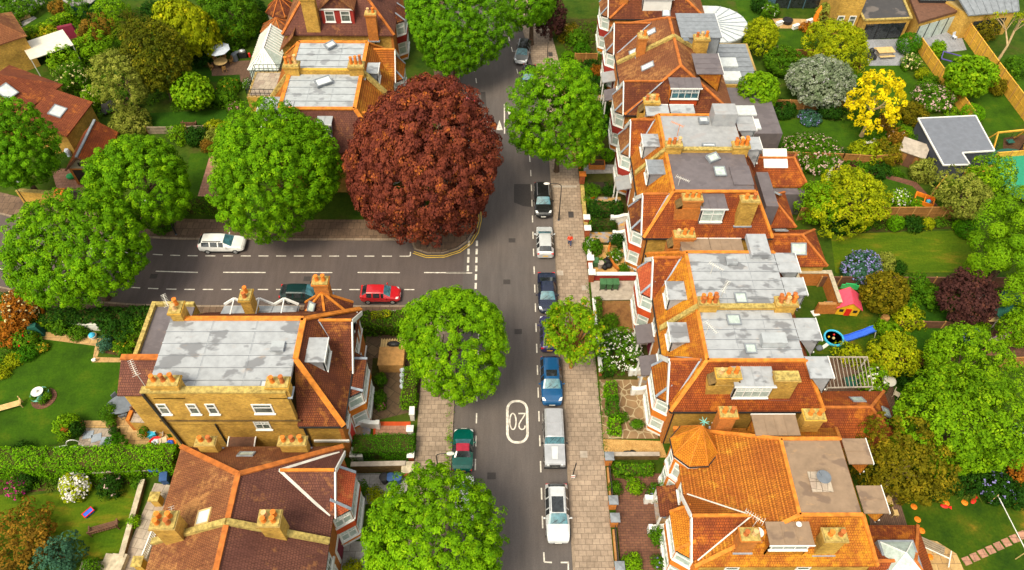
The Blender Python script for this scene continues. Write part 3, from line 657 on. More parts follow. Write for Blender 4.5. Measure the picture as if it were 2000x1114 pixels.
    def bay(s, yc, w, dep, zr=5.5, roof='tile_ochre', panel='render_red', base='render_orange', zg=6.7, gw=None, hip='lead_strip', side=.62, post=None, glass='glass_pale'):
        "canted two storey bay with a tiled roof leaning on the gable"
        hw = w/2; c = dep*side; pl = [(0,yc-hw),(-dep,yc-hw+c),(-dep,yc+hw-c),(0,yc+hw)]
        B = MB(); P2 = [s.w(d,y,0).to_2d() for d, y in pl]
        def band(pts, z0, z1, m): B.prism([tuple(p) for p in pts], z0, z1, m)
        def off(k): return [s.w(d - (k if i in (1,2) else 0), y + (-k if i in (0,1) else k), 0).to_2d() for i, (d,y) in enumerate(pl)]
        band(P2, 0, zr, 0); band(off(.07), 0, .28, 1); band(off(.05), .28, .85, 0); band(off(.10), 2.62, 3.62, 2); band(off(.12), zr-.08, zr+.02, 3)
        bay = B.build('bay', [base, 'white', panel, 'trim_black'], s.t)
        W3 = [s.w(d,y,0) for d, y in pl]
        for i in range(3):
            a, q = W3[i], W3[i+1]; u = (q-a); ln = u.length; u = u/ln; n = Vector((u.y,-u.x,0))
            if n.dot(a - s.w(3,yc,0)) < 0: n = -n
            for z0, h in ((.9,1.7),(3.66,1.62)):
                m = .03; cols = 1 if ln < 1.4 else (3 if ln > 1.9 else 2)
                s.window(a + u*m + Vector((0,0,z0)) + n*.012, u, n, ln-2*m, h, cols, 2, bay, sub=False, sill=True, edge=.13, bar=.11, glass=glass)
        b = MB(); e = .14; gw = gw if gw is not None else hw*.62
        lo = [(0+.02,yc-hw-e),(-dep-e,yc-hw+c-e*.4),(-dep-e,yc+hw-c+e*.4),(.02,yc+hw+e)]; hi = [(-.07,yc-gw),(-.07,yc+gw)]; z0 = zr
        f = [[(*lo[0],z0),(*lo[1],z0),(*hi[0],zg)], [(*lo[1],z0),(*lo[2],z0),(*hi[1],zg),(*hi[0],zg)], [(*lo[2],z0),(*lo[3],z0),(*hi[1],zg)]]
        for q in f: b.slab([s.w(*p) for p in q], .08)
        r = b.build('bay_roof', roof, bay)
        for a, q in ((lo[1],hi[0]),(lo[2],hi[1])): b = MB(); b.bar(s.w(*a,z0+.06), s.w(*q,zg+.06), .2, .06); b.build('bay_hip', hip, bay)
        return bay
    def dormer(s, base, n, w, h, depth, cheek='lead', top='lead', frame='white', cols=2, rows=2, over=.14, glass='glass', blank=False, name='dormer', win_h=None, face=None):
        "base: middle of the foot of its face (world); n: outward; depth: length of the flat top back to the slope"
        o = s.L(base); n = Vector(n).normalized(); u = Vector((-n.y, n.x, 0)); z = Vector((0,0,1)); b = MB()
        A, Bq = o - u*w/2, o + u*w/2
        for p in (A, Bq - u*.08):
            tri = [p, p + z*h, p + z*h - n*depth]
            b.add(tri + [q + u*.08 for q in tri], [(0,1,2),(5,4,3),(0,3,4,1),(1,4,5,2),(2,5,3,0)], 0)
        b.obox(A, u*w, z*h, -n*.08, 1)
        d = b.build(name, [cheek, face or frame], s.t)
        b = MB(); q = A - u*over + z*h + n*over; b.obox(q, u*(w+2*over), -n*(depth+over+.1), z*.10, 0); b.obox(q - u*.03 + n*.03 - z*.02, u*(w+2*over+.06), -n*.05, z*.16, 1)
        for k in range(1, max(2, int(w/.7))): b.obox(A + u*(w*k/max(2,int(w/.7))-.025) + z*(h+.10), u*.05, -n*(depth), z*.035, 0)
        b.build('dormer_top', [top, frame], d)
        if not blank:
            hh = win_h or h*.78
            s.window(A + u*.08 + z*(h-hh-.06) + n*.005, u, n, w-.16, hh, cols, rows, d, frame=frame, glass=glass, sub=False, sill=True, edge=.09)
        return d
    def chimney(s, x, y, zb, zt, wx, wy, pots=3, rows=1, mat='brick_yellow', along='x', pot_h=.62, shoulder=None, ph=None):
        "brick stack (world x, y), its oversailing cap and its pots"
        o = s.L((x,y,0)); b = MB(); X, Y = o.x, o.y; a, c = wx/2, wy/2
        b.box(X-a,Y-c,zb,X+a,Y+c,zt-.34,0); b.box(X-a-.06,Y-c-.06,zt-.34,X+a+.06,Y+c+.06,zt-.2,0); b.box(X-a-.12,Y-c-.12,zt-.2,X+a+.12,Y+c+.12,zt-.04,0); b.box(X-a-.05,Y-c-.05,zt-.04,X+a+.05,Y+c+.05,zt+.06,1)
        if shoulder:                                     # wide breast below, with sloping stone shoulders
            sw, sz = shoulder; q = sw/2
            b.box(X-q,Y-c-.05,zb,X+q,Y+c+.05,sz,0)
            for k in (-1,1): b.obox((X+k*q,Y-c-.09,sz), (-k*(q-a),0,(q-a)*.95), (0,wy+.18,0), (0,0,.12), 2)
            for k in (-1,1): b.add([(X+k*q,Y-c-.05,sz),(X+k*a,Y-c-.05,sz),(X+k*a,Y-c-.05,sz+(q-a)*.95),(X+k*q,Y+c+.05,sz),(X+k*a,Y+c+.05,sz),(X+k*a,Y+c+.05,sz+(q-a)*.95)], [(0,1,2),(2,1,0),(3,4,5),(5,4,3)], 0)
        b.box(X-a-.1,Y-c-.1,zb-.02,X+a+.1,Y+c+.1,zb+.10,2)
        ch = b.build('chimney', [mat,'mossy_stone','lead_strip' if not shoulder else 'brick_dark'], s.t)
        for r in range(rows):
            for i in range(pots):
                f = (i+.5)/pots - .5; g = ((r+.5)/rows - .5)*.8
                px, py = (X+f*(wx-.05), Y+g*wy) if along == 'x' else (X+g*wx, Y+f*(wy-.05))
                q = MB(); rd = min(.165, .42*(wx if along=='x' else wy)/pots); hh = pot_h*(1+.12*((i*7+r*3)%3-1))
                q.lathe([(rd*1.12,zt+.02),(rd*1.12,zt+.10),(rd,zt+.14),(rd*.88,zt+hh-.1),(rd*1.08,zt+hh-.08),(rd*1.08,zt+hh),(rd*.78,zt+hh)], (px,py,0), 14, 0)
                q.poly([(px+rd*.80*math.cos(2*PI*k/12), py+rd*.80*math.sin(2*PI*k/12), zt+hh-.03) for k in range(12)], 1)  # flat black disc paints in the dark of the sooty hollow pot
                q.build('chimney_pot', [('terracotta','terracotta','terracotta_dark','terracotta','pot_buff','terracotta_dark','terracotta')[int(abs(x*7.3+y*3.1)+i*2+r*3)%7],'matt_black'], ch)
        return ch
    def skylight(s, c, n, w, h, glass='glass_white', frame='zinc', parent=None, thick=.12):
        "c: centre on the roof (world), n: roof normal, w along the slope, h up it"
        c = s.L(c); n = Vector(n).normalized(); u = Vector((0,0,1)).cross(n)
        u = u.normalized() if u.length > .05 else Vector((1,0,0)); v = n.cross(u); b = MB(); o = c - u*w/2 - v*h/2 - n*.02
        e = .11
        b.obox(o,u*w,v*e,n*thick,0); b.obox(o+v*(h-e),u*w,v*e,n*thick,0); b.obox(o+v*e,u*e,v*(h-2*e),n*thick,0); b.obox(o+u*(w-e)+v*e,u*e,v*(h-2*e),n*thick,0)
        sk = b.build('skylight', frame, parent or s.t); g = MB(); g.obox(o+u*e+v*e,u*(w-2*e),v*(h-2*e),n*(thick*.75)); g.build('pane', glass, sk); return sk
    def lead_flat(s, d0, d1, y0, y1, z, mat='lead', rolls='y', step=.95, name='flat_roof', upstand=None):
        b = MB(); s.box(b, d0,y0,z-.3,d1,y1,z)
        n = max(1, int(abs((y1-y0) if rolls=="y" else (d1-d0))/step)) if step else 1
        for i in range(1,n):
            if rolls == 'y': y = y0+(y1-y0)*i/n; s.box(b, d0,y-.05,z,d1,y+.05,z+.07)
            else: d = d0+(d1-d0)*i/n; s.box(b, d-.03,y0,z,d+.03,y1,z+.05)
        if step and rolls == 'y':
            for i in range(1,3): d = d0+(d1-d0)*i/3; s.box(b, d-.025,y0,z,d+.025,y1,z+.022)
        fr = b.build(name, mat, s.t)
        if step and rolls == 'y':
            b = MB()
            for i in range(n+1): y = min(max(y0+(y1-y0)*i/n-.075, y0), y1-.05); s.box(b, d0,y,z+.005,d1,y+.05,z+.045)
            for i in range(1,3): d = d0+(d1-d0)*i/3+.03; s.box(b, d,y0,z+.004,d+.03,y1,z+.014)
            b.build('dark_roll_lines', 'zinc', fr)  # thin darker strips along one side of the raised rolls
        return fr
    def downpipe(s, d, y, z0, z1, n=-1, r=.06, mat='pipe_black'):
        b = MB(); p = s.w(d + n*.1, y, 0); b.cyl((p.x,p.y,z0),(p.x,p.y,z1),r,r,8); b.build('downpipe', mat, s.t)
    def aerial(s, base, h, direction, mat='white_old', L=1.3, n=9):
        o = s.L(base); b = MB(); d = Vector(direction).normalized(); sd = d.cross(Vector((0,0,1))).normalized()
        b.cyl(o, o+Vector((0,0,h)), .025, .025, 6); t = o+Vector((0,0,h-.1)); b.cyl(t-d*L*.3, t+d*L*.7, .022,.022,6)
        for i in range(n): q = t-d*L*.3+d*L*(i/(n-1)); k = .2 if i else .3; b.cyl(q-sd*k, q+sd*k, .013,.013,5)
        b.build('aerial', mat, s.t)
    def gutter(s, segs, mat='trim_black'):
        b = MB()
        for a, c in segs: b.bar(s.w(*a), s.w(*c), .13, .11)
        b.build('gutter', mat, s.t)
K = 3.2/2.65             # rise over run of the steep slopes
# ---------------------------------------------------------------- the terrace on the right of the road (fronts face west)
XF = 13.4
def flat_house(name, label, ys, yn, hip_s, hip_n, front, side, gyc, ghw, lead, run=2.65, zap=8.6, ridge='ridge_orange', d1=10.1, D=11.7, fz=9.0, bayc=None, walls='brick_yellow', **bk):
    s_in, n_in = (.2 if hip_s else 0), (.2 if hip_n else 0)
    h = House(name, label, XF, 1, ys + s_in, yn - n_in, D)
    h.walls(walls, 'brick_orange')
    fs, fn = (ys+run if hip_s else ys), (yn-run if hip_n else yn); e = 5.8
    polys = [(0,[(-.2,ys,e),(-.2,yn,e),(2.45,fn,fz),(2.45,fs,fz)]), (1,[(D+.2,ys,e),(D+.2,yn,e),(d1,fn,fz),(d1,fs,fz)])]
    if hip_s: polys.append((1,[(-.2,ys,e),(D+.2,ys,e),(d1,fs,fz),(2.45,fs,fz)]))
    if hip_n: polys.append((1,[(-.2,yn,e),(D+.2,yn,e),(d1,fn,fz),(2.45,fn,fz)]))
    h.roof(polys, [front, side])
    segs = [((2.45,fs,fz),(2.45,fn,fz))]
    if hip_s: segs += [((-.2,ys,e),(2.45,fs,fz)),((2.45,fs,fz),(d1,fs,fz)),((d1,fs,fz),(D+.2,ys,e))]
    if hip_n: segs += [((-.2,yn,e),(2.45,fn,fz)),((2.45,fn,fz),(d1,fn,fz)),((d1,fn,fz),(D+.2,yn,e))]
    h.ridge(segs, ridge)
    h.lead_flat(2.55, d1-.05, fs+.1, fn-.1, fz+.02, lead, rolls='y' if lead in ('lead','lead_light') else None, step=.95 if lead in ('lead','lead_light') else 0)
    go = h.gable(gyc, ghw, zap, 2.45*(zap-e)/(fz-e)-.12, side, ridge='ridge_rust')
    h.bay(bayc or gyc, 4.05, 1.0, **bk)
    g = [((-.25,ys,e-.1),(-.25,gyc-ghw,e-.1)),((-.25,gyc+ghw,e-.1),(-.25,yn,e-.1))]
    if hip_s: g.append(((-.25,ys-.04,e-.1),(D+.25,ys-.04,e-.1)))
    if hip_n: g.append(((-.25,yn+.04,e-.1),(D+.25,yn+.04,e-.1)))
    h.gutter([q for q in g if abs(q[0][1]-q[1][1]) > .3 or q[0][0] != q[1][0]])
    h.WP = ((XF-.2,0,e),(-K,0,1)); h.SP = ((0,ys,e),(0,-(fz-e)/run,1)); h.NP = ((0,yn,e),(0,(fz-e)/run,1)); h.fz = fz
    return h
def party(h, y, d1=10.1, fz=9.0, mat='brick_yellow'):
    b = MB(); q = [(-.15,5.75),(2.45,8.85),(d1,8.85),(d1,9.38),(2.35,9.38),(-.15,6.25)]
    for dy, w, up, m in ((0,.16,0,0),(0,.22,.05,1)):
        if m == 0:
            L = [h.w(d,y-w,z) for d,z in q]; Rr = [h.w(d,y+w,z) for d,z in q]; n = len(q)
            b.add(L+Rr, [list(range(n)), list(range(n,2*n))[::-1]] + [(i,(i+1)%n,n+(i+1)%n,n+i) for i in range(n)], 0)
        else:
            b.bar(h.w(-.15,y,6.3), h.w(2.4,y,9.43), .46, .08, 1); b.bar(h.w(2.4,y,9.43), h.w(d1,y,9.43), .46, .08, 1)
    b.build('parapet', [mat, 'mossy_stone'], h.t)
def door(h, y, steps=True, canopy=None, white=True, col='maroon', wide=2.0, wall='white', zc=2.95):
    b = MB(); h.box(b, -.06, y-.75, .35, .02, y+.75, 2.75, 0); h.box(b, -.09, y-.48, .35, -.05, y+.48, 2.4, 1)
    d = b.build('door', ['white', col], h.t); k = MB(); h.box(k, -.13, y+.33, 1.3, -.09, y+.38, 1.45); k.build('handle', 'timber_pale', d)
    if canopy:
        b = MB(); b.slab([h.w(.05,y-wide/2,zc+.35), h.w(.05,y+wide/2,zc+.35), h.w(-1.5,y+wide/2,zc), h.w(-1.5,y-wide/2,zc)], .12); b.build('porch_roof', canopy, h.t)
        for k in (-1,1): b = MB(); b.bar(h.w(-1.4,y+k*(wide/2-.12),0), h.w(-1.4,y+k*(wide/2-.12),zc-.1), .14, .14); b.build('porch_post', 'white', h.t)
    if steps:
        b = MB()
        for i in range(3): h.box(b, -.5-.38*i, y-wide/2+.15, 0, -.0-.38*i, y+wide/2-.15, .40-.12*i)
        b.build('steps', 'tile_mosaic', h.t)
        for k in (-1,1):
            b = MB(); yy = y+k*wide/2; pts = [(-.05,1.15),(-.7,1.1),(-1.25,.85),(-1.75,.80)]
            for (d0,z0),(d1,z1) in zip(pts[:-1],pts[1:]):
                b.bar(h.w(d0,yy,z0+.02), h.w(d1,yy,z1+.02), .36, .12, 0); h.box(b, d0, yy-.12, 0, d1, yy+.12, min(z0,z1)-.02, 1)
            h.box(b, -2.05, yy-.2, 0, -1.72, yy+.2, .95, 0); b.build('porch_wall', [wall, 'white_old'], h.t)
# -- second pair: lower half
r2 = flat_house('brick_house', 'lead roofed house with crazy paved front garden and long clipped hedge', 29.55, 37.2, True, False, 'tile_ochre', 'tile_red', 32.5, 2.2, 'lead', roof='tile_orange', panel='render_orange', zg=7.0)
party(r2, 37.2)
bp = hit(1305,683,*r2.WP); r2.dormer((bp.x,bp.y+.55,bp.z), (-1,0,0), 1.7, 1.6, 1.32, cols=3, top='lead', glass='glass_pale')
bp = hit(1462,781,*r2.SP); r2.dormer((bp.x,bp.y,bp.z), (0,-1,0), 2.9, 2.0, 1.75, cols=4, cheek='zinc', glass='glass_pale')
r2.chimney(17.2, 30.9, 6.6, 9.3, 1.75, .8, 3, shoulder=(2.7,8.2))
r2.chimney(21.6, 30.6, 6.4, 9.35, 1.75, .75, 0)
bp = (15.75,37.25); r2.chimney(16.6, 37.2, 8.2, 10.1, 1.5, .75, 3, 2, pot_h=.7); r2.chimney(22.9, 37.2, 8.2, 10.1, 1.6, .8, 3, 2, pot_h=.7)
r2.dormer((25.2,35.2,6.6), (1,0,0), 1.9, 2.3, 1.6, cols=2); r2.dormer((25.2,31.6,6.6), (1,0,0), 1.7, 2.3, 1.6, cols=2)
b = MB(); b.obox(r2.L((20.3,33.35,9.0)), (1.9,0,0), (0,1.0,0), (0,0,.75)); b.build('lift_box', 'lead_light', r2.t)
r2.skylight((19.4,33.2,9.16), (0,0,1), .9, .9, 'glass_pale'); r2.skylight((18.6,36.0,9.16), (0,0,1), 1.1, 1.0, 'glass_pale')
door(r2, 35.6, canopy='felt_dark')
r2.window(r2.w(-.02,34.9,3.75), (0,1,0), (-1,0,0), 1.4, 1.45, 2, 2)
r2.downpipe(.2, 29.75, 0, 5.7, 0); r2.downpipe(7, 29.75, 0, 5.7, 0, mat='white'); r2.aerial((16.1,34.6,9), 1.5, (.5,-.8,0))
# -- second pair: upper half
r3 = flat_house('brick_house', 'lead roofed house with salmon bay tiles behind three green bins', 37.2, 45.95, False, True, 'tile_ochre', 'tile_red', 43.0, 2.25, 'lead', roof='tile_salmon', panel='render_red', zg=7.0)
bp = hit(1300,601,*r3.WP); r3.dormer((bp.x,bp.y+.5,bp.z), (-1,0,0), 1.7, 1.65, 1.36, cols=2, glass='glass_pale')
r3.chimney(15.95, 45.1, 6.4, 9.4, 1.75, .8, 3, shoulder=(2.6,8.0), mat='brick_orange')
r3.dormer((16.9,44.95,7.0), (0,1,0), 2.3, 1.75, 1.5, cheek='zinc', top='felt_brown', blank=True); r3.dormer((19.6,44.95,7.0), (0,1,0), 2.6, 1.75, 1.5, cheek='zinc', top='felt_brown', blank=True)
b = MB(); b.obox(r3.L((21.3,42.6,9.05)), (1.7,0,0), (0,2.4,0), (0,0,.5)); b.build('roof_box', 'lead', r3.t)
r3.dormer((25.2,42.2,6.6), (1,0,0), 1.9, 2.3, 1.6); r3.dormer((25.2,39.6,6.6), (1,0,0), 1.6, 2.3, 1.6)
b = MB(); b.obox(r3.L((19.1,41.8,9.05)), (.95,0,0), (0,.8,0), (0,0,.28)); b.build('roof_hatch', 'lead_light', r3.t)
r3.skylight((19.6,38.2,9.16), (0,0,1), 1.0, 1.1, 'glass_pale'); r3.aerial((17.6,40.9,9), 1.3, (.75,-.6,0)); r3.aerial((18.0,38.3,9), 1.4, (.5,.8,0))
door(r3, 38.9, canopy='felt_dark', steps=False); r3.window(r3.w(-.02,38.2,3.75), (0,1,0), (-1,0,0), 1.4, 1.45, 2, 2); r3.downpipe(.25, 45.75, 0, 5.7, 0)
# -- third pair: lower half
r4 = flat_house('brick_house', 'house with a dark felt flat roof and a white dormer between two chimneys', 47.9, 56.3, True, False, 'tile_ochre', 'tile_red', 50.8, 2.4, 'felt_dark', run=2.9, roof='tile_brown', panel='render_red', zg=7.0)
party(r4, 56.3)
bp = hit(1262,359,*r4.WP); r4.dormer((bp.x,bp.y+.4,bp.z), (-1,0,0), 1.75, 1.75, 1.45, cheek='zinc', top='zinc', cols=2)
bp = hit(1386,438,*r4.SP); r4.dormer((bp.x,bp.y,bp.z), (0,-1,0), 2.2, 2.0, 1.8, cheek='lead_strip', top='felt_dark', cols=2, glass='glass_pale')
r4.chimney(17.3, 49.5, 6.9, 9.6, 1.7, .8, 3, mat='brick_orange', shoulder=(2.7,8.5)); r4.chimney(22.4, 49.0, 6.6, 9.9, 1.5, .75, 2)
r4.chimney(16.5, 56.3, 8.2, 10.0, 1.5, .75, 3, 1, pot_h=.7); r4.chimney(23.0, 56.3, 8.2, 10.0, 1.5, .75, 3, 2, pot_h=.7)
r4.skylight((20.6,53.4,9.14), (0,0,1), 1.1, 1.3, 'glass_pale'); r4.skylight((20.2,55.2,9.14), (.1,-.2,1), 1.2, .9, 'glass_pale', thick=.3)
b = MB(); b.obox(r4.L((21.6,51.6,9.03)), (1.9,0,0), (0,2.6,0), (0,0,.12)); b.build('roof_patch', 'felt_dark', r4.t)
r4.aerial((16.4,51.6,9), 1.1, (.8,-.5,0)); door(r4, 54.3, wide=2.2, canopy=None); r4.window(r4.w(-.02,53.9,3.75), (0,1,0), (-1,0,0), 1.3, 1.45, 2, 2)
r4.downpipe(.2, 48.1, 0, 5.7, 0, mat='pipe_black')
# -- third pair: upper half
r5 = flat_house('brick_house', 'house with a smooth pale grey flat roof and a white box upon it', 56.3, 64.5, False, True, 'tile_ochre', 'tile_red', 61.5, 2.3, 'felt_grey', roof='tile_moss', panel='render_maroon', zg=7.0, glass='glass_pale')
bp = hit(1253,308,*r5.WP); r5.dormer((bp.x,bp.y+.5,bp.z), (-1,0,0), 1.6, 1.75, 1.45, cols=2)
b = MB(); b.obox(r5.L((21.0,60.1,9.03)), (2.3,0,0), (0,1.7,0), (0,0,1.5)); b.build('lift_box', 'felt_grey', r5.t)
r5.skylight((20.2,60.7,9.2), (0,0,1), .95, .85, 'glass_white', thick=.3); r5.skylight((20.1,56.9,9.2), (0,0,1), 1.3, .5, 'glass_white', thick=.25)
r5.chimney(15.4, 63.9, 6.4, 9.3, 1.5, .8, 3, mat='brick_yellow', shoulder=(2.4,8.0)); r5.dormer((15.9,63.6,7.0), (0,1,0), 2.1, 1.75, 1.5, top='lead_light', blank=True); r5.dormer((18.5,63.6,7.0), (0,1,0), 2.2, 1.75, 1.5, top='lead_light', blank=True)
r5.dormer((25.3,60.6,6.6), (1,0,0), 1.9, 2.3, 1.6, top='felt_grey'); r5.dormer((25.3,57.6,6.6), (1,0,0), 1.6, 2.3, 1.6)
r5.aerial((17.3,58.6,9), 1.5, (-.7,.5,0), 'terracotta'); door(r5, 58.2, steps=False, canopy='felt_grey'); r5.window(r5.w(-.02,57.5,3.75), (0,1,0), (-1,0,0), 1.3, 1.45, 2, 2)
# -- corner house with the octagonal turret
r1 = House('turret_house', 'corner house with an orange octagonal turret roof and a brown felt flat roof behind', XF, 1, 17.7, 27.9, 12.2); r1.walls('brick_yellow', 'render_orange'); e = 5.8
W_ = [(-.2,17.5,e),(-.2,28.1,e),(6.6,25.5,9),(6.6,19.85,9)]
r1.roof([(0,W_),(1,[(-.2,17.5,e),(12.4,17.5,e),(10.9,19.85,9),(6.6,19.85,9)]),(1,[(-.2,28.1,e),(12.4,28.1,e),(10.9,25.5,9),(6.6,25.5,9)]),(1,[(12.4,17.5,e),(12.4,28.1,e),(10.9,25.5,9),(10.9,19.85,9)])], ['tile_orange','tile_ochre'])
r1.ridge([((6.6,19.85,9),(6.6,25.5,9)),((-.2,17.5,e),(6.6,19.85,9)),((6.6,19.85,9),(10.9,19.85,9)),((6.6,25.5,9),(10.9,25.5,9)),((-.2,28.1,e),(6.6,25.5,9)),((10.9,19.85,9),(12.4,17.5,e)),((10.9,25.5,9),(12.4,28.1,e))], 'ridge_orange', .26)
r1.lead_flat(6.75, 10.85, 19.95, 25.4, 9.02, 'felt_brown', rolls=None, step=0)
b = MB(); cx, cy = 14.25, 26.0
pt = lambda r, z, k: r1.L((cx + r*math.cos(PI/8+k*PI/4+.05), cy + r*math.sin(PI/8+k*PI/4+.05), z))
for k in range(8): b.slab([pt(1.78,7.0,k), pt(1.78,7.0,k+1), r1.L((cx,cy,10.1))], .12)
tr_ = b.build('turret_roof', 'tile_turret', r1.t); b = MB()
for k in range(8): b.bar(pt(1.78,7.04,k), r1.L((cx,cy,10.14)), .07, .05)
b.build('turret_hip', 'ridge_orange', tr_); b = MB(); [b.bar(pt(1.8,6.93,k), pt(1.8,6.93,k+1), .1, .12) for k in range(8)]; b.build('turret_gutter', 'trim_black', tr_); b = MB(); b.prism([tuple(pt(1.5,0,k).to_2d()) for k in range(8)], 0, 6.98, 0)
for z0, z1 in ((3.25,3.55),(6.35,6.75),(.0,.35)): b.prism([tuple(pt(1.62,0,k).to_2d()) for k in range(8)], z0, z1, 1)
tw = b.build('turret_wall', ['render_orange','white'], r1.t)
for k in (3,4,5):
    a, q = pt(1.5,0,k), pt(1.5,0,k+1); u = (q-a).normalized(); n = Vector((u.y,-u.x,0)); n = n if n.dot((a+q)/2 - r1.L((cx,cy,0))) > 0 else -n
    for z in (.9,3.8): r1.window(a + u*.14 + Vector((0,0,z)) + n*.02, u, n, .86, 2.0, 1, 2, tw, sub=False, glass='glass_pale')
b = MB(); b.cyl(r1.L((cx,cy,10.0)), r1.L((cx,cy,10.75)), .05, .02, 8); q = r1.L((cx,cy,10.55))
for k in range(7): a = k*.9; b.cyl(q + Vector((0,0,k*.02)), q + Vector((math.cos(a)*.38, math.sin(a)*.38, .12+.03*k)), .05, .015, 6)
b.build('finial', 'copper_green', r1.t)
r1.gable(20.3, 2.35, 7.75, 3.75, 'tile_red', ez=5.8, ridge='ridge_orange', north='tile_orange', vm='white_old', vw=.09); r1.bay(20.2, 4.1, 1.15, roof='tile_turret', panel='render_orange', zg=6.8, hip='ridge_orange', zr=5.35)
r1.WP = ((13.2,0,e),(-3.2/6.8,0,1)); r1.SP = ((0,17.5,e),(0,-3.2/2.35,1))
r1.dormer((19.2,18.05,6.55), (0,-1,0), 2.7, 2.0, 1.4, cheek='tile_ochre', top='felt_brown', cols=3, win_h=.85, face='tile_ochre'); r1.dormer((20.1,27.6,6.4), (0,1,0), 3.0, 2.1, 1.5, cheek='tile_ochre', top='felt_brown', blank=True, face='tile_ochre')
r1.chimney(16.4, 18.55, 6.6, 9.0, 1.15, .8, 2, mat='brick_orange'); r1.chimney(22.0, 18.45, 6.4, 9.15, 1.4, .8, 2); r1.chimney(16.6, 27.6, 6.0, 9.2, 1.2, .8, 2, mat='brick_orange'); r1.chimney(23.0, 27.5, 6.0, 9.0, 1.4, .8, 2)
for y in (24.6, 21.0):
    r1.dormer((26.1,y,6.9), (1,0,0), 1.7, 1.9, 1.5, cheek='tile_ochre', top='felt_brown', frame='white')
r1.aerial((16.9,19.3,8.0), 1.9, (-.8,.6,0)); b = MB(); q = r1.L((17.2,18.9,8.4)); b.lathe([(.05,-.06),(.34,.02),(.36,.05)], q, 16); b.bar(q, q+Vector((.5,-.3,-1.2)), .05); b.build('satellite_dish', 'white_old', r1.t)
b = MB(); q = r1.L((22.0,22.2,9.05))
for i in range(2):
    for j in range(2): b.box(q.x-.72+.74*i, q.y-.75+.76*j, q.z, q.x-.02+.74*i, q.y-.03+.76*j, q.z+.09, 1)
b.lathe([(.06,.62),(.28,.68),(.47,.80),(.5,.84)], q, 18, 0); b.cyl(q, q+Vector((0,0,.66)), .04, .04, 8, 0); b.bar(q+Vector((0,0,.66)), q+Vector((-.35,.25,1.15)), .04, .04, 0); b.build('satellite_dish', ['furniture_grey','patio_pale'], r1.t)
b = MB(); b.cyl(r1.L((19.9,19.3,8.3)), r1.L((19.9,19.3,8.8)), .06, .06, 8); b.lathe([(.16,.5),(.2,.6),(.1,.72)], r1.L((19.9,19.3,8.25)), 12); b.build('roof_vent', 'white', r1.t)
door(r1, 23.4, canopy='tile_brown', wide=2.4); r1.window(r1.w(-.02,22.9,3.6), (0,1,0), (-1,0,0), 1.1, 1.7, 1, 2, glass='glass_pale')
# -- pitched pair beyond
def ridge_house(name, label, ys, yn, hip_s, hip_n, gyc, zr=9.4, tile='tile_moss', side='tile_brown', panel='render_maroon', ghw=2.35, bayr='tile_moss', run=3.85):
    h = House(name, label, XF, 1, ys+(.2 if hip_s else 0), yn-(.2 if hip_n else 0), 11.6); h.walls('brick_yellow','brick_orange'); e = 5.8; xm = 5.8
    a, c = (ys+run if hip_s else ys), (yn-run if hip_n else yn); P_ = [(0,[(-.2,ys,e),(-.2,yn,e),(xm,c,zr),(xm,a,zr)]),(0,[(11.8,ys,e),(11.8,yn,e),(xm,c,zr),(xm,a,zr)])]; sg = [((xm,a,zr),(xm,c,zr))]
    if hip_s: P_.append((1,[(-.2,ys,e),(11.8,ys,e),(xm,a,zr)])); sg += [((-.2,ys,e),(xm,a,zr)),((11.8,ys,e),(xm,a,zr))]
    if hip_n: P_.append((1,[(-.2,yn,e),(11.8,yn,e),(xm,c,zr)])); sg += [((-.2,yn,e),(xm,c,zr)),((11.8,yn,e),(xm,c,zr))]
    h.roof(P_, [tile, side]); h.ridge(sg, 'ridge_rust', .3); sl = (zr-e)/6.0
    h.gable(gyc, ghw, 8.3, (8.3-e)/sl-.3, side, ridge='ridge_rust'); h.bay(gyc, 4.0, 1.0, roof=bayr, panel=panel, zg=6.9)
    h.gutter([((-.25,ys,e-.1),(-.25,gyc-ghw,e-.1)),((-.25,gyc+ghw,e-.1),(-.25,yn,e-.1))] + ([((-.25,ys-.04,e-.1),(11.8,ys-.04,e-.1))] if hip_s else []))
    h.WP = ((13.2,0,e),(-sl,0,1)); h.EP = ((25.2,0,e),(sl,0,1)); h.SP = ((0,ys,e),(0,-(zr-e)/run,1)); return h
r6 = ridge_house('brick_house', 'brown tiled house with a bowed white window dormer in its near hip', 65.85, 75.0, True, False, 68.3)
b = MB(); b.bar(r6.w(-.15,75,6.0), r6.w(5.8,75,9.6), .45, .3, 0); b.bar(r6.w(5.8,75,9.6), r6.w(11.6,75,6.1), .45, .3, 0); b.build('parapet', 'mossy_stone', r6.t)
bp = hit(1333,206,*r6.SP); d_ = r6.dormer((bp.x,bp.y,bp.z), (0,-1,0), 3.1, 2.2, 1.7, cheek='render_orange', top='felt_dark', cols=4, rows=2, win_h=1.25, face='render_red', glass='glass_teal')
bp = hit(1385,150,*r6.EP); r6.dormer((23.6,70.4,6.8), (1,0,0), 3.4, 2.3, 2.7, cheek='tile_ochre', top='felt_dark', blank=True, face='tile_ochre')
c_ = hit(1265,130,*r6.WP); r6.skylight(c_, (-.6,0,1), .95, 1.5, 'glass_white')
r6.chimney(15.7, 75.0, 6.9, 9.6, .95, .95, 2, mat='brick_orange'); r6.chimney(22.3, 74.8, 7.4, 9.6, 1.6, .9, 3); r6.chimney(16.1, 66.8, 6.4, 7.6, .9, .6, 0, mat='brick_orange')
r6.downpipe(.2, 66.1, 0, 5.7, 0); door(r6, 73.0, steps=False, canopy='felt_dark'); r6.window(r6.w(-.02,72.3,3.75), (0,1,0), (-1,0,0), 1.3, 1.45, 2, 2)
b = MB(); b.lathe([(.05,0),(.3,.06),(.34,.1)], r6.L((20.4,74.2,9.6)), 14); b.build('satellite_dish', 'furniture_grey', r6.t)
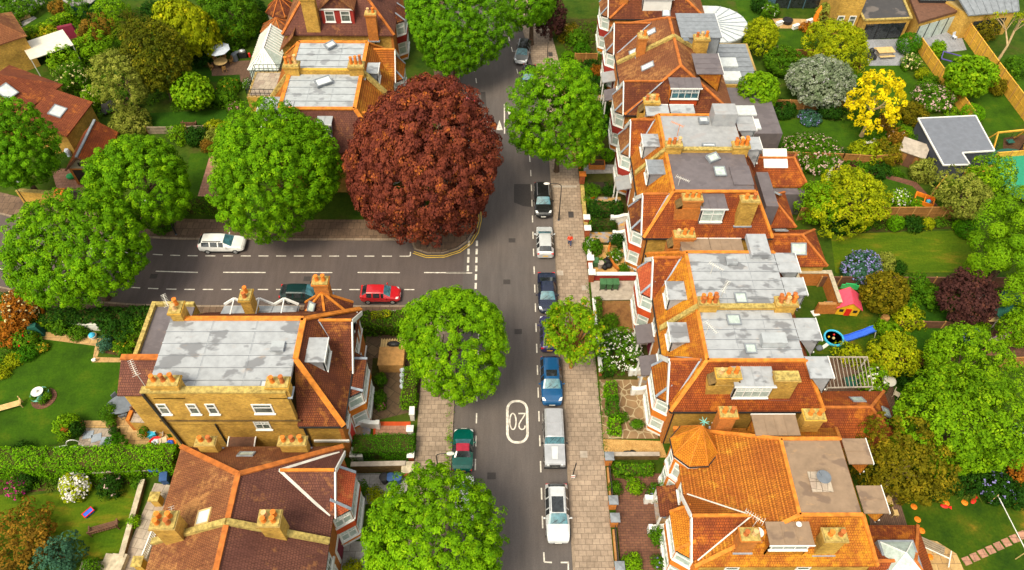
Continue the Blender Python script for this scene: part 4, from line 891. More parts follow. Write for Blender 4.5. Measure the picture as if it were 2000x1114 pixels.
r7 = ridge_house('brick_house', 'brown tiled house with a large ribbed zinc dormer on its garden side', 75.0, 82.8, False, True, 79.4)
r7.dormer((24.6,77.6,6.3), (1,0,0), 4.6, 2.9, 4.4, cheek='zinc', top='zinc', blank=True)
for px in ((1270,64),(1240,101)): r7.skylight(hit(*px,*r7.WP), (-.6,0,1), .95, 1.4, 'glass_white')
door(r7, 76.4, steps=False, canopy='felt_grey')
r8 = ridge_house('brick_house', 'farthest tiled house of the right hand row beside a curved glass roof', 84.4, 95.0, True, True, 87.2, run=4.6)
r8.chimney(14.9, 86.3, 6.6, 9.4, 1.0, 1.0, 2, mat='brick_orange'); bp = hit(1285,30,*r8.SP); r8.dormer((19.0,85.2,6.4), (0,-1,0), 3.6, 1.6, 1.5, cheek='lead', top='lead_light', blank=True)
r8.skylight(hit(1301,12,*r8.SP), (0,-.78,1), 1.0, 2.6, 'glass_white')
for hh in (r2, r3, r4, r5):
    for z in (1.0, 3.8):
        hh.window(hh.L((XF+11.7,(hh.y0+hh.y1)/2-1.6,z)), (0,1,0), (1,0,0), 1.5, 1.6, 2, 2); 
for hh, xs in ((r2,(17.0,20.5)),(r4,(16.5,20.0)),(r6,(17.0,20.0)),(r1,(15.5,20.5))):
    for x in xs: hh.window(hh.L((x,hh.y0,3.7)), (1,0,0), (0,-1,0), 1.0, 1.5, 1, 2)
# ---------------------------------------------------------------- garden side extensions (each belongs to its house)
def ext_hip(h, x0, y0, x1, y1, ez, rz, tile, walls='brick_yellow', inset=None, ridge='ridge_rust', name='rear_extension'):
    b = MB(); o = h.o; b.box(x0+.2-o.x,y0+.2-o.y,0,x1-.2-o.x,y1-.2-o.y,ez-.05); ex = b.build(name, walls, h.t)
    ym = (y0+y1)/2; xr = x1-(inset or (y1-y0)/2); q = lambda x,y,z: Vector((x,y,z))-o; b = MB()
    for p in ([q(x0,y0,ez),q(x1,y0,ez),q(xr,ym,rz),q(x0,ym,rz)],[q(x0,y1,ez),q(x1,y1,ez),q(xr,ym,rz),q(x0,ym,rz)],[q(x1,y0,ez),q(x1,y1,ez),q(xr,ym,rz)]): b.slab(p,.12)
    rf = b.build('extension_roof', tile, ex); b = MB()
    for a, c in ((q(x0,ym,rz),q(xr,ym,rz)),(q(xr,ym,rz),q(x1,y0,ez)),(q(xr,ym,rz),q(x1,y1,ez))): b.bar(a+Vector((0,0,.05)),c+Vector((0,0,.05)),.24,.12)
    b.build('ridge_tiles', ridge, ex); return ex, ym, xr
e4, ym, xr = ext_hip(r4, 25.1, 51.6, 29.2, 56.6, 3.3, 5.2, 'tile_red'); e4b, ym2, xr2 = ext_hip(r4, 25.1, 46.9, 31.2, 51.7, 2.9, 4.7, 'tile_red')
for c, n, w, hh in (((26.6,53.1,4.55),(0,-.76,1),.9,1.3),((27.6,55.0,4.7),(.5,.6,1),.9,1.2),((27.2,50.6,3.95),(0,.75,1),1.3,.8),((28.4,48.2,3.95),(0,-.75,1),1.5,1.2)): r4.skylight(c, n, w, hh, 'glass_pale')
e5, ym5, xr5 = ext_hip(r5, 25.4, 57.5, 31.9, 62.6, 3.2, 4.9, 'tile_red', inset=1.4)
b = MB(); b.prism([(25.4-r5.o.x,56.6-r5.o.y),(31.5-r5.o.x,56.6-r5.o.y),(31.5-r5.o.x,57.5-r5.o.y),(25.4-r5.o.x,57.5-r5.o.y)],0,3.0); b.build('flat_extension','felt_dark',r5.t)
b = MB(); a_ = r5.L((27.3,59.2,4.15)); b.obox(a_, (2.5,0,0), (0,1.9,.95), (0,-.13,.28)); lf = b.build('roof_lantern','white',r5.t); b = MB()
for i in range(3): b.obox(a_+Vector((.12+.78*i,.1,.24)), (.7,0,0), (0,1.7,.85), (0,-.05,.12))
b.build('pane','glass_teal',lf)
b = MB(); b.obox(r5.L((25.5,51.8,0)), (1.2,0,0), (0,4.8,0), (0,0,6.1)); b.build('rear_wing','felt_dark',r5.t)
e2, ym6, xr6 = ext_hip(r2, 25.2, 27.9, 32.3, 33.1, 2.9, 4.7, 'tile_red'); r2.skylight((29.3,31.7,3.85), (0,.7,1), 1.1, .9, 'glass_pale'); r2.skylight((31.4,30.6,3.7), (.7,0,1), .9, .9, 'glass_pale')
e1, ym7, xr7 = ext_hip(r1, 25.8, 15.0, 31.2, 21.5, 2.9, 4.6, 'tile_red', inset=2.0)
b = MB(); q = r1.L((28.4,18.6,4.35)); b.box(q.x-1.3,q.y-1.25,q.z-.9,q.x+1.3,q.y+1.25,q.z,0); lf = b.build('roof_lantern','zinc',r1.t); b = MB()
cs = [q+Vector((i*1.15,j*1.1,.02)) for i,j in ((-1,-1),(1,-1),(1,1),(-1,1))]
for i in range(4): b.poly([cs[i],cs[(i+1)%4],q+Vector((0,0,.85))])
b.build('pane','glass_pale',lf); b = MB()
for c in cs: b.bar(c, q+Vector((0,0,.88)), .07, .07)
b.build('glazing_bar','white',lf)
b = MB(); o = r6.o
b.prism([(25.2-o.x,66.2-o.y),(31.3-o.x,66.2-o.y),(31.3-o.x,74.5-o.y),(25.2-o.x,74.5-o.y)],0,3.0,0); b.build('flat_extension',['felt_dark','brick_yellow'],r6.t)
for y in (70.0,67.6):
    b = MB(); b.box(26.6-o.x,y-.8-o.y,3.02,29.0-o.x,y+.9-o.y,3.22); b.build('rooflight','glass_white',r6.t)
b = MB(); o = r7.o; b.prism([(25.2-o.x,75-o.y),(30.8-o.x,75-o.y),(30.8-o.x,83.5-o.y),(25.2-o.x,83.5-o.y)],0,3.0,0); fe = b.build('flat_extension','brick_yellow',r7.t); b = MB(); b.prism([(25.2-o.x,75.2-o.y),(30.5-o.x,75.2-o.y),(30.5-o.x,83.3-o.y),(25.2-o.x,83.3-o.y)],2.9,3.06)
for i in range(8): y = 75.6+i*.98-o.y; b.box(25.3-o.x,y-.04,3.06,30.4-o.x,y+.04,3.14)
b.build('zinc_roof','zinc',fe)
for y in (76.4,79.2):
    b = MB(); b.box(26.2-o.x,y-.9-o.y,3.1,28.6-o.x,y+.9-o.y,3.3); b.build('rooflight','glass_white',r7.t)
b = MB(); o = r8.o; pts = [(25.2,84.0),(27.6,84.0)] + [(27.6+4.2*math.sin(a),88.2-4.2*math.cos(a)) for a in np.linspace(.1,2.9,14)] + [(25.2,92.4)]
b.prism([(x-o.x,y-o.y) for x,y in pts],2.6,2.85); gr = b.build('glass_roof','glass_white',r8.t); b = MB(); b.prism([(25.2+(x-25.2)*.95-o.x,88.2+(y-88.2)*.95-o.y) for x,y in pts],0,2.58); b.build('sun_room','cream',r8.t); b = MB()
for a in np.linspace(.2,2.8,10): b.bar((26.6-o.x,88.2-o.y,2.9),(27.6+4.2*math.sin(a)-o.x,88.2-4.2*math.cos(a)-o.y,2.9),.09,.06)
b.build('glazing_bar','lead_strip',gr)
# ---------------------------------------------------------------- houses on the left of the road (fronts face east)
GL = 'brick houses along the street'
l2 = House('brick_house', 'big yellow brick house with a patched lead flat roof beside the side street', -12.45, -1, 28.5, 39.2, 13.6, group=GL); l2.walls('brick_yellow','brick_orange'); e, fz = 5.8, 9.8
d0, d1, ys, yn, fs, fn = 3.2, 13.0, 28.3, 39.6, 28.5, 35.6
l2.roof([(0,[(-.25,ys,e),(-.25,yn,e),(d0,fn,fz),(d0,31.8,fz)]),(0,[(-.25,ys,e),(3.3,ys,e),(3.3,31.2,9.1),(d0,31.8,fz)]),(0,[(d0,fn,fz),(d1,fn,fz),(d1,yn-.4,e),(-.25,yn,e)])], ['tile_brown'])
l2.ridge([((d0,31.8,fz),(d0,fn,fz)),((d0,31.8,fz),(-.25,ys,e)),((d0,fn,fz),(d1,fn,fz)),((d0,fn,fz),(-.25,yn,e))], 'ridge_orange', .42)
l2.lead_flat(d0+.1, 13.62, 28.9, fn-.1, fz+.02, 'lead', rolls='y', step=1.0)
b = MB(); l2.box(b, 3.25, 28.5, 5.7, 13.6, 28.9, 10.5); w_ = b.build('gable_wall', 'brick_yellow', l2.t); b = MB(); l2.box(b, 3.2, 28.42, 10.5, 13.65, 28.98, 10.62); b.build('coping', 'mossy_stone', w_)
b = MB(); l2.box(b, 13.0, 28.9, 5.0, 13.58, 35.6, 9.5); b.build('rear_wall', 'brick_yellow', l2.t)
for x, z, w, h, c in ((-25.6,7.4,.75,1.5,1),(-23.4,7.4,.75,1.5,1),(-22.0,7.4,.75,1.5,1),(-18.6,7.5,1.5,1.35,1),(-19.1,5.0,1.2,1.35,2)): l2.window(l2.L((x,28.5,z)), (1,0,0), (0,-1,0), w, h, c, 2)
b = MB(); b.bar(l2.L((-25.9,28.38,10.5)), l2.L((-25.4,28.38,0)), .16, .16); b.build('downpipe','pipe_black',l2.t); l2.downpipe(9.6,28.42,0,5.9,0); l2.downpipe(2.9,28.4,0,5.7,0,r=.09)
b = MB(); b.box(l2.L((-26.1,0,0)).x,28.41-l2.o.y,6.35,l2.L((-15.4,0,0)).x,28.49-l2.o.y,6.5); b.build('string_course','brick_dark',l2.t)
b = MB(); b.box(l2.L((-15.0,0,0)).x,28.36-l2.o.y,3.0,l2.L((-12.2,0,0)).x,28.49-l2.o.y,3.25); b.build('white_band','white',l2.t)
b = MB(); o = l2.L((-21.6,28.5,3.0)); q = 7
for i in range(q):
    a, c = i/q*PI/2, (i+1)/q*PI/2; b.slab([o+Vector((0,-1.3*math.sin(a),.7*math.cos(a))),o+Vector((2.1,-1.3*math.sin(a),.7*math.cos(a))),o+Vector((2.1,-1.3*math.sin(c),.7*math.cos(c))),o+Vector((0,-1.3*math.sin(c),.7*math.cos(c)))],.05,0)
for x in (0,2.1):
    for i in range(q):
        a, c = i/q*PI/2, (i+1)/q*PI/2; b.bar(o+Vector((x,-1.33*math.sin(a),.74*math.cos(a))),o+Vector((x,-1.33*math.sin(c),.74*math.cos(c))),.09,.09,1)
b.bar(o+Vector((0,-1.33,.02)),o+Vector((2.1,-1.33,.02)),.09,.09,1); b.build('door_canopy',['timber_dark','white'],l2.t)
l2.chimney(-24.3, 29.0, 9.6, 11.3, 2.1, .8, 3, pot_h=.8); l2.chimney(-16.2, 29.0, 9.6, 11.1, 1.5, .8, 2, pot_h=.8); l2.chimney(-25.4, 35.9, 8.8, 10.9, .85, 1.1, 2, along='y', pot_h=.75); l2.chimney(-20.9, 38.3, 6.0, 9.4, .8, 1.1, 2, along='y', pot_h=.7)
b = MB(); l2.box(b, 4.2, 32.4, fz+.03, 5.2, 33.3, fz+.3); b.build('roof_hatch','lead_light',l2.t)
l2.skylight(l2.o + l2.w(4.6,29.5,fz+.1), (0,0,1), 1.6, .8, 'glass_white', thick=.1)
l2.dormer((-13.75,33.1,7.2), (1,0,0), 2.0, 1.9, 1.7, cols=1, glass='glass')
l2.gable(36.2, 3.0, 8.7, 2.3, 'tile_brown', ridge='ridge_orange'); l2.bay(33.2, 4.4, 1.15, zr=5.4, roof='tile_brown', panel='render_orange', base='render_orange', zg=5.7)
for z in (1.0,3.7): l2.window(l2.w(-.02,35.6,z), (0,1,0), (1,0,0), 1.7, 1.5, 3, 2)
# half timber strips on the gable front
for y in (36.0,37.0,38.0,38.9,35.0): b = MB(); l2.box(b, -.10, y-.09, 3.4, -.02, y+.09, 6.2); b.build('timber_trim','white',l2.t)
for z in (3.3,5.7,.6): b = MB(); l2.box(b, -.12, 34.9, z, -.02, 39.2, z+.22); b.build('timber_trim','white',l2.t)
# corner tower roof and zig zag lead bay on the side street front
b = MB(); cx, cy = -15.0, 39.5; n6 = [l2.L((cx+2.4*math.cos(a), cy+2.4*math.sin(a)*.6, 5.9)) for a in [PI/6+k*PI/3 for k in range(6)]]
for k in range(6): b.slab([n6[k], n6[(k+1)%6], l2.L((cx-.1,cy,8.2))], .12)
tw = b.build('tower_roof','tile_brown',l2.t); b = MB()
for k in range(6): b.bar(n6[k]+Vector((0,0,.05)), l2.L((cx-.1,cy,8.26)), .2, .1)
b.build('tower_hip','ridge_orange',tw); b = MB(); b.prism([tuple(l2.L((cx+2.1*math.cos(a),cy+2.1*math.sin(a)*.6,0)).to_2d()) for a in [PI/6+k*PI/3 for k in range(6)]],0,5.95); b.build('tower_wall','brick_orange',l2.t)
l2.skylight((-16.1,38.9,7.0), (-.5,-.9,.8), .7, .9, 'glass_pale'); l2.chimney(-15.1, 39.9, 7.0, 9.3, 1.2, .8, 2, mat='brick_orange', pot_h=.7)
b = MB(); l2.box(b, 4.9, 37.2, 0, 11.1, 39.4, 6.5); wg = b.build('street_wing','brick_yellow',l2.t); b = MB(); l2.box(b, 4.8, 37.0, 6.5, 11.2, 39.3, 6.62); 
for i in range(3):
    a = 4.9+2.1*i
    b.slab([l2.w(a,37.2,7.3),l2.w(a+2.05,37.2,7.3),l2.w(a+2.05,39.3,6.65),l2.w(a,39.3,6.65)],.1)
b.build('zigzag_roof','lead',wg); b = MB()
for i in range(3):
    a = 4.9+2.1*i; b.bar(l2.w(a,39.4,6.7),l2.w(a+1.03,39.4,7.5),.14,.2); b.bar(l2.w(a+1.03,39.4,7.5),l2.w(a+2.05,39.4,6.7),.14,.2); b.bar(l2.w(a+1.03,39.35,7.5),l2.w(a+1.03,37.4,7.42),.08,.08)
b.build('bargeboard','white',wg)
# rear wing with lichened parapets
b = MB(); l2.box(b, 13.6, 30.7, 0, 17.1, 39.4, 6.6); o_ = [l2.w(d,y,z) for d in (13.6,17.1) for y,z in ((30.7,6.6),(33.2,6.6),(33.0,8.05),(30.7,6.95))]; b.add(o_,[(0,1,2,3),(4,7,6,5),(1,5,6,2),(0,3,7,4)]); rw = b.build('rear_wing','brick_yellow',l2.t); b = MB(); b.slab([l2.w(13.55,30.35,6.95),l2.w(13.55,33.0,8.25),l2.w(17.3,33.0,8.25),l2.w(17.3,30.35,6.95)],.14); b.build('wing_roof','tile_dark',rw)
b = MB(); l2.box(b, 13.6, 33.3, 6.6, 16.8, 39.1, 6.75); b.build('wing_flat_roof','felt_dark',rw); b = MB(); l2.box(b, 16.8, 33.0, 6.6, 17.15, 39.4, 7.1); l2.box(b, 13.6, 39.1, 6.6, 16.8, 39.4, 7.08); b.build('parapet','mossy_stone',rw); b = MB(); b.bar(l2.w(13.6,33.0,8.3),l2.w(17.3,33.0,8.3),.5,.12); b.build('ridge_tiles','ridge_rust',rw)
b = MB()
for i in range(10): b.bar(l2.w(17.0,31.8+i*.3,2.9),l2.w(18.4,31.8+i*.3,2.6),.1,.1)
b.bar(l2.w(18.3,31.6,2.5),l2.w(18.3,34.6,2.5),.1,.12)
for y in (31.8,34.4): b.bar(l2.w(18.3,y,0),l2.w(18.3,y,2.5),.1,.1)
b.build('pergola','timber_dark',l2.t)
l2.aerial((-26.2,36.3,9.2), 1.9, (-.5,.8,.0)); l2.aerial((-26.4,29.6,9.6), 2.2, (-.5,.8,.2))
door(l2, 30.0, wide=2.6, col='plastic_red'); l2.window(l2.w(-.02,29.3,3.7), (0,1,0), (1,0,0), 1.2, 1.5, 2, 2)
l2.gutter([((-.28,ys,e-.1),(-.28,33.1,e-.1)),((-.25,ys-.05,e-.1),(3.2,ys-.05,e-.1))])
# -- L1 lower house (north half), dark brown hips
l1 = House('brick_house', 'house with broad dark brown hipped roofs and a salmon tiled bay, nearest the hedge', -12.2, -1, 19.3, 26.4, 11.8, group=GL); l1.walls('brick_yellow','brick_orange'); zr = 9.4
pk = (5.9,22.7,zr)
l1.roof([(0,[(-.2,19.3,e),(-.2,26.6,e),pk,(5.9,19.3,zr)]),(1,[(12.0,19.3,e),(12.0,26.6,e),pk,(5.9,19.3,zr)]),(1,[(-.2,26.6,e),(12.0,26.6,e),pk])], ['tile_dark','tile_moss'])
l1.ridge([(pk,(5.9,19.3,zr)),((-.2,26.6,e),pk),((12.0,26.6,e),pk)], 'ridge_rust', .36)
l1.gable(23.6, 2.45, 8.0, 3.5, 'tile_dark', ridge='ridge_orange', vw=.2, vm='white_old'); l1.bay(23.2, 4.2, 1.2, roof='tile_salmon', panel='render_red', zg=6.9)
NP = ((0,26.6,e),(0,(zr-e)/3.9,1)); l1.chimney(-21.6, 26.0, 6.0, 7.9, 1.3, .6, 2); l1.chimney(-15.3, 26.0, 6.0, 7.9, 1.9, .6, 3)
l1.skylight(hit(481,888,*NP), (0,.9,1), 1.2, .8, 'glass_pale'); WQ = ((-24.2,0,e),(-(zr-e)/6.1,0,1)); l1.skylight(hit(398,1010,*WQ), (-.6,0,1), 1.1, 1.3, 'glass_white', 'timber_pale')
l1.aerial(hit(355,1035,*WQ), 1.9, (-.3,.8,.1)); door(l1, 20.4, wide=1.8, steps=False); l1.downpipe(0.1, 26.4, 0, 5.7, 0)
b = MB(); b.bar(l1.w(-.2,19.3,6.0), l1.w(5.9,19.3,9.55), .42, .3); b.bar(l1.w(5.9,19.3,9.55), l1.w(12.0,19.3,6.0), .42, .3); b.build('parapet','mossy_stone',l1.t)
l1.chimney(-15.2, 19.35, 7.0, 10.0, 1.3, 1.0, 2, 2, pot_h=.6); l1.chimney(-22.2, 19.4, 6.2, 9.6, 1.5, 1.1, 2, 2, pot_h=.65)
l0 = House('brick_house', 'brown roofed house cut off by the bottom edge of the picture, left of the road', -12.2, -1, 8.0, 19.3, 11.8, group=GL); l0.walls('brick_yellow','brick_orange')
l0.roof([(0,[(-.2,8.0,e),(-.2,19.3,e),(5.9,19.3,zr),(5.9,11.8,zr)]),(1,[(12.0,8.0,e),(12.0,19.3,e),(5.9,19.3,zr),(5.9,11.8,zr)]),(0,[(-.2,8.0,e),(12.0,8.0,e),(5.9,11.8,zr)])], ['tile_dark','tile_moss']); l0.ridge([((5.9,11.8,zr),(5.9,19.3,zr))],'ridge_rust',.36)
for y in (17.6,14.2):
    l0.window(l0.w(-.02,y,3.5), (0,1,0), (1,0,0), 1.3, 1.7, 2, 2); l0.window(l0.w(-.02,y,.8), (0,1,0), (1,0,0), 1.3, 1.7, 2, 2)
b = MB(); l0.box(b, -.14, 8.2, 3.05, -.0, 19.2, 3.3); b.build('white_band','white',l0.t)
# -- L3 pair beyond the beech
def lpair(label, ys, yn, hip_s, hip_n, gyc, front, name='brick_house'):
    h = House(name, label, -12.4, -1, ys+(.2 if hip_s else 0), yn-(.2 if hip_n else 0), 12.6, group=GL); h.walls('brick_yellow','brick_orange'); run = 2.8; fs, fn = (ys+run if hip_s else ys), (yn-run if hip_n else yn); z = 9.2
    pl = [(0,[(-.2,ys,e),(-.2,yn,e),(2.6,fn,z),(2.6,fs,z)]),(0,[(12.8,ys,e),(12.8,yn,e),(10.2,fn,z),(10.2,fs,z)])]; sg = [((2.6,fs,z),(2.6,fn,z)),((10.2,fs,z),(10.2,fn,z))]
    if hip_s: pl.append((1,[(-.2,ys,e),(12.8,ys,e),(10.2,fs,z),(2.6,fs,z)])); sg += [((2.6,fs,z),(10.2,fs,z)),((-.2,ys,e),(2.6,fs,z))]
    if hip_n: pl.append((0,[(-.2,yn,e),(12.8,yn,e),(10.2,fn,z),(2.6,fn,z)])); sg += [((2.6,fn,z),(10.2,fn,z)),((-.2,yn,e),(2.6,fn,z)),((12.8,yn,e),(10.2,fn,z))]
    h.roof(pl, [front,'tile_dark']); h.ridge(sg, 'ridge_orange', .4); h.lead_flat(2.75, 10.1, fs+.1, fn-.1, z+.02, 'lead_light', rolls='y', step=1.0); h.gable(gyc, 2.4, 8.3, 2.0, front, ridge='ridge_orange'); h.bay(gyc, 4.0, 1.0, roof=front, panel='render_red', zg=6.9); return h
l3 = lpair('lead roofed house directly behind the copper tree, left of the road', 59.6, 68.3, True, False, 62.8, 'tile_orange')
l3b = lpair('orange tiled house with a lead flat roof next to the white conservatory', 68.3, 76.8, False, True, 73.9, 'tile_orange')
b = MB(); l3.box(b, 2.4, 68.1, 8.8, 10.4, 68.5, 9.75); pw = b.build('parapet','brick_yellow',l3.t); l3.chimney(-15.4, 68.3, 8.8, 10.4, 1.5, .95, 3, pot_h=.95); l3.chimney(-22.2, 68.3, 8.6, 10.4, 1.5, .95, 3, pot_h=.95)
b = MB(); b.bar(l3.w(-.2,68.3,6.1), l3.w(2.5,68.3,9.5), .45, .4); b.bar(l3.w(10.2,68.3,9.4), l3.w(12.8,68.3,6.2), .45, .4); b.build('coping','mossy_stone',pw)
l3.skylight((-18.7,66.4,9.5), (.15,-.25,1), 1.7, 1.0, 'glass_white', thick=.3); l3b.skylight((-18.9,72.9,9.5), (.2,-.2,1), 1.2, .8, 'glass_white', thick=.3)
l3.dormer((-18.0,60.6,6.9), (0,-1,0), 1.3, 1.7, 1.2, top='lead_light', cheek='lead', cols=1); l3b.dormer((-13.5,69.9,7.0), (1,0,0), 1.6, 1.7, 1.5, top='lead_light', cheek='zinc'); l3.dormer((-24.9,63.5,6.5), (-1,0,0), 2.4, 2.2, 1.9, top='lead_light'); l3.dormer((-23.0,61.8,7.2), (0,-1,0), 3.2, 2.0, 1.6, top='lead', blank=True)
b = MB(); l3b.box(b, 13.4, 72.3, 0, 17.2, 77.2, 3.0); te = b.build('roof_terrace','brick_yellow',l3b.t); b = MB(); l3b.box(b, 13.6, 72.6, 3.0, 16.9, 76.9, 3.08); b.build('terrace_floor','patio_pale',te); b = MB()
for p, q in (((17.1,72.4),(17.1,77.1)),((17.1,72.4),(13.5,72.4)),((17.1,77.1),(13.5,77.1))):
    for z in (3.5,4.05): b.bar(l3b.w(*p,z), l3b.w(*q,z), .05, .05)
    for i in range(8): f = i/7; x, y = p[0]+(q[0]-p[0])*f, p[1]+(q[1]-p[1])*f; b.bar(l3b.w(x,y,3.0), l3b.w(x,y,4.05), .04, .04)
b.build('railing','black_metal',te)
# white conservatory on the garden side
b = MB(); o = l3b.o; X0, X1, Y0, Y1, ez_, rz_ = -30.6, -26.9, 77.5, 84.8, 3.0, 4.5; q = lambda x,y,z: Vector((x,y,z))-o; xm = -28.8; yr = 79.8
b.slab([q(X0,Y0,ez_),q(X0,Y1,ez_),q(xm,Y1,rz_),q(xm,yr,rz_)],.06); cr = b.build('conservatory_roof','poly_cream',l3b.t)
b = MB(); b.slab([q(X1,Y0,ez_),q(X1,Y1,ez_),q(xm,Y1,rz_),q(xm,yr,rz_)],.06); b.slab([q(X0,Y0,ez_),q(X1,Y0,ez_),q(xm,yr,rz_)],.06); b.build('pane','glass_pale',cr); b = MB()
for i in range(10): y = Y1-.1-i*.5; b.bar(q(X1,y,ez_+.05),q(xm,y,rz_+.05),.14,.07); b.bar(q(X0,y,ez_+.05),q(xm,y,rz_+.05),.06,.05)
for i in range(7): x = X0+(X1-X0)*i/6; b.bar(q(x,Y0,ez_+.05),q(xm,yr,rz_+.05),.10,.06)
b.bar(q(xm,yr,rz_+.06),q(xm,Y1,rz_+.06),.18,.1); b.build('glazing_bar','white',cr); b = MB(); b.box(*q(X0+.1,Y0+.1,0),*q(X1-.1,Y1-.1,.8)); b.build('plinth','brick_orange',l3b.t); b = MB(); b.box(*q(X0+.14,Y0+.14,.8),*q(X1-.14,Y1-.14,2.9)); b.build('glass_wall','glass_pale',l3b.t)
# -- L4 farthest left house with gabled dormer
l4 = House('brick_house', 'brown roofed house with a two window gabled dormer and tall chimney', -13.2, -1, 80.9, 93.0, 13.0, group=GL); l4.walls('brick_yellow','brick_orange'); zr = 11.0
pk, pk2 = (6.0,87.4,zr), (8.5,87.4,zr)
l4.roof([(0,[(-.2,80.6,e),(13.2,80.6,e),pk2,pk]),(0,[(-.2,80.6,e),(-.2,93.2,e),pk]),(1,[(13.2,80.6,e),(13.2,93.2,e),pk2]),(0,[(-.2,93.2,e),(13.2,93.2,e),pk2,pk])], ['tile_dark','tile_moss']); l4.ridge([((-.2,80.6,e),pk),((13.2,80.6,e),pk2),(pk,pk2)],'ridge_rust',.3)
b = MB(); o = l4.o; cx = -19.6; q = lambda x,y,z: Vector((x,y,z))-o
for sd in (1,-1): b.slab([q(cx,81.4,10.6),q(cx,87.2,10.6),q(cx+sd*2.1,84.2,8.6),q(cx+sd*2.1,81.4,8.6)],.14)
gd = b.build('dormer_roof','tile_moss',l4.t); b = MB(); b.add([q(cx-1.95,81.7,8.5),q(cx+1.95,81.7,8.5),q(cx,81.7,10.5)],[(0,1,2)],1); b.box(*q(cx-1.9,81.7,6.3),*q(cx+1.9,84.2,8.5),0); b.build('dormer',['render_maroon','tile_dark'],l4.t)
for x in (cx-1.5,cx+.35): l4.window(q(x,81.7,6.9), (1,0,0), (0,-1,0), 1.15, 1.45, 1, 2)
b = MB(); b.bar(q(cx-2.0,81.62,8.55),q(cx+2.0,81.62,8.55),.14,.14); b.build('fascia','white',l4.t)
l4.chimney(-22.6, 81.3, 4.0, 10.4, 1.6, .9, 3, pot_h=.7); l4.chimney(-15.5, 80.9, 5.0, 8.6, 1.2, .8, 2, mat='brick_orange', pot_h=.65); l4.bay(85.5, 3.6, 1.0, roof='tile_brown', panel='render_maroon', zg=6.4); l4.skylight((-15.6,85.2,8.4), (0,-.75,1), 1.1, .9, 'glass_white')
l4.downpipe(2.2, 80.85, 0, 5.7, 0)
ex = MB(); ex.box(*q(-26.6,80,0),*q(-25.6,92,4.6)); ew = ex.build('rear_wing','brick_yellow',l4.t); b = MB(); b.slab([q(-26.8,79.4,4.4),q(-24.8,79.4,6.4),q(-24.8,92,6.4),q(-26.8,92,4.4)],.14); b.build('wing_roof','tile_moss',ew)
def hexroof(h, cx, cy, r, ez_, rz_, tile, name):
    b = MB(); o = h.o; p = [Vector((cx+r*math.cos(a),cy+r*math.sin(a),ez_))-o for a in [PI/8+k*PI/4 for k in range(8)]]; t_ = Vector((cx,cy,rz_))-o
    for k in range(8): b.slab([p[k],p[(k+1)%8],t_],.1)
    rr = b.build(name, tile, h.t); b = MB(); b.prism([(cx+r*.9*math.cos(a)-o.x,cy+r*.9*math.sin(a)-o.y) for a in [PI/8+k*PI/4 for k in range(8)]],0,ez_-.05); b.build('garden_room','cream',rr)
    b = MB()
    for k in range(8): b.bar(p[k]+Vector((0,0,.04)),t_+Vector((0,0,.04)),.12,.08)
    b.build('ridge_tiles','ridge_rust',rr)
hexroof(l4, *P(541,46,3.4)[:2], 2.3, 2.7, 4.2, 'tile_moss', 'garden_room_roof'); hexroof(l4, *P(548,10,3.8)[:2], 2.1, 3.2, 5.0, 'tile_brown', 'turret_roof')
# ---------------------------------------------------------------- far left mews: low tiled buildings and the garage
def oblong(name, label, cat, c, rz, L, W, ez_, rz_, tile, walls, hip=False, mono=False, group=None):
    t = empty(name, (c[0],c[1],0), rz, label, cat, group); b = MB(); b.box(-L/2,-W/2,0,L/2,W/2,ez_-.04); wl = b.build('wall', walls, t); b = MB(); ov = .25
    if mono: b.slab([(-L/2-ov,-W/2-ov,ez_+.05),(L/2+ov,-W/2-ov,ez_+.05),(L/2+ov,W/2+ov,rz_),(-L/2-ov,W/2+ov,rz_)],.14); b2 = MB(); b2.add([(-L/2,-W/2,ez_-.05),(-L/2,W/2,ez_-.05),(-L/2,W/2,rz_-.15),(L/2,-W/2,ez_-.05),(L/2,W/2,ez_-.05),(L/2,W/2,rz_-.15)],[(0,1,2),(2,1,0),(3,4,5),(5,4,3),(1,4,5,2),(2,5,4,1)]); b2.build('side_wall', walls, t)
    else:
        i = W/2 if hip else 0
        for sd in (1,-1): b.slab([(-L/2-ov,sd*(W/2+ov),ez_),(L/2+ov,sd*(W/2+ov),ez_),(L/2+ov-i,0,rz_),(-L/2-ov,0,rz_)],.14)
        if hip: b.slab([(L/2+ov,-W/2-ov,ez_),(L/2+ov,W/2+ov,ez_),(L/2+ov-i,0,rz_)],.14)
        b2 = MB()
        for x in ((-L/2,) if hip else (-L/2,L/2)): b2.add([(x,-W/2,ez_-.05),(x,W/2,ez_-.05),(x,0,rz_-.12)],[(0,1,2),(2,1,0)])
        b2.build('gable_wall', walls if cat != 'garage' else 'cream', t); r_ = MB(); r_.bar((-L/2-ov,0,rz_+.05),(L/2+ov-i,0,rz_+.05),.26,.14); r_.build('ridge_tiles','ridge_rust' if cat != 'garage' else 'zinc',t)
    b.build('roof', tile, t); return t
u0 = math.radians(37)
mw = oblong('tiled_house', 'low house with a long reddish tiled roof and two skylights at the left edge', 'house', (-57.2,71.4), math.radians(64), 9.5, 8.0, 3.4, 6.0, 'tile_mews', 'brick_yellow', hip=True, group='low houses behind the side street')
def put_sky(t, c, nrm, w, h, gl='glass_white'):
    k = House.__new__(House); k.o = Vector((0,0,0)); k.t = t; return k.skylight(c, nrm, w, h, gl)
for x in (-2.6,.0): put_sky(mw, (x,-2.0,5.0), (0,-.6,1), 1.6, 1.7)
an = oblong('tiled_annexe', 'small brick annexe with a lean-to tiled roof and one square skylight', 'annexe', (-49.6,68.7), math.radians(82), 5.6, 3.9, 2.9, 4.4, 'tile_mews', 'brick_yellow', mono=True)
put_sky(an, (.0,.1,3.72), (0,-.36,1), 1.7, 1.4)
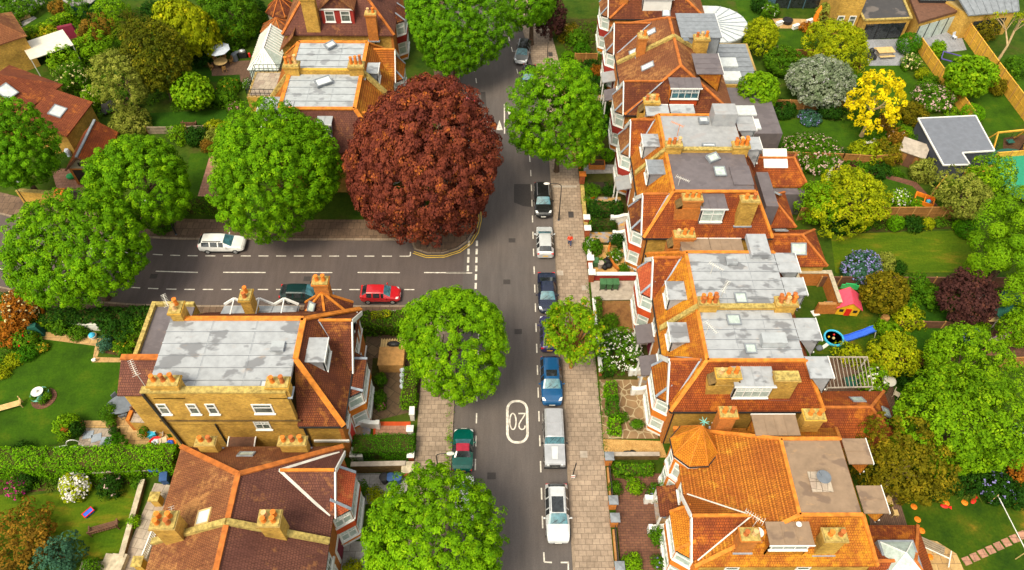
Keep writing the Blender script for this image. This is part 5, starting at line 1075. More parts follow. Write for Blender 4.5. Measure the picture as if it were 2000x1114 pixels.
gg = oblong('garage', 'brick garage with a steep red tiled roof and an open black doorway', 'garage', (-44.7,63.7), math.radians(91), 5.6, 3.3, 2.4, 4.1, 'tile_red', 'brick_orange')
b = MB(); b.box(-2.83,-1.35,.02,-2.78,1.35,2.15); b.build('door','matt_black',gg); b = MB(); b.box(-2.84,-.4,2.7,-2.79,.4,3.2); b.build('vent','matt_black',gg); b = MB(); b.bar((-3.06,-1.9,2.3),(-3.06,0,4.05),.1,.2); b.bar((-3.06,1.9,2.3),(-3.06,0,4.05),.1,.2); b.build('bargeboard','timber_dark',gg)  # black panels painted in for the dark inside the open doorway and vent
hs = oblong('yellow_house', 'yellow brick house with an orange edged roof cut by the left edge', 'house', (-63.2,82.5), u0, 7.5, 6.0, 4.4, 6.6, 'tile_moss', 'brick_yellow', hip=True, group='low houses behind the side street')
cv = empty('carport', (-56.8,83.2,0), u0, 'white plastic canopy roof behind the yellow brick house', 'canopy'); b = MB(); b.slab([(-2.6,-2.3,2.7),(2.6,-2.3,2.7),(2.6,2.3,2.5),(-2.6,2.3,2.5)],.08); b.build('roof','poly_cream',cv); b = MB()
for x in (-2.5,2.5):
    for y in (-2.2,2.2): b.bar((x,y,0),(x,y,2.5),.1,.1)
b.build('post','white',cv)
# ---------------------------------------------------------------- setting: ground, roads, pavements, markings
def sheet(name, pts, z, mat, kind='structure', th=.0, label=None, cat=None):
    b = MB()
    if th: b.prism([p[:2] for p in pts], max(0,z-th), z)
    else:
        a = sum(pts[i][0]*pts[(i+1)%len(pts)][1] - pts[(i+1)%len(pts)][0]*pts[i][1] for i in range(len(pts))); p = pts if a > 0 else pts[::-1]
        b.poly([(q[0],q[1],z) for q in p])
    o = b.build(name, mat); return tag(o, label, cat, kind=kind)
def GP(*px): return [P(u,v,.0)[:2] for u, v in px]
sheet('ground', [(-1500,-1500),(1500,-1500),(1500,1500),(-1500,1500)], 0, 'ground_cover')
bend = lambda y: -.0028*max(0,y-60)**2
ys_ = [-60,0,20,40,60]+list(range(64,150,4)); swing = lambda x: .0068*max(0,-x-30)**2
xs_ = [-4.2,-10,-20,-30]+list(range(-33,-100,-3))
sheet('road', [(-4.2+bend(y),y) for y in ys_]+[(5.35+bend(y),y) for y in ys_[::-1]], .004, 'asphalt')
sheet('side_road', [(-3.9,44.1)]+[(x,44.3+swing(x)*.95) for x in xs_[1:]]+[(x,52.75+swing(x)) for x in xs_[::-1][:-1]]+[(-3.9,52.9)], .008, 'asphalt_side')
def ribbon(name, f, g, us, z, mat, th=.12, label=None, cat=None): return sheet(name, [f(u) for u in us]+[g(u) for u in us[::-1]], z, mat, th=th)
ribbon('pavement', lambda y:(5.55+bend(y),y), lambda y:(8.5+bend(y)*.8,y), ys_, .12, 'paving'); ribbon('kerb', lambda y:(5.35+bend(y),y), lambda y:(5.548+bend(y),y), ys_, .125, 'kerb_stone')
yb = [-60,0,20,40]; ribbon('pavement', lambda y:(-7.25,y), lambda y:(-4.4,y), yb, .12, 'paving'); ribbon('kerb', lambda y:(-4.398,y), lambda y:(-4.2,y), yb, .125, 'kerb_stone')
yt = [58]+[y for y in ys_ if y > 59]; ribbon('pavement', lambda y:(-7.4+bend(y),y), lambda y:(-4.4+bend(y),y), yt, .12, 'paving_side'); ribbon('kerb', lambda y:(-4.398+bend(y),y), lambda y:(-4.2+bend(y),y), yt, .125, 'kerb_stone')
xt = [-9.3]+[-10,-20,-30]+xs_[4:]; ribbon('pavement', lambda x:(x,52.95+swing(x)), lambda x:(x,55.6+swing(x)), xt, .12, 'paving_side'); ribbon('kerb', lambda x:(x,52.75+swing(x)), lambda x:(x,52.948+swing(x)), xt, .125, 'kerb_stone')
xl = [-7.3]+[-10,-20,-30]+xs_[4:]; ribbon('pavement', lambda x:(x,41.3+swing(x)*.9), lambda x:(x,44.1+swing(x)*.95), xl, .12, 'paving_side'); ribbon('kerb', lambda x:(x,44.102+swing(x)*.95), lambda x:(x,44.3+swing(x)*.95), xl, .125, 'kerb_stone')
# corners of the junction: the upper one bulges out between the bays
arc = [(-9.3,52.75),(-8.9,51.5),(-7.6,50.95),(-6.0,51.0),(-4.6,51.6),(-3.6,52.6),(-3.0,54.0),(-2.75,55.6),(-2.8,57.0),(-3.6,58.0),(-4.2,58.6)]
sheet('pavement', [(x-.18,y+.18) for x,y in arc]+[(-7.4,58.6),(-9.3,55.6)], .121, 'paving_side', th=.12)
def strip(pts, w, z, mat, name, off=0):
    b = MB(); P_ = [Vector((*p,0)) for p in pts]; Lf, Rt = [], []
    for i, p in enumerate(P_):
        d = (P_[min(i+1,len(P_)-1)] - P_[max(i-1,0)]).normalized(); n = Vector((-d.y,d.x,0)); Lf.append(p+n*(off+w/2)); Rt.append(p+n*(off-w/2))
    for i in range(len(P_)-1): b.poly([(*Rt[i].to_2d(),z),(*Rt[i+1].to_2d(),z),(*Lf[i+1].to_2d(),z),(*Lf[i].to_2d(),z)])
    return b, mat, name
b, m_, n_ = strip(arc, .2, .126, 'kerb_stone', 'kerb'); tag(b.build('kerb','kerb_stone'), kind='structure')
sheet('pavement', [(-7.3,41.3),(-7.25,40),(-4.4,40),(-4.4,42.2),(-4.8,43.3),(-5.8,44.05),(-7.3,44.1)], .122, 'paving', th=.12)
# painted lines
b = MB()
def dash(x0,y0,x1,y1,w=.11,z=.016): b.bar((x0,y0,z-.002),(x1,y1,z-.002),w,.004)
mk = []
y = 8.0
while y < 43.5: 
    dash(-2.22,y,-2.22,y+1.0); y += 2.15
y = 60.4
while y < 120: dash(-2.22+bend(y),y,-2.22+bend(y+1),y+1); y += 2.35
y = 6.0
while y < 120:
    if not 17.9 < y < 20.4: dash(3.18+bend(y),y,3.18+bend(y+1),y+1.0)
    y += 2.35
tag(b.build('bay_dashes','road_paint'), kind='structure'); b = MB()
x = -9.4
dash(-9.35,50.65,-9.35,51.2)
while x > -62: dash(x,50.62+swing(x)*1.02,x-1.0,50.62+swing(x-1)*1.02); x -= 1.78
x = -8.6
while x > -60: dash(x,46.3+swing(x)*.97,x-1.0,46.3+swing(x-1)*.97); x -= 1.78
tag(b.build('bay_dashes','road_paint'), kind='structure'); b = MB()
for x in (-3.6,-10.2,-16.9,-23.5,-30.2,-36.9,-43.6): dash(x,48.45+swing(x),x-4.2,48.47+swing(x-4.2),.12)
dash(-3.0,48.42,-5.6,48.42,.12)
y = 46.4
while y < 52.3:
    dash(-2.62,y,-2.62,y+.75,.22)
    if y > 48.2: dash(-3.45,y,-3.45,y+.75,.22)
    y += 1.12
tag(b.build('give_way_dashes','road_paint'), kind='structure')
b = MB()
def stroke(pts, w, z=.016, closed=False):
    P_ = [Vector((*p,0)) for p in pts]; n = len(P_); A, B_ = [], []
    for i, p in enumerate(P_):
        d = ((P_[(i+1)%n] - P_[i-1]) if closed else (P_[min(i+1,n-1)] - P_[max(i-1,0)])).normalized(); q = Vector((-d.y,d.x,0)); A.append(p+q*w/2); B_.append(p-q*w/2)
    for i in range(n if closed else n-1): j = (i+1)%n; b.poly([(*B_[i].to_2d(),z),(*B_[j].to_2d(),z),(*A[j].to_2d(),z),(*A[i].to_2d(),z)])
# speed roundel read by drivers coming down the road: 20 in a long oval
cx, cy, rx, ry = 1.30, 31.85, .86, 1.95
ov = [(cx+rx*(abs(math.cos(a))**.8)*(1 if math.cos(a)>0 else -1), cy+(ry-rx)*(1 if math.sin(a)>0 else -1)+rx*math.sin(a)*1.05) for a in np.linspace(.001,2*PI,49)[:-1]]
stroke(ov, .22, closed=True)
gl = lambda x, y: (cx - x, cy - y)          # rotated half a turn
stroke([gl(.38+.27*math.cos(a), .78*math.sin(a)) for a in np.linspace(0,2*PI,33)[:-1]], .115, closed=True)
two = [(-.66,.40),(-.63,.62),(-.50,.76),(-.36,.78),(-.20,.68),(-.13,.48),(-.16,.24),(-.30,-.05),(-.48,-.34),(-.62,-.60),(-.67,-.76)]
stroke([gl(*p) for p in two], .115); stroke([gl(-.72,-.76),gl(-.10,-.76)], .13, .0165)
tag(b.build('speed_roundel','road_paint'), 'large white oval with the number 20 painted on the road', 'road marking')
b = MB()
for (u,v), (u2,v2), (u3,v3) in (((952,235),(945.5,254.5),(958,254.5)),((975.5,235),(969,254.5),(982,254.5)),((995,228),(989,211),(1001,211))): b.poly([(*P(u,v)[:2],.016),(*P(u2,v2)[:2],.016),(*P(u3,v3)[:2],.016)])
tag(b.build('hump_arrows','road_paint'), kind='structure'); b = MB(); a, c = P(985,204), P(985.5,262); dash(*a[:2],*c[:2],.14)
for (p,q) in (((1062,1079),(1063,1098)),((1063,1098),(1078,1099)),((1095,1099),(1111,1099)),((1110,1099),(1110,1114))): A, C = P(*p), P(*q); dash(*A[:2],*C[:2],.11)
tag(b.build('bay_end_lines','road_paint'), kind='structure')
b = MB(); ya = [p for p in arc[1:-1]]
for k in (.28,.52):
    q, _, _ = strip(ya, .09, .0165, 'yellow_paint', 'y', -k); b.add(q.v, q.f)
tag(b.build('double_yellow_lines','yellow_paint'), kind='structure')
sheet('road_patch', [P(*q)[:2] for q in ((1004,360),(1036,360),(1038,405),(1022,403),(1004,396))], .012, 'asphalt_patch'); sheet('road_patch', [P(*q)[:2] for q in ((939,180),(948,180),(950,207),(941,207))], .012, 'asphalt_patch')
b = MB(); 
for q in ((1031,308,.45),(1109,1041,.5)): x,y,_ = P(q[0]+ (0 if q[1]>1000 else 35),q[1]); b.box(x-.25,y-.3,.123,x+.25,y+.3,.128)
for q in ((1115,421),(1075,108)): x,y,_ = P(*q); b.box(x-.28,y-.45,.123,x+.28,y+.45,.129)
for q in ((990,551),(1012,648),(962,700),(1000,470),(960,930),(600,545),(300,540)): x,y,_ = P(*q); b.box(x-.35,y-.3,.013,x+.35,y+.3,.0145)
tag(b.build('pavement_covers','asphalt_patch'), kind='structure'); b = MB()
for q in ((1094,535),(1142,564),(1140,889)): x,y,_ = P(*q); b.box(x-.3,y-.3,.123,x+.3,y+.3,.128)
x,y,_ = P(1103,366); b.box(x-1.3,y-.18,.123,x+1.3,y+.18,.127); tag(b.build('pale_flags','concrete'), kind='structure')
# white parking end piece and hump shading
# ---------------------------------------------------------------- street furniture
def lamp_post(u, v, h, arm, label, rz=PI):
    x,y,_ = P(u,v); t = empty('street_lamp', (x,y,.12), rz, label, 'street lamp', 'street lamps'); b = MB(); b.cyl((0,0,0),(0,0,1.2),.09,.08,10); b.cyl((0,0,1.2),(0,0,h-.4),.055,.045,10)
    pts = [(0,0,h-.4)]+[(arm*(1-math.cos(a))*.5,0,h-.4+.4*math.sin(a)) for a in (.5,1.0,PI/2)]+[(arm,0,h)]; b.tube(pts,.035,8); b.build('post','black_metal',t,smooth=40)
    b = MB(); b.lathe([(.02,.09),(.14,.06),(.17,0),(.12,-.06),(.02,-.07)],(arm+.2,0,h),12,sx=1.9); b.build('lantern','white_old',t,smooth=50); b = MB(); b.lathe([(.05,0),(.12,.05),(.09,.10)],(0,0,.0),10); b.build('base','furniture_grey',t); return t
lamp_post(1091,432,5.3,1.3,'street lamp with swan neck arm standing on the right pavement beside the black car'); lamp_post(860,944,5.2,-1.3,'street lamp on the left pavement reaching over the green sports car')
lamp_post(345,460,5.0,1.0,'street lamp under the lime trees behind the white estate car'); lamp_post(70,424,5.0,-1.0,'street lamp at the bend of the side street near the left edge')
x,y,_ = P(1117,936); t = empty('sign_post', (x,y,.12), 0, 'short leaning black post with a small red and white plate on the right pavement', 'sign post'); b = MB(); b.cyl((0,0,0),(.15,.1,2.6),.05,.045,10); b.build('post','black_metal',t); b = MB(); b.box(-.12,-.14,.35,.20,-.10,.85,0); b.obox((-.12,-.145,.5),(.30,0,.22),(0,.003,0),(-.05,0,.08),1); b.build('plate',['white','plastic_red'],t)
x,y,_ = P(1068,131); t = empty('pole', (x,y,.12), 0, 'thin black pole on the far right pavement beside the silver estate', 'pole'); b = MB(); b.cyl((0,0,0),(0,0,3.4),.05,.04,8); b.cyl((0,0,3.4),(0,0,3.5),.07,.03,8); b.build('post','black_metal',t)
for u,v,l in ((835,483,'dark bollard under the copper tree, nearer the side street kerb'),(862,480,'dark bollard under the copper tree, nearer the road corner')):
    x,y,_ = P(u,v); b = MB(); b.lathe([(.09,0),(.10,.05),(.07,.1),(.065,.85),(.085,.9),(.07,.98),(.0,1.03)],(0,0,0),12); o = b.build('bollard','black_metal',None,smooth=40); o.location = (x,y,.12); tag(o,l,'bollard','bollards at the corner')
# cars on the main road: right hand bay
S_, N_ = -PI/2, PI/2
def at(u,v,z=.7): x,y,_ = P(u,v,z); return (x,y,.008)
def bayx(y, side=1): return (4.32 if side > 0 else -3.25)+bend(y)
def rc(v, u=1075): x,y,_ = P(u,v,.7); return (bayx(y),y,.008)
car('silver estate car with a black roof parked at the top of the street', rc(101), S_-.13, 'estate', 'car_silver', 4.55, 1.80, 1.48, roof='car_black')
car('black car half hidden by the round street tree on the right', rc(150), S_-.08, 'hatch', 'car_black', 4.2, 1.78, 1.48)
car('black estate car with two silver roof bars beside the tall street lamp', rc(391), S_, 'suv', 'car_black', 4.6, 1.86, 1.60, rails='rim', wind='glass_teal')
car('silver white hatchback with a yellow rear plate behind the black estate', rc(471), N_, 'hatch', 'car_pale', 4.1, 1.76, 1.48)
car('dark navy saloon with a long bonnet beside the wide paving', rc(571), S_, 'saloon', 'car_navy', 4.6, 1.82, 1.40)
car('violet black hatchback partly under the small pollarded tree', rc(650), N_, 'hatch', 'car_violet', 4.0, 1.74, 1.46)
car('bright blue off-roader with an open sunroof', rc(745), S_, 'suv', 'car_blue', 4.65, 1.90, 1.72, sunroof=(-.12,.02))
car('boxy silver grey off-road wagon with a ribbed roof beside the number 20', rc(860), S_, 'defender', 'car_grey', 4.7, 1.80, 2.0, rails=None)
car('silver sport utility car with a dark glass roof, nearest in the right hand row', rc(1003), S_, 'suv', 'car_pale', 4.6, 1.86, 1.62, sunroof=(-.22,.06), rails='rim')
# left hand bay and side street
x,y,_ = P(903,877,.6); car('dark green roadster with a crimson cloth top', (-3.25,y,.008), N_, 'roadster', 'car_green', 3.95, 1.74, 1.2, roof='roof_cloth')
car('white car almost hidden under the lower left street tree', (-3.1,24.6,.008), N_, 'hatch', 'car_white', 4.1, 1.76, 1.5); car('red car peeping out from behind the copper tree', (bayx(73.5,-1)+.0,73.6,.008), N_+.06, 'hatch', 'car_red', 4.0, 1.74, 1.48)
x,y,_ = P(434,476,.7); car('white estate car on the far side of the side street', (x,51.75,.008), .0, 'estate', 'car_white', 4.5, 1.80, 1.55, rails='trim_black')
x,y,_ = P(590,582,.7); car('dark bottle green car behind the tiled tower roof', (x,45.35,.008), .0, 'hatch', 'car_bottle', 4.3, 1.76, 1.45); x,y,_ = P(742,585,.7); car('small red hatchback on the near side of the side street', (x,45.3,.008), .0, 'hatch', 'car_red', 3.8, 1.66, 1.45)
# ---------------------------------------------------------------- the walker
def skin(name, joints, bones, mat, parent, sub=2, root=0):
    me = bpy.data.meshes.new(name); me.from_pydata([j[0] for j in joints], bones, []); o = bpy.data.objects.new(name, me); COL.objects.link(o); o.parent = parent; me.materials.append(M(mat))
    m = o.modifiers.new('skin','SKIN'); sv = me.skin_vertices[0].data
    for i, j in enumerate(joints): sv[i].radius = (j[1], j[2] if len(j) > 2 else j[1])
    sv[root].use_root = True; s = o.modifiers.new('sub','SUBSURF'); s.levels = s.render_levels = sub; return o
x,y,_ = P(1112,483); pr_ = empty('person', (x,y,.12), 0, 'person in a red jacket and blue jeans walking on the right hand pavement', 'person')
J = [((0,0,.93),.135,.10),((0,0,1.12),.125,.095),((0,.01,1.36),.165,.105),((0,.02,1.47),.07,.06),((0,.0,1.54),.055),((0,-.01,1.62),.085,.095),((0,0,1.70),.075,.085),
     ((.17,.01,1.42),.055),((.24,-.03,1.17),.045),((.17,-.19,1.22),.034),((.12,-.24,1.28),.03),((-.17,.01,1.42),.055),((-.25,.0,1.16),.045),((-.19,-.18,1.18),.034),((-.13,-.25,1.25),.03),
     ((.09,0,.86),.088),((.10,-.13,.48),.062),((.10,-.09,.09),.045),((.10,-.22,.04),.035),((-.09,0,.86),.088),((-.10,.10,.49),.062),((-.10,.22,.12),.045),((-.10,.11,.05),.035)]
E_ = [(0,1),(1,2),(2,3),(3,4),(4,5),(5,6),(2,7),(7,8),(8,9),(9,10),(2,11),(11,12),(12,13),(13,14),(0,15),(15,16),(16,17),(17,18),(0,19),(19,20),(20,21),(21,22)]
skin('body', J, E_, 'skin', pr_); g = lambda i,k=1.18,dz=0: ((J[i][0][0],J[i][0][1],J[i][0][2]+dz),J[i][1]*k,(J[i][2] if len(J[i])>2 else J[i][1])*k)
skin('jacket', [g(0,1.2,-.02),g(1,1.25),g(2,1.15),g(3,1.1,-.02),g(7,1.3),g(8,1.35),g(9,1.35),g(11,1.3),g(12,1.35),g(13,1.35)], [(0,1),(1,2),(2,3),(2,4),(4,5),(5,6),(2,7),(7,8),(8,9)], 'jacket', pr_)
skin('trousers', [g(0,1.12,-.04),g(15,1.12),g(16,1.2),g(17,1.3,.04),g(19,1.12),g(20,1.2),g(21,1.3,.03)], [(0,1),(1,2),(2,3),(0,4),(4,5),(5,6)], 'denim', pr_)
skin('hair', [((0,.02,1.66),.095,.10),((0,.025,1.74),.085,.09)], [(0,1)], 'hair', pr_)
for k,(a,c) in enumerate((((.10,-.07,.06),(.10,-.24,.045)),((-.10,.24,.09),(-.10,.08,.045)))): skin('shoe', [(a,.055,.05),(c,.045,.04)], [(0,1)], 'shoe', pr_, 1)
for k,sx in ((10,1),(14,-1)):
    px,py,pz = J[k][0]; jj, bb = [((px,py,pz),.03,.02),((px,py-.05,pz+.03),.034,.017)], [(0,1)]
    for q,(dx,ln) in enumerate(((-.028,.055),(-.010,.065),(.010,.06),(.027,.045))): jj += [((px+dx,py-.085,pz+.05),.010),((px+dx*1.1,py-.085-ln*.5,pz+.05+ln*.4),.009)]; bb += [(1,2+2*q),(2+2*q,3+2*q)]
    jj.append(((px-sx*.05,py-.05,pz+.045),.010)); bb.append((0,len(jj)-1)); skin('hand', jj, bb, 'skin', pr_, 1)
b = MB(); b.ball((0,-.105,1.625),.018,.022,.03,8,6); b.ball((.033,-.085,1.645),.012,.01,.01,6,4); b.ball((-.033,-.085,1.645),.012,.01,.01,6,4); b.box(-.03,-.097,1.575,.03,-.088,1.585); b.ball((.088,0,1.63),.014,.025,.035,6,5); b.ball((-.088,0,1.63),.014,.025,.035,6,5); b.build('face','skin',pr_,smooth=60)
# ---------------------------------------------------------------- trees
ST = 'round street trees'
tree('street_tree','tree','broad green lime tree left of the copper tree', 545,337,258,12.6,7.6,'tuft','leaf_lime',.32,ST)
tree('street_tree','tree','green lime tree beside the garage on the far side street pavement', 276,346,202,9.4,6.6,'tuft','leaf_lime',.3,ST)
tree('street_tree','tree','green street tree cut by the left edge, behind the bend of the side street', 20,298,158,9.4,6.6,'tuft','leaf_ash',.3,ST)
tree('street_tree','tree','big round tree on the near side street pavement, over the left parking bay', 150,496,262,8.6,6.6,'tuft','leaf_lime',.34,ST,ry=5.6)
tree('copper_beech','tree','huge copper red tree on the corner of the two streets', 815,316,300,16.0,8.6,'beech','leaf_copper',.42,shape='egg')
tree('street_tree','tree','dense bright green tree on the left pavement, above the green roadster', 895,650,212,10.0,6.6,'tuft','leaf_lime2',.32,ST,base=(-5.7,34.6))
tree('street_tree','tree','largest bright green tree at the bottom of the left pavement', 842,1092,292,9.4,6.2,'tuft','leaf_lime2',.34,ST)
tree('street_tree','tree','green tree at the far left kerb with its trunk showing below', 884,58,196,11.5,7.6,'tuft','leaf_ash',.3,ST)
tree('street_tree','tree','airy green tree on the right pavement, hiding the black car', 1094,236,184,11.5,7.2,'tuft','leaf_lime',.26,ST,dens=.85)
tree('street_tree','tree','green tree at the top edge of the right pavement', 1040,-2,112,9.0,6.6,'tuft','leaf_ash',.3,ST)
# small pollarded tree: separate leafy knobs on orange limbs
x,y,_ = P(1112,668,4.2); t = empty('pollard_tree', (6.2,y,0), 0, 'small pollarded tree with knobs of leaves on orange limbs', 'tree'); g = random.Random(5); b = MB(); b.cyl((0,0,0),(0,0,2.6),.18,.14,9); fk = []
for i in range(78):
    a = g.uniform(0,2*PI); w_ = g.uniform(-.9,1); r = 2.5*(1-w_*w_*.8)**.5*g.uniform(.55,1); z = 5.0+1.7*w_; p = Vector((math.cos(a)*r-.3, math.sin(a)*r*1.15+.5, z)); m = Vector((p.x*.45,p.y*.45,2.7+(z-2.6)*.45)); b.cyl((0,0,2.5),m,.09,.06,6); b.cyl(m,p,.06,.03,5); fk.append(p)
b.build('trunk','bark_orange',t,smooth=50)
gg_ = np.random.default_rng(4); cc = np.repeat(np.array([tuple(p) for p in fk]),7,0)+gg_.normal(0,.27,(len(fk)*7,3)); st = dict(STY['tuft']); st['n'] = 22; C,nn,L,rn = clumps_to_leaves(cc, unit(gg_.normal(0,1,cc.shape)+np.array([0,0,.6])), st, gg_, .30); leaf_mesh('crown',C,nn,L,.2,'leaf_pollard',t,seed=9,rnd=rn)
tree('purple_tree','tree','dark purple leaved tree in a front garden at the top of the right pavement', 1077,38,62,5.0,3.2,'bush','leaf_plum',.14)
GT = 'garden trees'
tree('yew_tree','tree','dark olive cone shaped tree in the middle of the upper left gardens', 308,122,112,9.5,5.4,'spray','leaf_yew',.3,GT)
tree('golden_conifer','tree','golden green drooping conifer beside the parasol', 362,58,100,8.4,4.8,'beech','leaf_yellowgreen',.28,GT,ls=.3)
tree('olive_tree','tree','pale sage green tree in front of the dark olive cone', 240,150,98,8.0,4.6,'loose','leaf_sage',.26,GT,dens=1.3)
tree('acer_tree','tree','layered mid green tree above the oval lawn, upper left', 378,182,76,3.6,2.4,'fan','leaf_fresh',.14,GT)
tree('broadleaf_tree','tree','tall green tree near the top edge left of the brown hexagonal roofs', 462,22,96,7.5,4.4,'loose','leaf_mid',.24,GT,dens=1.4)
tree('broadleaf_tree','tree','dark green tree crossing the top edge between the golden conifer and the brown roofs', 420,-6,80,7.0,4.0,'loose','leaf_mid',.24,GT,dens=1.4)
tree('yellow_locust','tree','sparse bright yellow tree with a leaning trunk', 1712,196,102,7.2,5.2,'spray','leaf_gold',.2,None,bark='bark_pale',base=P(1682,266)[:2],dens=.3,ls=.3)
tree('garden_tree','tree','yellowish green tree beside the yellow brick houses', 1641,83,112,5.8,3.6,'loose','leaf_yellowgreen',.2,GT,dens=1.5)
tree('willow_tree','tree','silvery lilac drooping shrub tree above the long garden fence', 1600,156,126,4.6,2.8,'spray','leaf_silver',.16,GT)
tree('garden_tree','tree','small bright green tree next to the black flat roofs', 1487,178,76,4.4,2.8,'fan','leaf_fresh',.14,GT)
tree('garden_tree','tree','fresh green tree between the two yellow fences', 1890,152,84,4.8,3.2,'fan','leaf_fresh',.16,GT)
tree('garden_tree','tree','orange green tree beside the curved lawn at the top', 1487,70,64,4.6,2.8,'bush','leaf_yellowgreen',.14,GT)
tree('garden_tree','tree','wide yellow green tree leaning over the brown panel fence', 1668,386,142,5.2,3.2,'loose','leaf_yellowgreen',.2,GT,dens=1.4)
tree('garden_tree','tree','green tree with white blossom below the hipped tiled extension', 1607,398,80,4.4,2.6,'loose','leaf_fresh',.16,GT,dens=1.4)
tree('olive_tree','tree','grey green tree in front of the flat roofed garden room', 1893,388,94,4.6,3.0,'loose','leaf_sage',.2,GT,dens=1.5)
tree('garden_tree','tree','leafy green tree between the garden room and the trampoline', 1935,350,76,5.0,3.2,'loose','leaf_fresh',.16,GT,dens=1.4)
tree('pine_tree','tree','massive tree of rounded green cushions at the right edge', 1985,480,172,11.5,6.6,'cloud','leaf_fresh',.4,None)
tree('gum_tree','tree','feathery lime green tree filling the lower right gardens', 1885,822,232,8.0,6.0,'loose','leaf_fresh',.34,GT,dens=1.5)
tree('garden_tree','tree','yellow green rounded tree above the feathery lime green one', 1878,712,168,5.6,4.0,'loose','leaf_fresh',.24,GT,dens=1.5)
tree('bronze_tree','tree','bronze green tree with bare twigs beside the brown felt roof', 1768,905,168,7.0,4.4,'loose','leaf_olive',.26,None,bark='bark_pale',dens=1.1,zmin=-.9)
tree('purple_tree','tree','dark purple and green tree beside the green gazebo', 1890,580,104,5.0,3.2,'spray','leaf_plum',.2,GT,dens=.8)
tree('garden_tree','tree','holly like dark tree with golden tips beside the toy playhouse', 1728,572,84,4.2,2.4,'bush','leaf_olive',.16,GT)
tree('garden_tree','tree','green tree at the right edge beside the brown play yard', 1995,640,70,5.0,3.0,'bush','leaf_fresh',.16,GT)
tree('garden_tree','tree','yellow green shrubby tree in front of the white slatted pergola', 1746,694,92,3.6,2.2,'loose','leaf_yellowgreen',.16,GT,dens=1.5)
# lopped tree with pale bare limbs
x,y,_ = P(1945,125); t = empty('lopped_tree', (x,y,0), 0, 'lopped tree with pale bare limbs behind the tall yellow fence', 'tree'); b = MB(); g = random.Random(8); tp = []
def limb(p, d, L, r, k):
    q = p + d*L; b.cyl(p, q, r, r*.65, 7)
    if k == 0: tp.append(q); return
    for i in range(3 if k > 1 else 2): limb(q, (d + Vector((g.uniform(-.8,.8),g.uniform(-.8,.8),g.uniform(-.1,.5)))).normalized(), L*.72, r*.62, k-1)
limb(Vector((0,0,0)), Vector((.12,.1,1)).normalized(), 2.6, .2, 3); b.build('trunk','bark_pale',t,smooth=50); gg_ = np.random.default_rng(3); cc = np.array([tuple(p) for p in tp]); cc = np.repeat(cc,3,0)+gg_.normal(0,.25,(len(cc)*3,3)); st = dict(STY['loose']); st['n'] = 9
C,nn,L,rn = clumps_to_leaves(cc, unit(gg_.normal(0,1,cc.shape)+np.array([0,0,.5])), st, gg_, .35); leaf_mesh('crown',C,nn,L,.22,'leaf_yellowgreen',t,seed=2,rnd=rn)
# ---------------------------------------------------------------- shared garden builders
def area(name, px, mat, z=.012, label=None): return sheet(name, GP(*px), z, mat)
def fence(label, px, h, mat='fence_brown', every=1.8, cat='fence', name='garden_fence', post='timber', cap=True, group='garden fences', pts=None, th=.06):
    pts = pts or [P(u,v)[:2] for u,v in px]; t = empty(name, (*pts[0],0), 0, label, cat, group); o = Vector((*pts[0],0))
    for a, c in zip(pts[:-1], pts[1:]):
        A, C = Vector((*a,0))-o, Vector((*c,0))-o; n = max(1, round((C-A).length/every))
        for i in range(n):
            p, q = A.lerp(C,i/n), A.lerp(C,(i+1)/n); d = (q-p).normalized(); b = MB(); b.bar(p+d*.06+Vector((0,0,h/2)), q-d*.06+Vector((0,0,h/2)), th, h-.06)
            if cap: b.bar(p+d*.06+Vector((0,0,h)), q-d*.06+Vector((0,0,h)), th+.07, .06); b.bar(p+d*.06+Vector((0,0,h*.5)), q-d*.06+Vector((0,0,h*.5)), th+.05, .07)
            b.build('panel', mat, t)
        for i in range(n+1): p = A.lerp(C,i/n); b = MB(); b.box(p.x-.06,p.y-.06,0,p.x+.06,p.y+.06,h+.1); b.build('post', post, t)
    return t
def wall(label, pts, h, w, mat='brick_red', cope='white', name='garden_wall', cat='wall', group='low garden walls', px=None):
    pts = pts or [P(u,v)[:2] for u,v in px]; t = empty(name, (*pts[0],0), 0, label, cat, group); o = Vector((*pts[0],0)); b, c = MB(), MB()
    for a, q in zip(pts[:-1], pts[1:]):
        A, Q = Vector((*a,0))-o, Vector((*q,0))-o; b.bar(A+Vector((0,0,h/2)), Q+Vector((0,0,h/2)), w, h); c.bar(A+Vector((0,0,h+.03)), Q+Vector((0,0,h+.03)), w+.1, .09)
    b.build('brickwork', mat, t)
    if cope: c.build('coping', cope, t)
    return t
def pillar(label, x, y, h=1.35, mat='brick_orange', cap='zinc', w=.5, name='gate_pillar', group='gate pillars'):
    t = empty(name, (x,y,0), 0, label, 'gate pillar', group); b = MB(); b.box(-w/2,-w/2,0,w/2,w/2,h); b.build('shaft', mat, t); b = MB(); k = w/2+.1; b.add([(-k,-k,h),(k,-k,h),(k,k,h),(-k,k,h),(-k,-k,h+.1),(k,-k,h+.1),(k,k,h+.1),(-k,k,h+.1),(0,0,h+.22)],[(3,2,1,0),(0,1,5,4),(1,2,6,5),(2,3,7,6),(3,0,4,7),(4,5,8),(5,6,8),(6,7,8),(7,4,8)]); b.build('cap', cap, t); return t
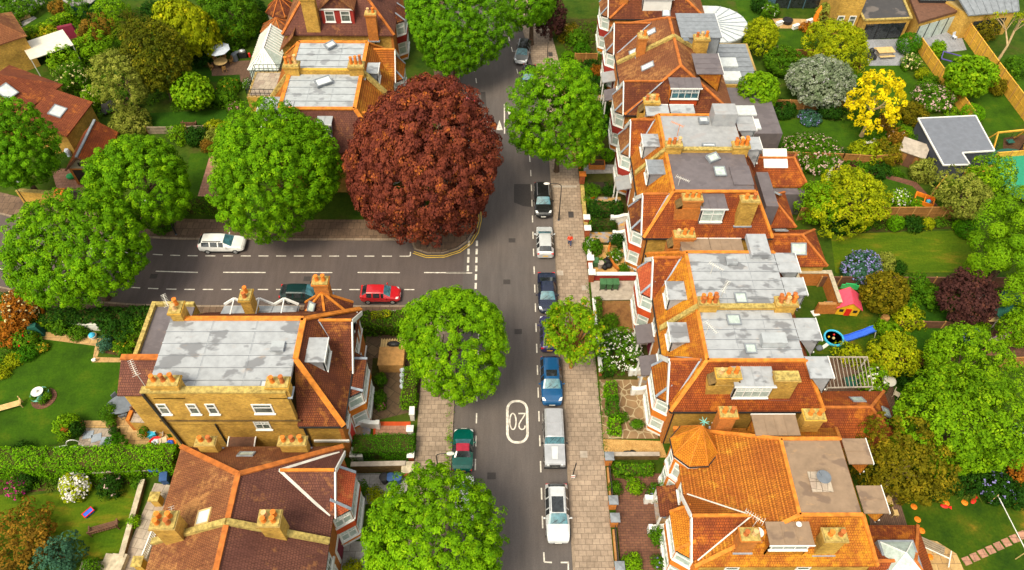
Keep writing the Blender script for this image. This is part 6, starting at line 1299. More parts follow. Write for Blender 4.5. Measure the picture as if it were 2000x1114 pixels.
def wheelie(label, x, y, mat, rz=0, group='wheeled bins', s=1.0):
    t = empty('wheelie_bin', (x,y,.02), rz, label, 'bin', group); b = MB(); v = [(-.24,-.26,.08),(.24,-.26,.08),(.24,.26,.08),(-.24,.26,.08),(-.29,-.34,.98),(.29,-.34,.98),(.29,.36,.98),(-.29,.36,.98)]
    b.add([tuple(q*s for q in p) for p in v],[(3,2,1,0),(4,5,6,7),(0,1,5,4),(1,2,6,5),(2,3,7,6),(3,0,4,7)]); b.build('body',mat,t,bevel=.03); b = MB(); b.box(-.31*s,-.38*s,.98*s,.31*s,.38*s,1.05*s); b.bar((-.25*s,.42*s,1.0*s),(.25*s,.42*s,1.0*s),.04,.04); b.build('lid',mat,t,bevel=.02)
    for k in (-1,1): b = MB(); b.cyl((k*.22*s,.28*s,.1),(k*.28*s,.28*s,.1),.1,.1,10); b.build('wheel','tyre',t)
    return t
def pot(label, x, y, r=.25, h=.4, mat='terracotta', leaf='leaf_mid', lw=.35, group=None, z=0):
    t = empty('plant_pot', (x,y,z), 0, label, 'plant pot', group); b = MB(); b.lathe([(r*.7,0),(r,h),(r*1.1,h),(r*1.1,h*.86)],(0,0,0),14); b.poly([(r*.95*math.cos(a),r*.95*math.sin(a),h-.03) for a in np.linspace(0,2*PI,13)[:-1]]); b.build('pot',mat,t)
    if leaf: crown(t,(0,0,h+lw*.6),(lw,lw,lw*.8),'bush',leaf,nseed(),name='foliage',ls=.12,dens=2.0)
    return t
def parts(name, label, cat, loc, rz=0, group=None, *ps):
    "a small thing from (part name, material, builder function) triples"
    t = empty(name, loc, rz, label, cat, group)
    for nm, mat, fn in ps:
        b = MB(); fn(b); b.build(nm, mat, t)
    return t
# ---------------------------------------------------------------- front gardens, right
area('garden_ground', ((1146,335),(1240,335),(1296,858),(1178,858)), 'earth_bed', .008)
area('brick_paving', ((1196,925),(1297,925),(1300,1114),(1214,1114)), 'brick_pave', .014); area('gravel_drive', ((1178,858),(1292,862),(1303,894),(1181,893)), 'gravel', .016)
area('crazy_paving', ((1170,742),(1264,742),(1286,857),(1178,857)), 'crazy_paving', .014); area('concrete_yard', ((1153,549),(1243,549),(1238,586),(1157,587)), 'concrete', .016)
area('bare_soil', ((1160,588),(1238,588),(1250,650),(1166,650)), 'bare_soil' if 'bare_soil' in _M else 'gravel', .013); area('garden_path', ((1172,655),(1262,660),(1264,674),(1173,676)), 'patio_pale', .015)
area('gravel_patch', ((1146,480),(1226,478),(1240,540),(1150,541)), 'gravel', .014); area('mosaic_path', ((1144,454),(1218,454),(1220,474),(1146,474)), 'tile_mosaic', .016); area('mosaic_path', ((1136,385),(1212,385),(1214,402),(1138,402)), 'tile_mosaic', .016)
area('paved_court', ((1140,322),(1226,322),(1228,338),(1140,340)), 'patio_grey', .014); area('mosaic_path', ((1126,186),(1200,186),(1201,199),(1127,199)), 'tile_mosaic', .015); area('garden_ground', ((1082,38),(1182,36),(1212,225),(1236,335),(1146,335),(1128,190),(1112,120)), 'earth_bed', .008); area('front_path', ((1080,40),(1100,40),(1128,62),(1095,64)), 'gravel', .012)
W8 = 8.75
y_ = lambda v: P(1160,v)[1]
wall('brick wall with mossy coping in front of the dark hedge rows', [(W8-.1,y_(372)),(W8-.1,y_(452))], .75, .3, 'brick_red', 'mossy_stone'); wall('white coped wall before the gravel patch with black sacks', [(W8,y_(476)),(W8,y_(541))], .75, .3, 'brick_red')
wall('long red rendered wall with white coping behind the three green bins', [(W8,y_(546)),(13.2,y_(546))], .85, .3, 'render_maroon'); wall('low white topped wall in front of the rose garden', [(W8+.05,y_(592)),(W8+.05,y_(735))], .7, .26, 'brick_red'); wall('brown brick wall between the gravel drive and the row of low bushes', [(9.0,y_(896)),(13.0,y_(896))], .8, .25, 'brick_dark', 'concrete')
wall('orange brick wall in front of the topmost shrubs on the right pavement', [(8.2+bend(64)*.8,64),(8.3+bend(80)*.8,80)], .9, .28, 'brick_orange', 'mossy_stone'); wall('brick wall beside the round street tree on the right pavement', [(W8-.1,y_(270)),(W8-.1,y_(330))], .9, .3, 'brick_orange', 'mossy_stone')
for v, w_, c_, l in ((905,.55,'zinc','dark capped brick pillar at the near end of the gravel drive'),(990,.55,'zinc','dark capped brick pillar, upper one of the brick paved path'),(1024,.55,'zinc','dark capped brick pillar, lower one of the brick paved path'),(1118,.55,'zinc','dark capped brick pillar at the bottom end of the black metal fence'),(441,.5,'white','white capped pillar below the dark hedges'),(462,.5,'white','white capped pillar at the mosaic path'),(520,.5,'white','white capped pillar beside the black sacks'),(548,.5,'white','white capped pillar at the red rendered wall'),(357,.55,'terracotta','rusty capped brick pillar beside the dark pit')): pillar(l, W8, y_(v), 1.25, 'brick_orange' if c_=='zinc' else 'brick_red', c_, w_)
def rail_fence(label, x, y0, y1, h=1.1):
    t = empty('metal_fence', (x,y0,0), 0, label, 'fence', 'black metal fences'); L = y1-y0; b = MB(); b.box(-.15,0,0,.15,L,.35); b.build('plinth','brick_orange',t); b = MB(); b.bar((0,0,h),(0,L,h),.05,.05); b.bar((0,0,.5),(0,L,.5),.05,.05); b.build('rail','black_metal',t); b = MB()
    for i in range(int(L/.14)): b.bar((0,.07+i*.14,.35),(0,.07+i*.14,h+.06),.03,.03)
    b.build('bars','black_metal',t)
rail_fence('black metal fence in front of the low round bushes', W8, y_(985)+.3, y_(910)-.3); rail_fence('long black metal fence at the bottom beside the right pavement', W8, y_(1114), y_(1030)-.3)
FH = 'front garden hedges'
X0 = 9.55
hedge('long clipped box hedge, upper lime green third, along the crazy paving', [(X0,y_(757)),(X0,y_(785))], .95, 1.1, 'leaf_hedgelime', group=FH); hedge('dark green middle stretch of the clipped box hedge by the crazy paving', [(X0,y_(786)),(X0,y_(826))], .9, 1.08, 'leaf_hedge', group=FH); hedge('near lime green stretch of the clipped box hedge by the gravel drive', [(X0,y_(827)),(X0,y_(852))], .95, 1.1, 'leaf_hedgelime', group=FH)
hedge('dark clipped hedge in front of the white rose bush', [(X0-.1,y_(738)),(X0-.1,y_(676))], .9, 1.3, 'leaf_dark', group=FH); hedge('narrow green hedge beside the bare soil front garden', [(9.15,y_(650)),(9.15,y_(592))], .6, 1.0, 'leaf_mid', group=FH)
hedge('dark green hedge rows between two mosaic paths, upper', [(9.3,y_(417)),(12.6,y_(417))], 1.5, 1.2, 'leaf_dark', group=FH, dens=.9, ls=.24); hedge('low dark hedge just above the mosaic path', [(9.3,y_(445)),(11.8,y_(445))], .9, .8, 'leaf_dark', group=FH); hedge('row of low bushes along the brown brick wall', [(9.2,y_(922)),(12.3,y_(922))], .95, .8, 'leaf_mid', group=FH, ls=.22)
SH = 'front garden shrubs'
for a in (('rambling white rose bush covering the front path',1216,680,88,1.9,'leaf_mid','loose','f_white',210),('green shrub at the near end of the bare soil garden',1190,628,34,1.2,'leaf_mid','bush',None,0),('shrub with pink white flowers beside the white rose bush',1196,655,30,.9,'leaf_mid','bush','f_palepink',20),('tiny green bed in the middle of the crazy paving',1215,815,18,.6,'leaf_mid','bush',None,0),
    ('round light green bush on the upper brick paving',1241,950,28,.95,'leaf_fresh','bush',None,0),('round light green bush on the lower brick paving',1234,1100,36,1.1,'leaf_fresh','bush',None,0),('leafy shrub along the black metal fence',1202,952,20,.8,'leaf_mid','bush',None,0),('blue flowered hydrangea beside the turret house porch',1280,962,28,1.0,'leaf_mid','bush','f_blue',14),('blue green shrub next to the lower porch wall',1287,1046,34,1.3,'leaf_mid','bush',None,0),('small shrub below the turret house bay',1302,950,16,1.6,'leaf_fresh','bush',None,0),('flowering shrub by the lowest bay window',1287,1098,22,.9,'leaf_mid','bush','f_blue',6),
    ('leafy shrub at the white coped wall by the mosaic path',1156,482,36,1.4,'leaf_mid','bush',None,0),('green shrub with white daisies in the curved brick bed',1203,498,26,.9,'leaf_mid','bush','f_white',22),('dark green bush beside the bay, head of the curved bed',1206,470,26,1.3,'leaf_dark','bush',None,0),('small round green bush at the foot of the white plinth',1219,525,20,.7,'leaf_mid','bush',None,0),('little shrub beside the green compost bin',1170,512,16,.6,'leaf_mid','bush',None,0),
    ('shrub with red flowers above the upper mosaic path',1150,392,26,.9,'leaf_mid','bush','f_red',8),('loose green shrub beside the dark pit',1158,372,30,.9,'leaf_mid','bush',None,0),('leafy shrub under the bay window beside the dark pit',1190,372,26,1.0,'leaf_dark','bush',None,0),('yellow flowered bush on the white capped pillar corner',1152,436,16,.7,'leaf_mid','bush','f_yellow',12),('dark shrub mass beside the round street tree',1180,245,44,1.2,'leaf_dark','bush',None,0),('dark bush between the street tree and the red bay',1176,215,36,1.2,'leaf_dark','bush',None,0),
    ('loose shrub at the top front garden of the right row',1105,62,44,1.8,'leaf_olive','loose',None,0),('green shrub beside the top front garden path',1128,75,40,1.8,'leaf_mid','bush',None,0),('red leaved bush beside the clipped round bush',1163,138,22,1.1,'leaf_autumn','bush',None,0),('dark green bush near the brown fence',1152,130,34,1.1,'leaf_dark','bush',None,0),('leafy dark bush under the red window bay',1165,165,44,1.3,'leaf_dark','bush',None,0)): bush(*a[:7], group=SH, fl=a[7], fn=a[8] or 1, fs=.12)
CB = 'clipped front garden bushes'
for a in (('flat topped pale green clipped bush by the orange wall',1110,112,28,1.2,'leaf_hedgelime'),('large rounded clipped bush in the top front garden',1137,98,34,1.4,'leaf_hedge'),('pale square clipped bush below the flat topped one',1114,136,26,1.0,'leaf_hedgelime'),('dark egg shaped clipped bush near the red leaved bush',1147,147,22,1.5,'leaf_hedge'),('ball shaped clipped bush on the brick planter side',1187,303,26,1.3,'leaf_hedgelime')): ball_bush(*a, group=CB)
fence('brown timber fence between two top front gardens', ((1122,122),(1165,122)), 1.3, 'fence_brown')
for i, l in enumerate(('left of three green wheeled bins before the red wall','middle of three green wheeled bins before the red wall','right of three green wheeled bins before the red wall')): x,y,_ = P(1176+i*12.5,563); wheelie(l, x, y, 'bin_green', PI)
x,y,_ = P(1162,520); wheelie('dark green compost bin beside the grey bucket', x, y, 'bin_green', 0, None, .9); parts('bucket','grey dustbin between the compost bin and the sacks','dustbin',P(1172,523),0,None,('body','concrete',lambda b: b.lathe([(.24,0),(.3,.75),(.33,.75),(.33,.8),(0,.84)],(0,0,0),14)))
for i,(u,v,s_) in enumerate(((1183,515,.42),(1189,522,.38),(1180,525,.36))):
    t = empty('rubbish_sack', P(u,v), i, ('tallest of three knotted black sacks on the gravel patch','right one of three knotted black sacks on the gravel patch','nearest of three knotted black sacks on the gravel patch')[i], 'rubbish sack', 'black sacks'); b = MB(); b.ball((0,0,s_*.8),s_,s_*.85,s_*.8,12,8); b.cyl((0,0,s_*1.5),(.05,.02,s_*2.1),.05,.13,7); b.build('sack','sack',t,smooth=30)
x,y,_ = P(1226,889); parts('black_bag','black bag lying against the wall of the gravel drive','bag',(x,y,.02),0,None,('bag','sack',lambda b: (b.ball((0,0,.22),.55,.28,.25,12,7), b.ball((.35,.05,.28),.35,.25,.26,10,6))))
t = wall('curved orange brick edging of the daisy bed', [P(*q)[:2] for q in ((1192,478),(1188,490),(1190,505),(1198,520),(1209,531))], .4, .2, 'brick_orange', None); x,y,_ = P(1165,326); parts('brick_planter','orange brick planter box in the shade of the street tree','planter',(x,y,0),0,None,('box','brick_orange',lambda b: b.box(-.9,-.5,0,.9,.5,.6)),('soil','soil',lambda b: b.box(-.8,-.4,.6,.8,.4,.62)))
area('dark_pit', ((1149,356),(1184,356),(1186,374),(1150,375)), 'matt_black', .02)
for i,(u,v) in enumerate(((1238,834),(1246,834))): pot(('left','right')[i]+' flower pot on the crazy paving near the bay', *P(u,v)[:2], .28, .35, 'stone', 'leaf_mid', .22)
# ---------------------------------------------------------------- front gardens, left
area('front_court', ((718,640),(830,640),(824,800),(700,830),(700,760)), 'crazy_brown' if 'crazy_brown' in _M else 'brick_pave', .012); area('flower_bed', ((728,700),(752,700),(748,800),(722,800)), 'earth_bed', .015); area('tiled_path', ((734,832),(800,832),(799,852),(733,852)), 'patio_pink' if 'patio_pink' in _M else 'patio_pale', .02); area('path_border', ((730,824),(802,824),(801,860),(728,860)), 'render_red', .016); area('grey_court', ((690,925),(800,925),(790,985),(690,985)), 'patio_grey', .012); area('grey_court', ((660,1058),(720,1058),(716,1114),(655,1114)), 'patio_grey', .012)
LH = 'left front hedges'
xl_ = lambda u,v,z=0: P(u,v,z)[:2]
hedge('dark green square cut hedge beside the tiled path, left of the road', [xl_(694,882),xl_(812,880)], 1.7, 1.5, 'leaf_hedge', group=LH, ls=.10, dens=2.2); hedge('light green clipped hedge on the left pavement edge under the tree', [(-8.1,P(805,800)[1]),(-8.1,P(805,730)[1])], 1.3, 1.3, 'leaf_hedgelime', group=LH, ls=.12); hedge('dark hedge along the side street with a golden patch', [xl_(706,640),xl_(800,640)], 1.9, 1.5, 'leaf_mid', group=LH); hedge('golden clump growing on the side street hedge', [xl_(730,634),xl_(765,634)], .8, 1.75, 'leaf_yellowgreen', group=LH)
for a in (('round green bush below the half timbered bay',744,742,18,.9,'leaf_mid','bush',None,0),('leafy bush beside the white porch of the left house',742,778,22,.9,'leaf_mid','bush',None,0),('magenta flowered plant by the left front path',744,793,12,.5,'leaf_mid','bush','f_mag',14),('yellow green shrub beside the lower left street tree',733,968,30,1.1,'leaf_yellowgreen','bush',None,0),('green bush under the salmon tiled bay',706,955,22,1.0,'leaf_mid','bush',None,0),('rounded bush at the bottom by the left front court',690,1112,34,1.0,'leaf_yellowgreen','bush',None,0)): bush(*a[:7], group=SH, fl=a[7], fn=a[8] or 1)
for i in range(4): x,y,_ = P(788,728+i*10.5); parts('flower_ball','lilac ball plants in a row beside the clipped hedge','plant',(x,y,0),0,'lilac ball plants',('ball','fabric_pale',lambda b: (b.ball((0,0,.45),.3,.3,.3,12,8), b.cyl((0,0,0),(0,0,.2),.06,.06,6))))
x,y,_ = P(768,704); parts('bin_store','timber bin store with a slatted top beside the left hedge','bin store',(x,y,0),0,None,('box','timber',lambda b: b.box(-1.1,-1.3,0,1.1,.6,1.2)),('slats','timber_pale',lambda b: [b.box(-1.1+.24*i,.62,1.05,-1.0+.24*i,1.6,1.15) for i in range(10)] and b.box(-1.1,.6,.0,1.1,1.6,1.0)),('lid','timber',lambda b: b.box(-1.15,-1.35,1.2,1.15,.62,1.27)),('bag','black_metal',lambda b: b.ball((.1,.9,1.3),.6,.3,.25)))
wall('white pier and short wall on the left pavement beside the tiled path', None, 1.0, .35, 'white_old', 'white', px=((807,806),(806,822))); pillar('white gate pillar below the tiled path on the left pavement', *xl_(803,850), 1.1, 'white_old', 'white', .4); pillar('red brick pillar with a pale top beside the blue bins', *xl_(799,925), 1.1, 'brick_red', 'stone', .8); pillar('white topped pillar at the foot of the dark square hedge', *xl_(804,898), .9, 'brick_red', 'white', .4)
wall('brown rendered wall behind the black and blue bins', None, 1.3, .3, 'brick_dark', 'concrete', px=((690,921),(795,919)))
for u,m_,l in ((752,'bin_black','black round dustbin of three in a row on the left front court'),(765,'bin_blue','middle blue round bin on the left front court'),(778,'bin_blue','right blue round bin next to the red brick pillar')): parts('dustbin',l,'dustbin',P(u,941),0,'round bins',('body',m_,lambda b: b.lathe([(.26,0),(.34,.85),(.37,.85)],(0,0,0),16)),('lid',m_,lambda b: b.lathe([(.38,.85),(.38,.92),(.2,1.0),(0,1.02)],(0,0,0),16)))
for i,u in enumerate((694,705)): x,y,_ = P(u,896); wheelie(('left','right')[i]+' pale wheeled bin against the wall of the dark hipped house', x, y, 'white_old', 0, 'pale bins')
parts('parcel','folded grey board lying on the side street pavement beyond the hedge','board',(*P(757,612)[:2],.12),.1,None,('board','concrete',lambda b: (b.box(-1.0,-.18,0,1.0,.18,.05), b.box(-.95,-.02,.05,.95,.16,.09))))
# ---------------------------------------------------------------- back gardens, left
area('lawn', ((95,658),(190,676),(186,703),(246,706),(240,775),(226,822),(150,822),(112,868),(0,888),(-260,900),(-240,760),(0,742),(58,692)), 'grass', .012)
area('garden_path', ((82,648),(202,662),(190,698),(256,700),(258,708),(180,708),(186,676),(78,662)), 'patio_yellow', .018); area('terrace', ((232,780),(262,770),(350,880),(215,882),(224,826)), 'patio_yellow', .016); area('terrace_edge', ((152,822),(222,822),(220,836),(160,836)), 'patio_yellow', .018); area('sandy_patch', ((160,836),(236,838),(230,880),(150,880)), 'patio_pale', .016); area('flower_bed', ((205,640),(290,600),(262,700),(205,690)), 'soil', .010)
area('lawn', ((0,968),(60,968),(278,940),(240,1092),(0,1095),(-120,1095),(-100,975)), 'grass_dry', .012); area('flower_bed', ((-40,918),(284,922),(276,944),(0,966),(-60,965)), 'soil', .014); area('terrace', ((302,944),(336,948),(300,1114),(150,1130),(160,1096),(240,1096)), 'patio_pale', .016)
area('lawn', ((283,222),(400,216),(446,214),(440,240),(300,252)), 'grass_dark', .012); area('lawn', ((372,300),(410,300),(388,382),(352,382)), 'grass', .012); area('garden_path', ((410,304),(430,310),(428,384),(386,384)), 'patio_pink' if 'patio_pink' in _M else 'brick_pave', .014); area('lawn', ((360,132),(412,132),(416,150),(468,148),(470,160),(360,160)), 'grass_dark', .012); area('lawn', ((400,55),(470,52),(470,75),(402,84)), 'grass_dark', .012)
area('lawn', ((10,78),(100,18),(138,28),(100,48),(30,82)), 'grass', .012); area('garden_path', ((-10,68),(66,32),(72,36),(5,76)), 'patio_grey', .016); area('rough_yard', ((-60,20),(60,-10),(90,5),(0,60),(-60,70)), 'patio_grey', .010); area('deck', ((412,122),(492,118),(494,165),(470,160),(468,146),(414,149)), 'deck_brown', .016); area('yard', ((195,200),(250,190),(255,215),(200,225)), 'brick_pave', .012); area('driveway', ((100,330),(175,330),(165,400),(120,402)), 'patio_pink' if 'patio_pink' in _M else 'brick_pave', .012)
hedge('long bright clipped hedge dividing two lower left gardens', [P(-140,905,1.0)[:2],P(96,905,1.0)[:2],P(348,898,1.0)[:2]], 1.9, 2.1, 'leaf_hedgelime', ls=.14, dens=1.7)
wall('brown wall at the foot of the long bright hedge', None, .9, .3, 'brick_dark', 'concrete', px=((190,930),(345,923))); wall('brown retaining edge of the dry lower lawn', None, .5, .3, 'brick_dark', 'stone', px=((283,942),(241,1094))); wall('yellow brick wall beside the garage gateway', None, 2.0, .35, 'brick_yellow', 'mossy_stone', px=((50,398),(132,404)))
pillar('yellow brick pier with a rust cap beside the black gate', *P(134,404)[:2], 2.2, 'brick_yellow', 'terracotta', .7); x,y,_ = P(148,399); parts('gate','solid black gate between the brick pier and the lime tree','gate',(x,y,0),0,None,('leaf','matt_black',lambda b: b.box(-1.3,-.05,.05,1.3,.05,1.8)),('rail','black_metal',lambda b: b.box(-1.35,-.09,1.8,1.35,.09,1.88)))
fence('green grey fence below the oval lawn', ((290,262),(332,262),(438,258)), 1.0, 'fence_grey'); hedge('clipped hedge behind the far side street pavement', [P(345,412)[:2],P(445,412)[:2]], 1.2, 1.5, 'leaf_mid'); hedge('straggly hedge along the top left lawn', [P(30,94)[:2],P(92,70)[:2],P(150,42)[:2]], 1.3, 1.6, 'leaf_fresh', ls=.26); hedge('dark hedge behind the near side street pavement', [P(80,628)[:2],P(150,632)[:2],P(300,628)[:2]], 1.6, 1.4, 'leaf_dark', ls=.24)
wall('white painted wall fragment behind the side street hedge', None, .9, .3, 'white_old', 'white_old', px=((150,642),(198,644)))
BL = 'left back garden shrubs'
for a in (('orange and cream shrub tree near the left edge',46,603,72,3.2,'leaf_autumn','bush','f_cream',70),('rust coloured shrub at the left edge below the cream one',20,650,56,1.8,'leaf_autumn','bush',None,0),('pale lilac flowered shrub at the left edge',4,590,30,1.8,'leaf_mid','bush','f_palepink',30),('red flowered rose bush beside the green tarpaulin',50,662,46,1.2,'leaf_mid','bush','f_red',14),('low yellow flowered edging plant of the curved border',82,680,20,.5,'leaf_mid','bush','f_yellow',40),('clipped looking green mound in the curved border',52,692,36,.7,'leaf_hedge','bush',None,0),('golden green mound in the curved border',26,704,30,.6,'leaf_yellowgreen','bush',None,0),('golden mound at the left end of the curved border',4,726,30,.6,'leaf_yellowgreen','bush',None,0),
    ('yellow flecked shrub under the big near side tree',86,624,34,1.2,'leaf_fresh','bush','f_yellow',20),('dark shrub beside the white wall fragment',118,634,44,1.3,'leaf_mid','bush',None,0),('leafy shrub left of the blue birdbath',152,650,34,.9,'leaf_mid','bush',None,0),('large dark shrub overhanging the flower bed',228,638,66,1.7,'leaf_dark','loose',None,0),('blue green shrub at the bend of the yellow path',205,672,28,.9,'leaf_bluegreen','bush',None,0),('orange flowered clump in the flower bed',236,678,26,.5,'leaf_mid','bush','f_yellow',18),('round green bush at the end of the flower bed',246,690,22,.7,'leaf_mid','bush',None,0),('green shrub touching the lichened parapet',276,640,34,1.4,'leaf_mid','bush',None,0),
    ('green shrub with one red rose at the sandy patch',128,830,44,1.6,'leaf_fresh','bush','f_red',3),('dark leafy shrub beside the terracotta urn',148,838,30,1.2,'leaf_dark','bush',None,0),('fern like plant at the patio corner by the oval table',212,808,26,1.0,'leaf_mid','bush',None,0),('small dark fern above the long hedge',44,884,40,.9,'leaf_dark','bush',None,0),
    ('white and yellow flowering dome bush on the lower lawn border',146,950,54,1.6,'leaf_yellowgreen','bush','f_white',190),('pink azalea at the left of the lower border',30,954,40,1.1,'leaf_mid','bush','f_mag',50),('dark round shrub with bronze leaves in the lower border',216,950,44,1.5,'leaf_dark','bush','f_palepink',5),('green shrub between the azalea and the fan palm',52,940,32,1.2,'leaf_dark','bush',None,0),('little round shrub near the corner of the lower border',268,944,18,.6,'leaf_mid','bush',None,0),('small shrub growing on the brown retaining edge',262,1018,18,.7,'leaf_fresh','bush',None,0),('large rust and olive shrub in the bottom left corner',42,1060,140,2.6,'leaf_bronze','loose',None,0),('grey blue shrub at the bottom left beside the steps',112,1088,80,2.2,'leaf_bluegreen','loose',None,0),('green bush at the bottom edge by the steps',178,1108,30,1.2,'leaf_mid','bush',None,0),
    ('sage green rounded shrub behind the garage roof',250,238,76,2.2,'leaf_sage','bush',None,0),('yellow green shrub below the oval lawn',348,262,36,2.0,'leaf_fresh','loose',None,0),('dark shrub in the middle below the oval lawn',382,266,42,2.0,'leaf_dark','bush',None,0),('grey sage shrub right of the dark one',420,268,34,1.8,'leaf_sage','bush',None,0),('brown grey bush above the brick edge',406,286,28,1.2,'leaf_bronze','bush',None,0),('golden shrub above the right end of the grey fence',420,250,40,1.2,'leaf_yellowgreen','bush',None,0),('dark green shrub beneath the layered tree',435,190,44,1.6,'leaf_mid','bush',None,0),('pink flowered shrub beside the lead roofed house',455,210,24,.9,'leaf_mid','bush','f_pink',18),('yellow and white flowered bush row by the deck',446,168,46,1.1,'leaf_mid','bush','f_yellow',24),('white rose at the deck corner below the terrace',484,166,18,1.2,'leaf_mid','bush','f_white',18),
    ('dark clipped mass left of the parasol table',385,110,56,1.8,'leaf_dark','bush',None,0),('golden feathery shrub above the parasol',444,72,42,1.6,'leaf_yellowgreen','loose',None,0),('green creeper bush beside the white conservatory',478,60,40,1.8,'leaf_fresh','bush',None,0),('leafy climber behind the conservatory',498,42,40,2.4,'leaf_mid','bush',None,0),('low shrub row below the golden feathery one',455,84,54,1.0,'leaf_mid','bush',None,0),('dark evergreen near the top edge beside the brown roofs',500,20,36,3.0,'leaf_dark','bush',None,0),
    ('cream flowered shrub above the tiled mews roof',140,150,60,3.0,'leaf_mid','loose','f_cream',60),('green arching shrub beside the white canopy',128,122,60,3.0,'leaf_fresh','loose',None,0),('second cream flowered shrub above the brick annexe',182,190,40,2.4,'leaf_fresh','bush','f_cream',40),('yellow shrub beside the dark red shed',98,72,44,2.2,'leaf_yellowgreen','loose','f_yellow',30),('bronze tinted shrub in the thicket centre',182,62,60,3.0,'leaf_bronze','loose',None,0),('green thicket shrub above the sage tree',188,92,70,2.8,'leaf_fresh','loose',None,0),('bright green shrub in the thicket near the top',212,22,70,3.6,'leaf_fresh','loose',None,0),('dark shrub between the palms and the conifer',300,30,60,3.0,'leaf_dark','bush',None,0),('dark variegated shrub at the top beside the grey gazebo',160,14,50,2.8,'leaf_mid','bush',None,0),('orange green bush at the head of the top left lawn',118,14,40,1.2,'leaf_bronze','bush',None,0),('hedge like shrub at the top left corner',28,10,90,2.4,'leaf_mid','bush',None,0),('low raised bed planting near the top left',24,46,30,.8,'leaf_mid','bush',None,0),('mixed low shrubs beside the straggly hedge',60,92,46,1.4,'leaf_mid','loose',None,0),('dark shrub behind the white canopy',110,95,46,1.8,'leaf_dark','bush',None,0),('bushy ivy below the yellow brick pier',118,388,44,1.2,'leaf_mid','bush',None,0),('weeds at the foot of the lamp under the lime tree',318,440,40,1.0,'leaf_mid','bush',None,0)): bush(*a[:7], group=BL, fl=a[7], fn=a[8] or 1)
for v, u in ((440,60),): pass
spiky('tall palm with drooping fronds in the upper left thicket', 248,28,84,3.0,'leaf_olive',52,'palm_tree','palm',zt=3.6); spiky('second palm with pale fronds below the tall one', 236,54,60,2.4,'leaf_yellowgreen',44,'palm_tree','palm',zt=2.4); spiky('fan palm in the lower border of the dry lawn', 96,948,34,1.2,'leaf_sage',30,'fan_palm','plant'); spiky('spiky grass plant at the corner of the yellow terrace',216,812,22,.9,'leaf_yellowgreen',22); spiky('cordyline with long blades beside the top house',788,22,60,1.6,'leaf_olive',40,zt=1.2)
ball_bush('dome shaped dark green bush at the end of the terrace',225,868,44,1.2,'leaf_hedge'); ball_bush('round rust coloured pot plant at the top left corner',6,54,16,.8,'leaf_autumn')
# furniture and objects
x,y,_ = P(82,776); parts('fountain','tiered stone fountain on a round brick pad on the lawn','fountain',(x,y,.01),0,None,('pad','brick_pave',lambda b: b.lathe([(1.05,0),(1.05,.06),(0,.06)],(.25,-.15,0),28)),('basin','copper_green',lambda b: b.lathe([(.3,.06),(.28,.3),(.75,.42),(.78,.5),(.6,.46),(0,.44)],(0,0,0),20)),('bowl','white_old',lambda b: b.lathe([(.14,.45),(.14,.75),(.48,.88),(.5,.94),(.3,.9),(.12,.92),(.10,1.1),(.0,1.16)],(0,0,0),18)))
for i,(u,v) in enumerate(((70,783),(92,768),(96,777),(88,786))): pot('small pots standing round the stone fountain', *P(u,v)[:2], .14, .2, 'stone', 'leaf_mid', .14, 'pots round the fountain', z=.07)
def bench(label, u, v, rz, L=1.7, mat='timber', back=True):
    t = empty('garden_bench', P(u,v,.0), rz, label, 'bench', 'garden benches'); b = MB()
    for i in range(5): b.box(-L/2,-.28+.12*i,.42,L/2,-.19+.12*i,.46)
    b.build('seat',mat,t)
    if back:
        b = MB(); b.box(-L/2,.33,.86,L/2,.39,.94); b.box(-L/2,.32,.52,L/2,.37,.58)
        for i in range(12): b.box(-L/2+.06+i*(L-.12)/11-.025,.33,.55,-L/2+.06+i*(L-.12)/11+.025,.37,.88)
        b.build('backrest',mat,t)
    for sx in (-1,1):
        for sy in (-.24,.32): b = MB(); b.box(sx*(L/2-.04)-.035,sy-.035,0,sx*(L/2-.04)+.035,sy+.035,.62 if sy<0 else .96); b.build('leg',mat,t)
        b = MB(); b.box(sx*(L/2-.04)-.05,-.32,.62,sx*(L/2-.04)+.05,.34,.67); b.build('armrest',mat,t)
    return t
bench('brown wooden bench on the dry lower lawn',207,1034,PI+.3,2.1,'timber_dark'); bench('pale slatted bench at the left edge of the lawn',14,800,.35,2.6,'timber_pale',back=False); bench('dark bench in the middle of the oval lawn edge',372,248,PI,1.6,'timber_dark')
x,y,_ = P(248,796); parts('oval_table','large oval grey table on the yellow terrace','table',(x,y,.02),.4,None,('table_top','furniture_grey',lambda b: b.lathe([(.0,.70),(1.0,.70),(1.0,.76),(0,.76)],(0,0,0),28,sx=1.45)),('leg','furniture_grey',lambda b: b.cyl((-.8,0,0),(-.8,0,.7),.06,.05,8)),('leg','furniture_grey',lambda b: b.cyl((.8,0,0),(.8,0,.7),.06,.05,8)))
def chair(label, u, v, rz, mat='furniture_grey', z=.02, group='grey patio chairs'):
    x,y,_ = P(u,v); t = empty('garden_chair', (x,y,z), rz, label, 'chair', group); b = MB(); b.box(-.24,-.24,.42,.24,.24,.46); b.build('seat',mat,t); b = MB(); b.obox((-.24,.22,.46),(.48,0,0),(0,.05,0),(0,.1,.5)); b.build('backrest',mat,t)
    for sx in (-1,1):
        for sy in (-1,1): b = MB(); b.bar((sx*.21,sy*.21,0),(sx*.21,sy*.21,.42),.04,.04); b.build('leg',mat,t)
    return t
chair('grey chair at the upper left of the oval table',234,784,1.0); chair('grey chair at the near side of the oval table',246,816,PI+.2); chair('grey chair at the right side of the oval table',262,802,-2.2)
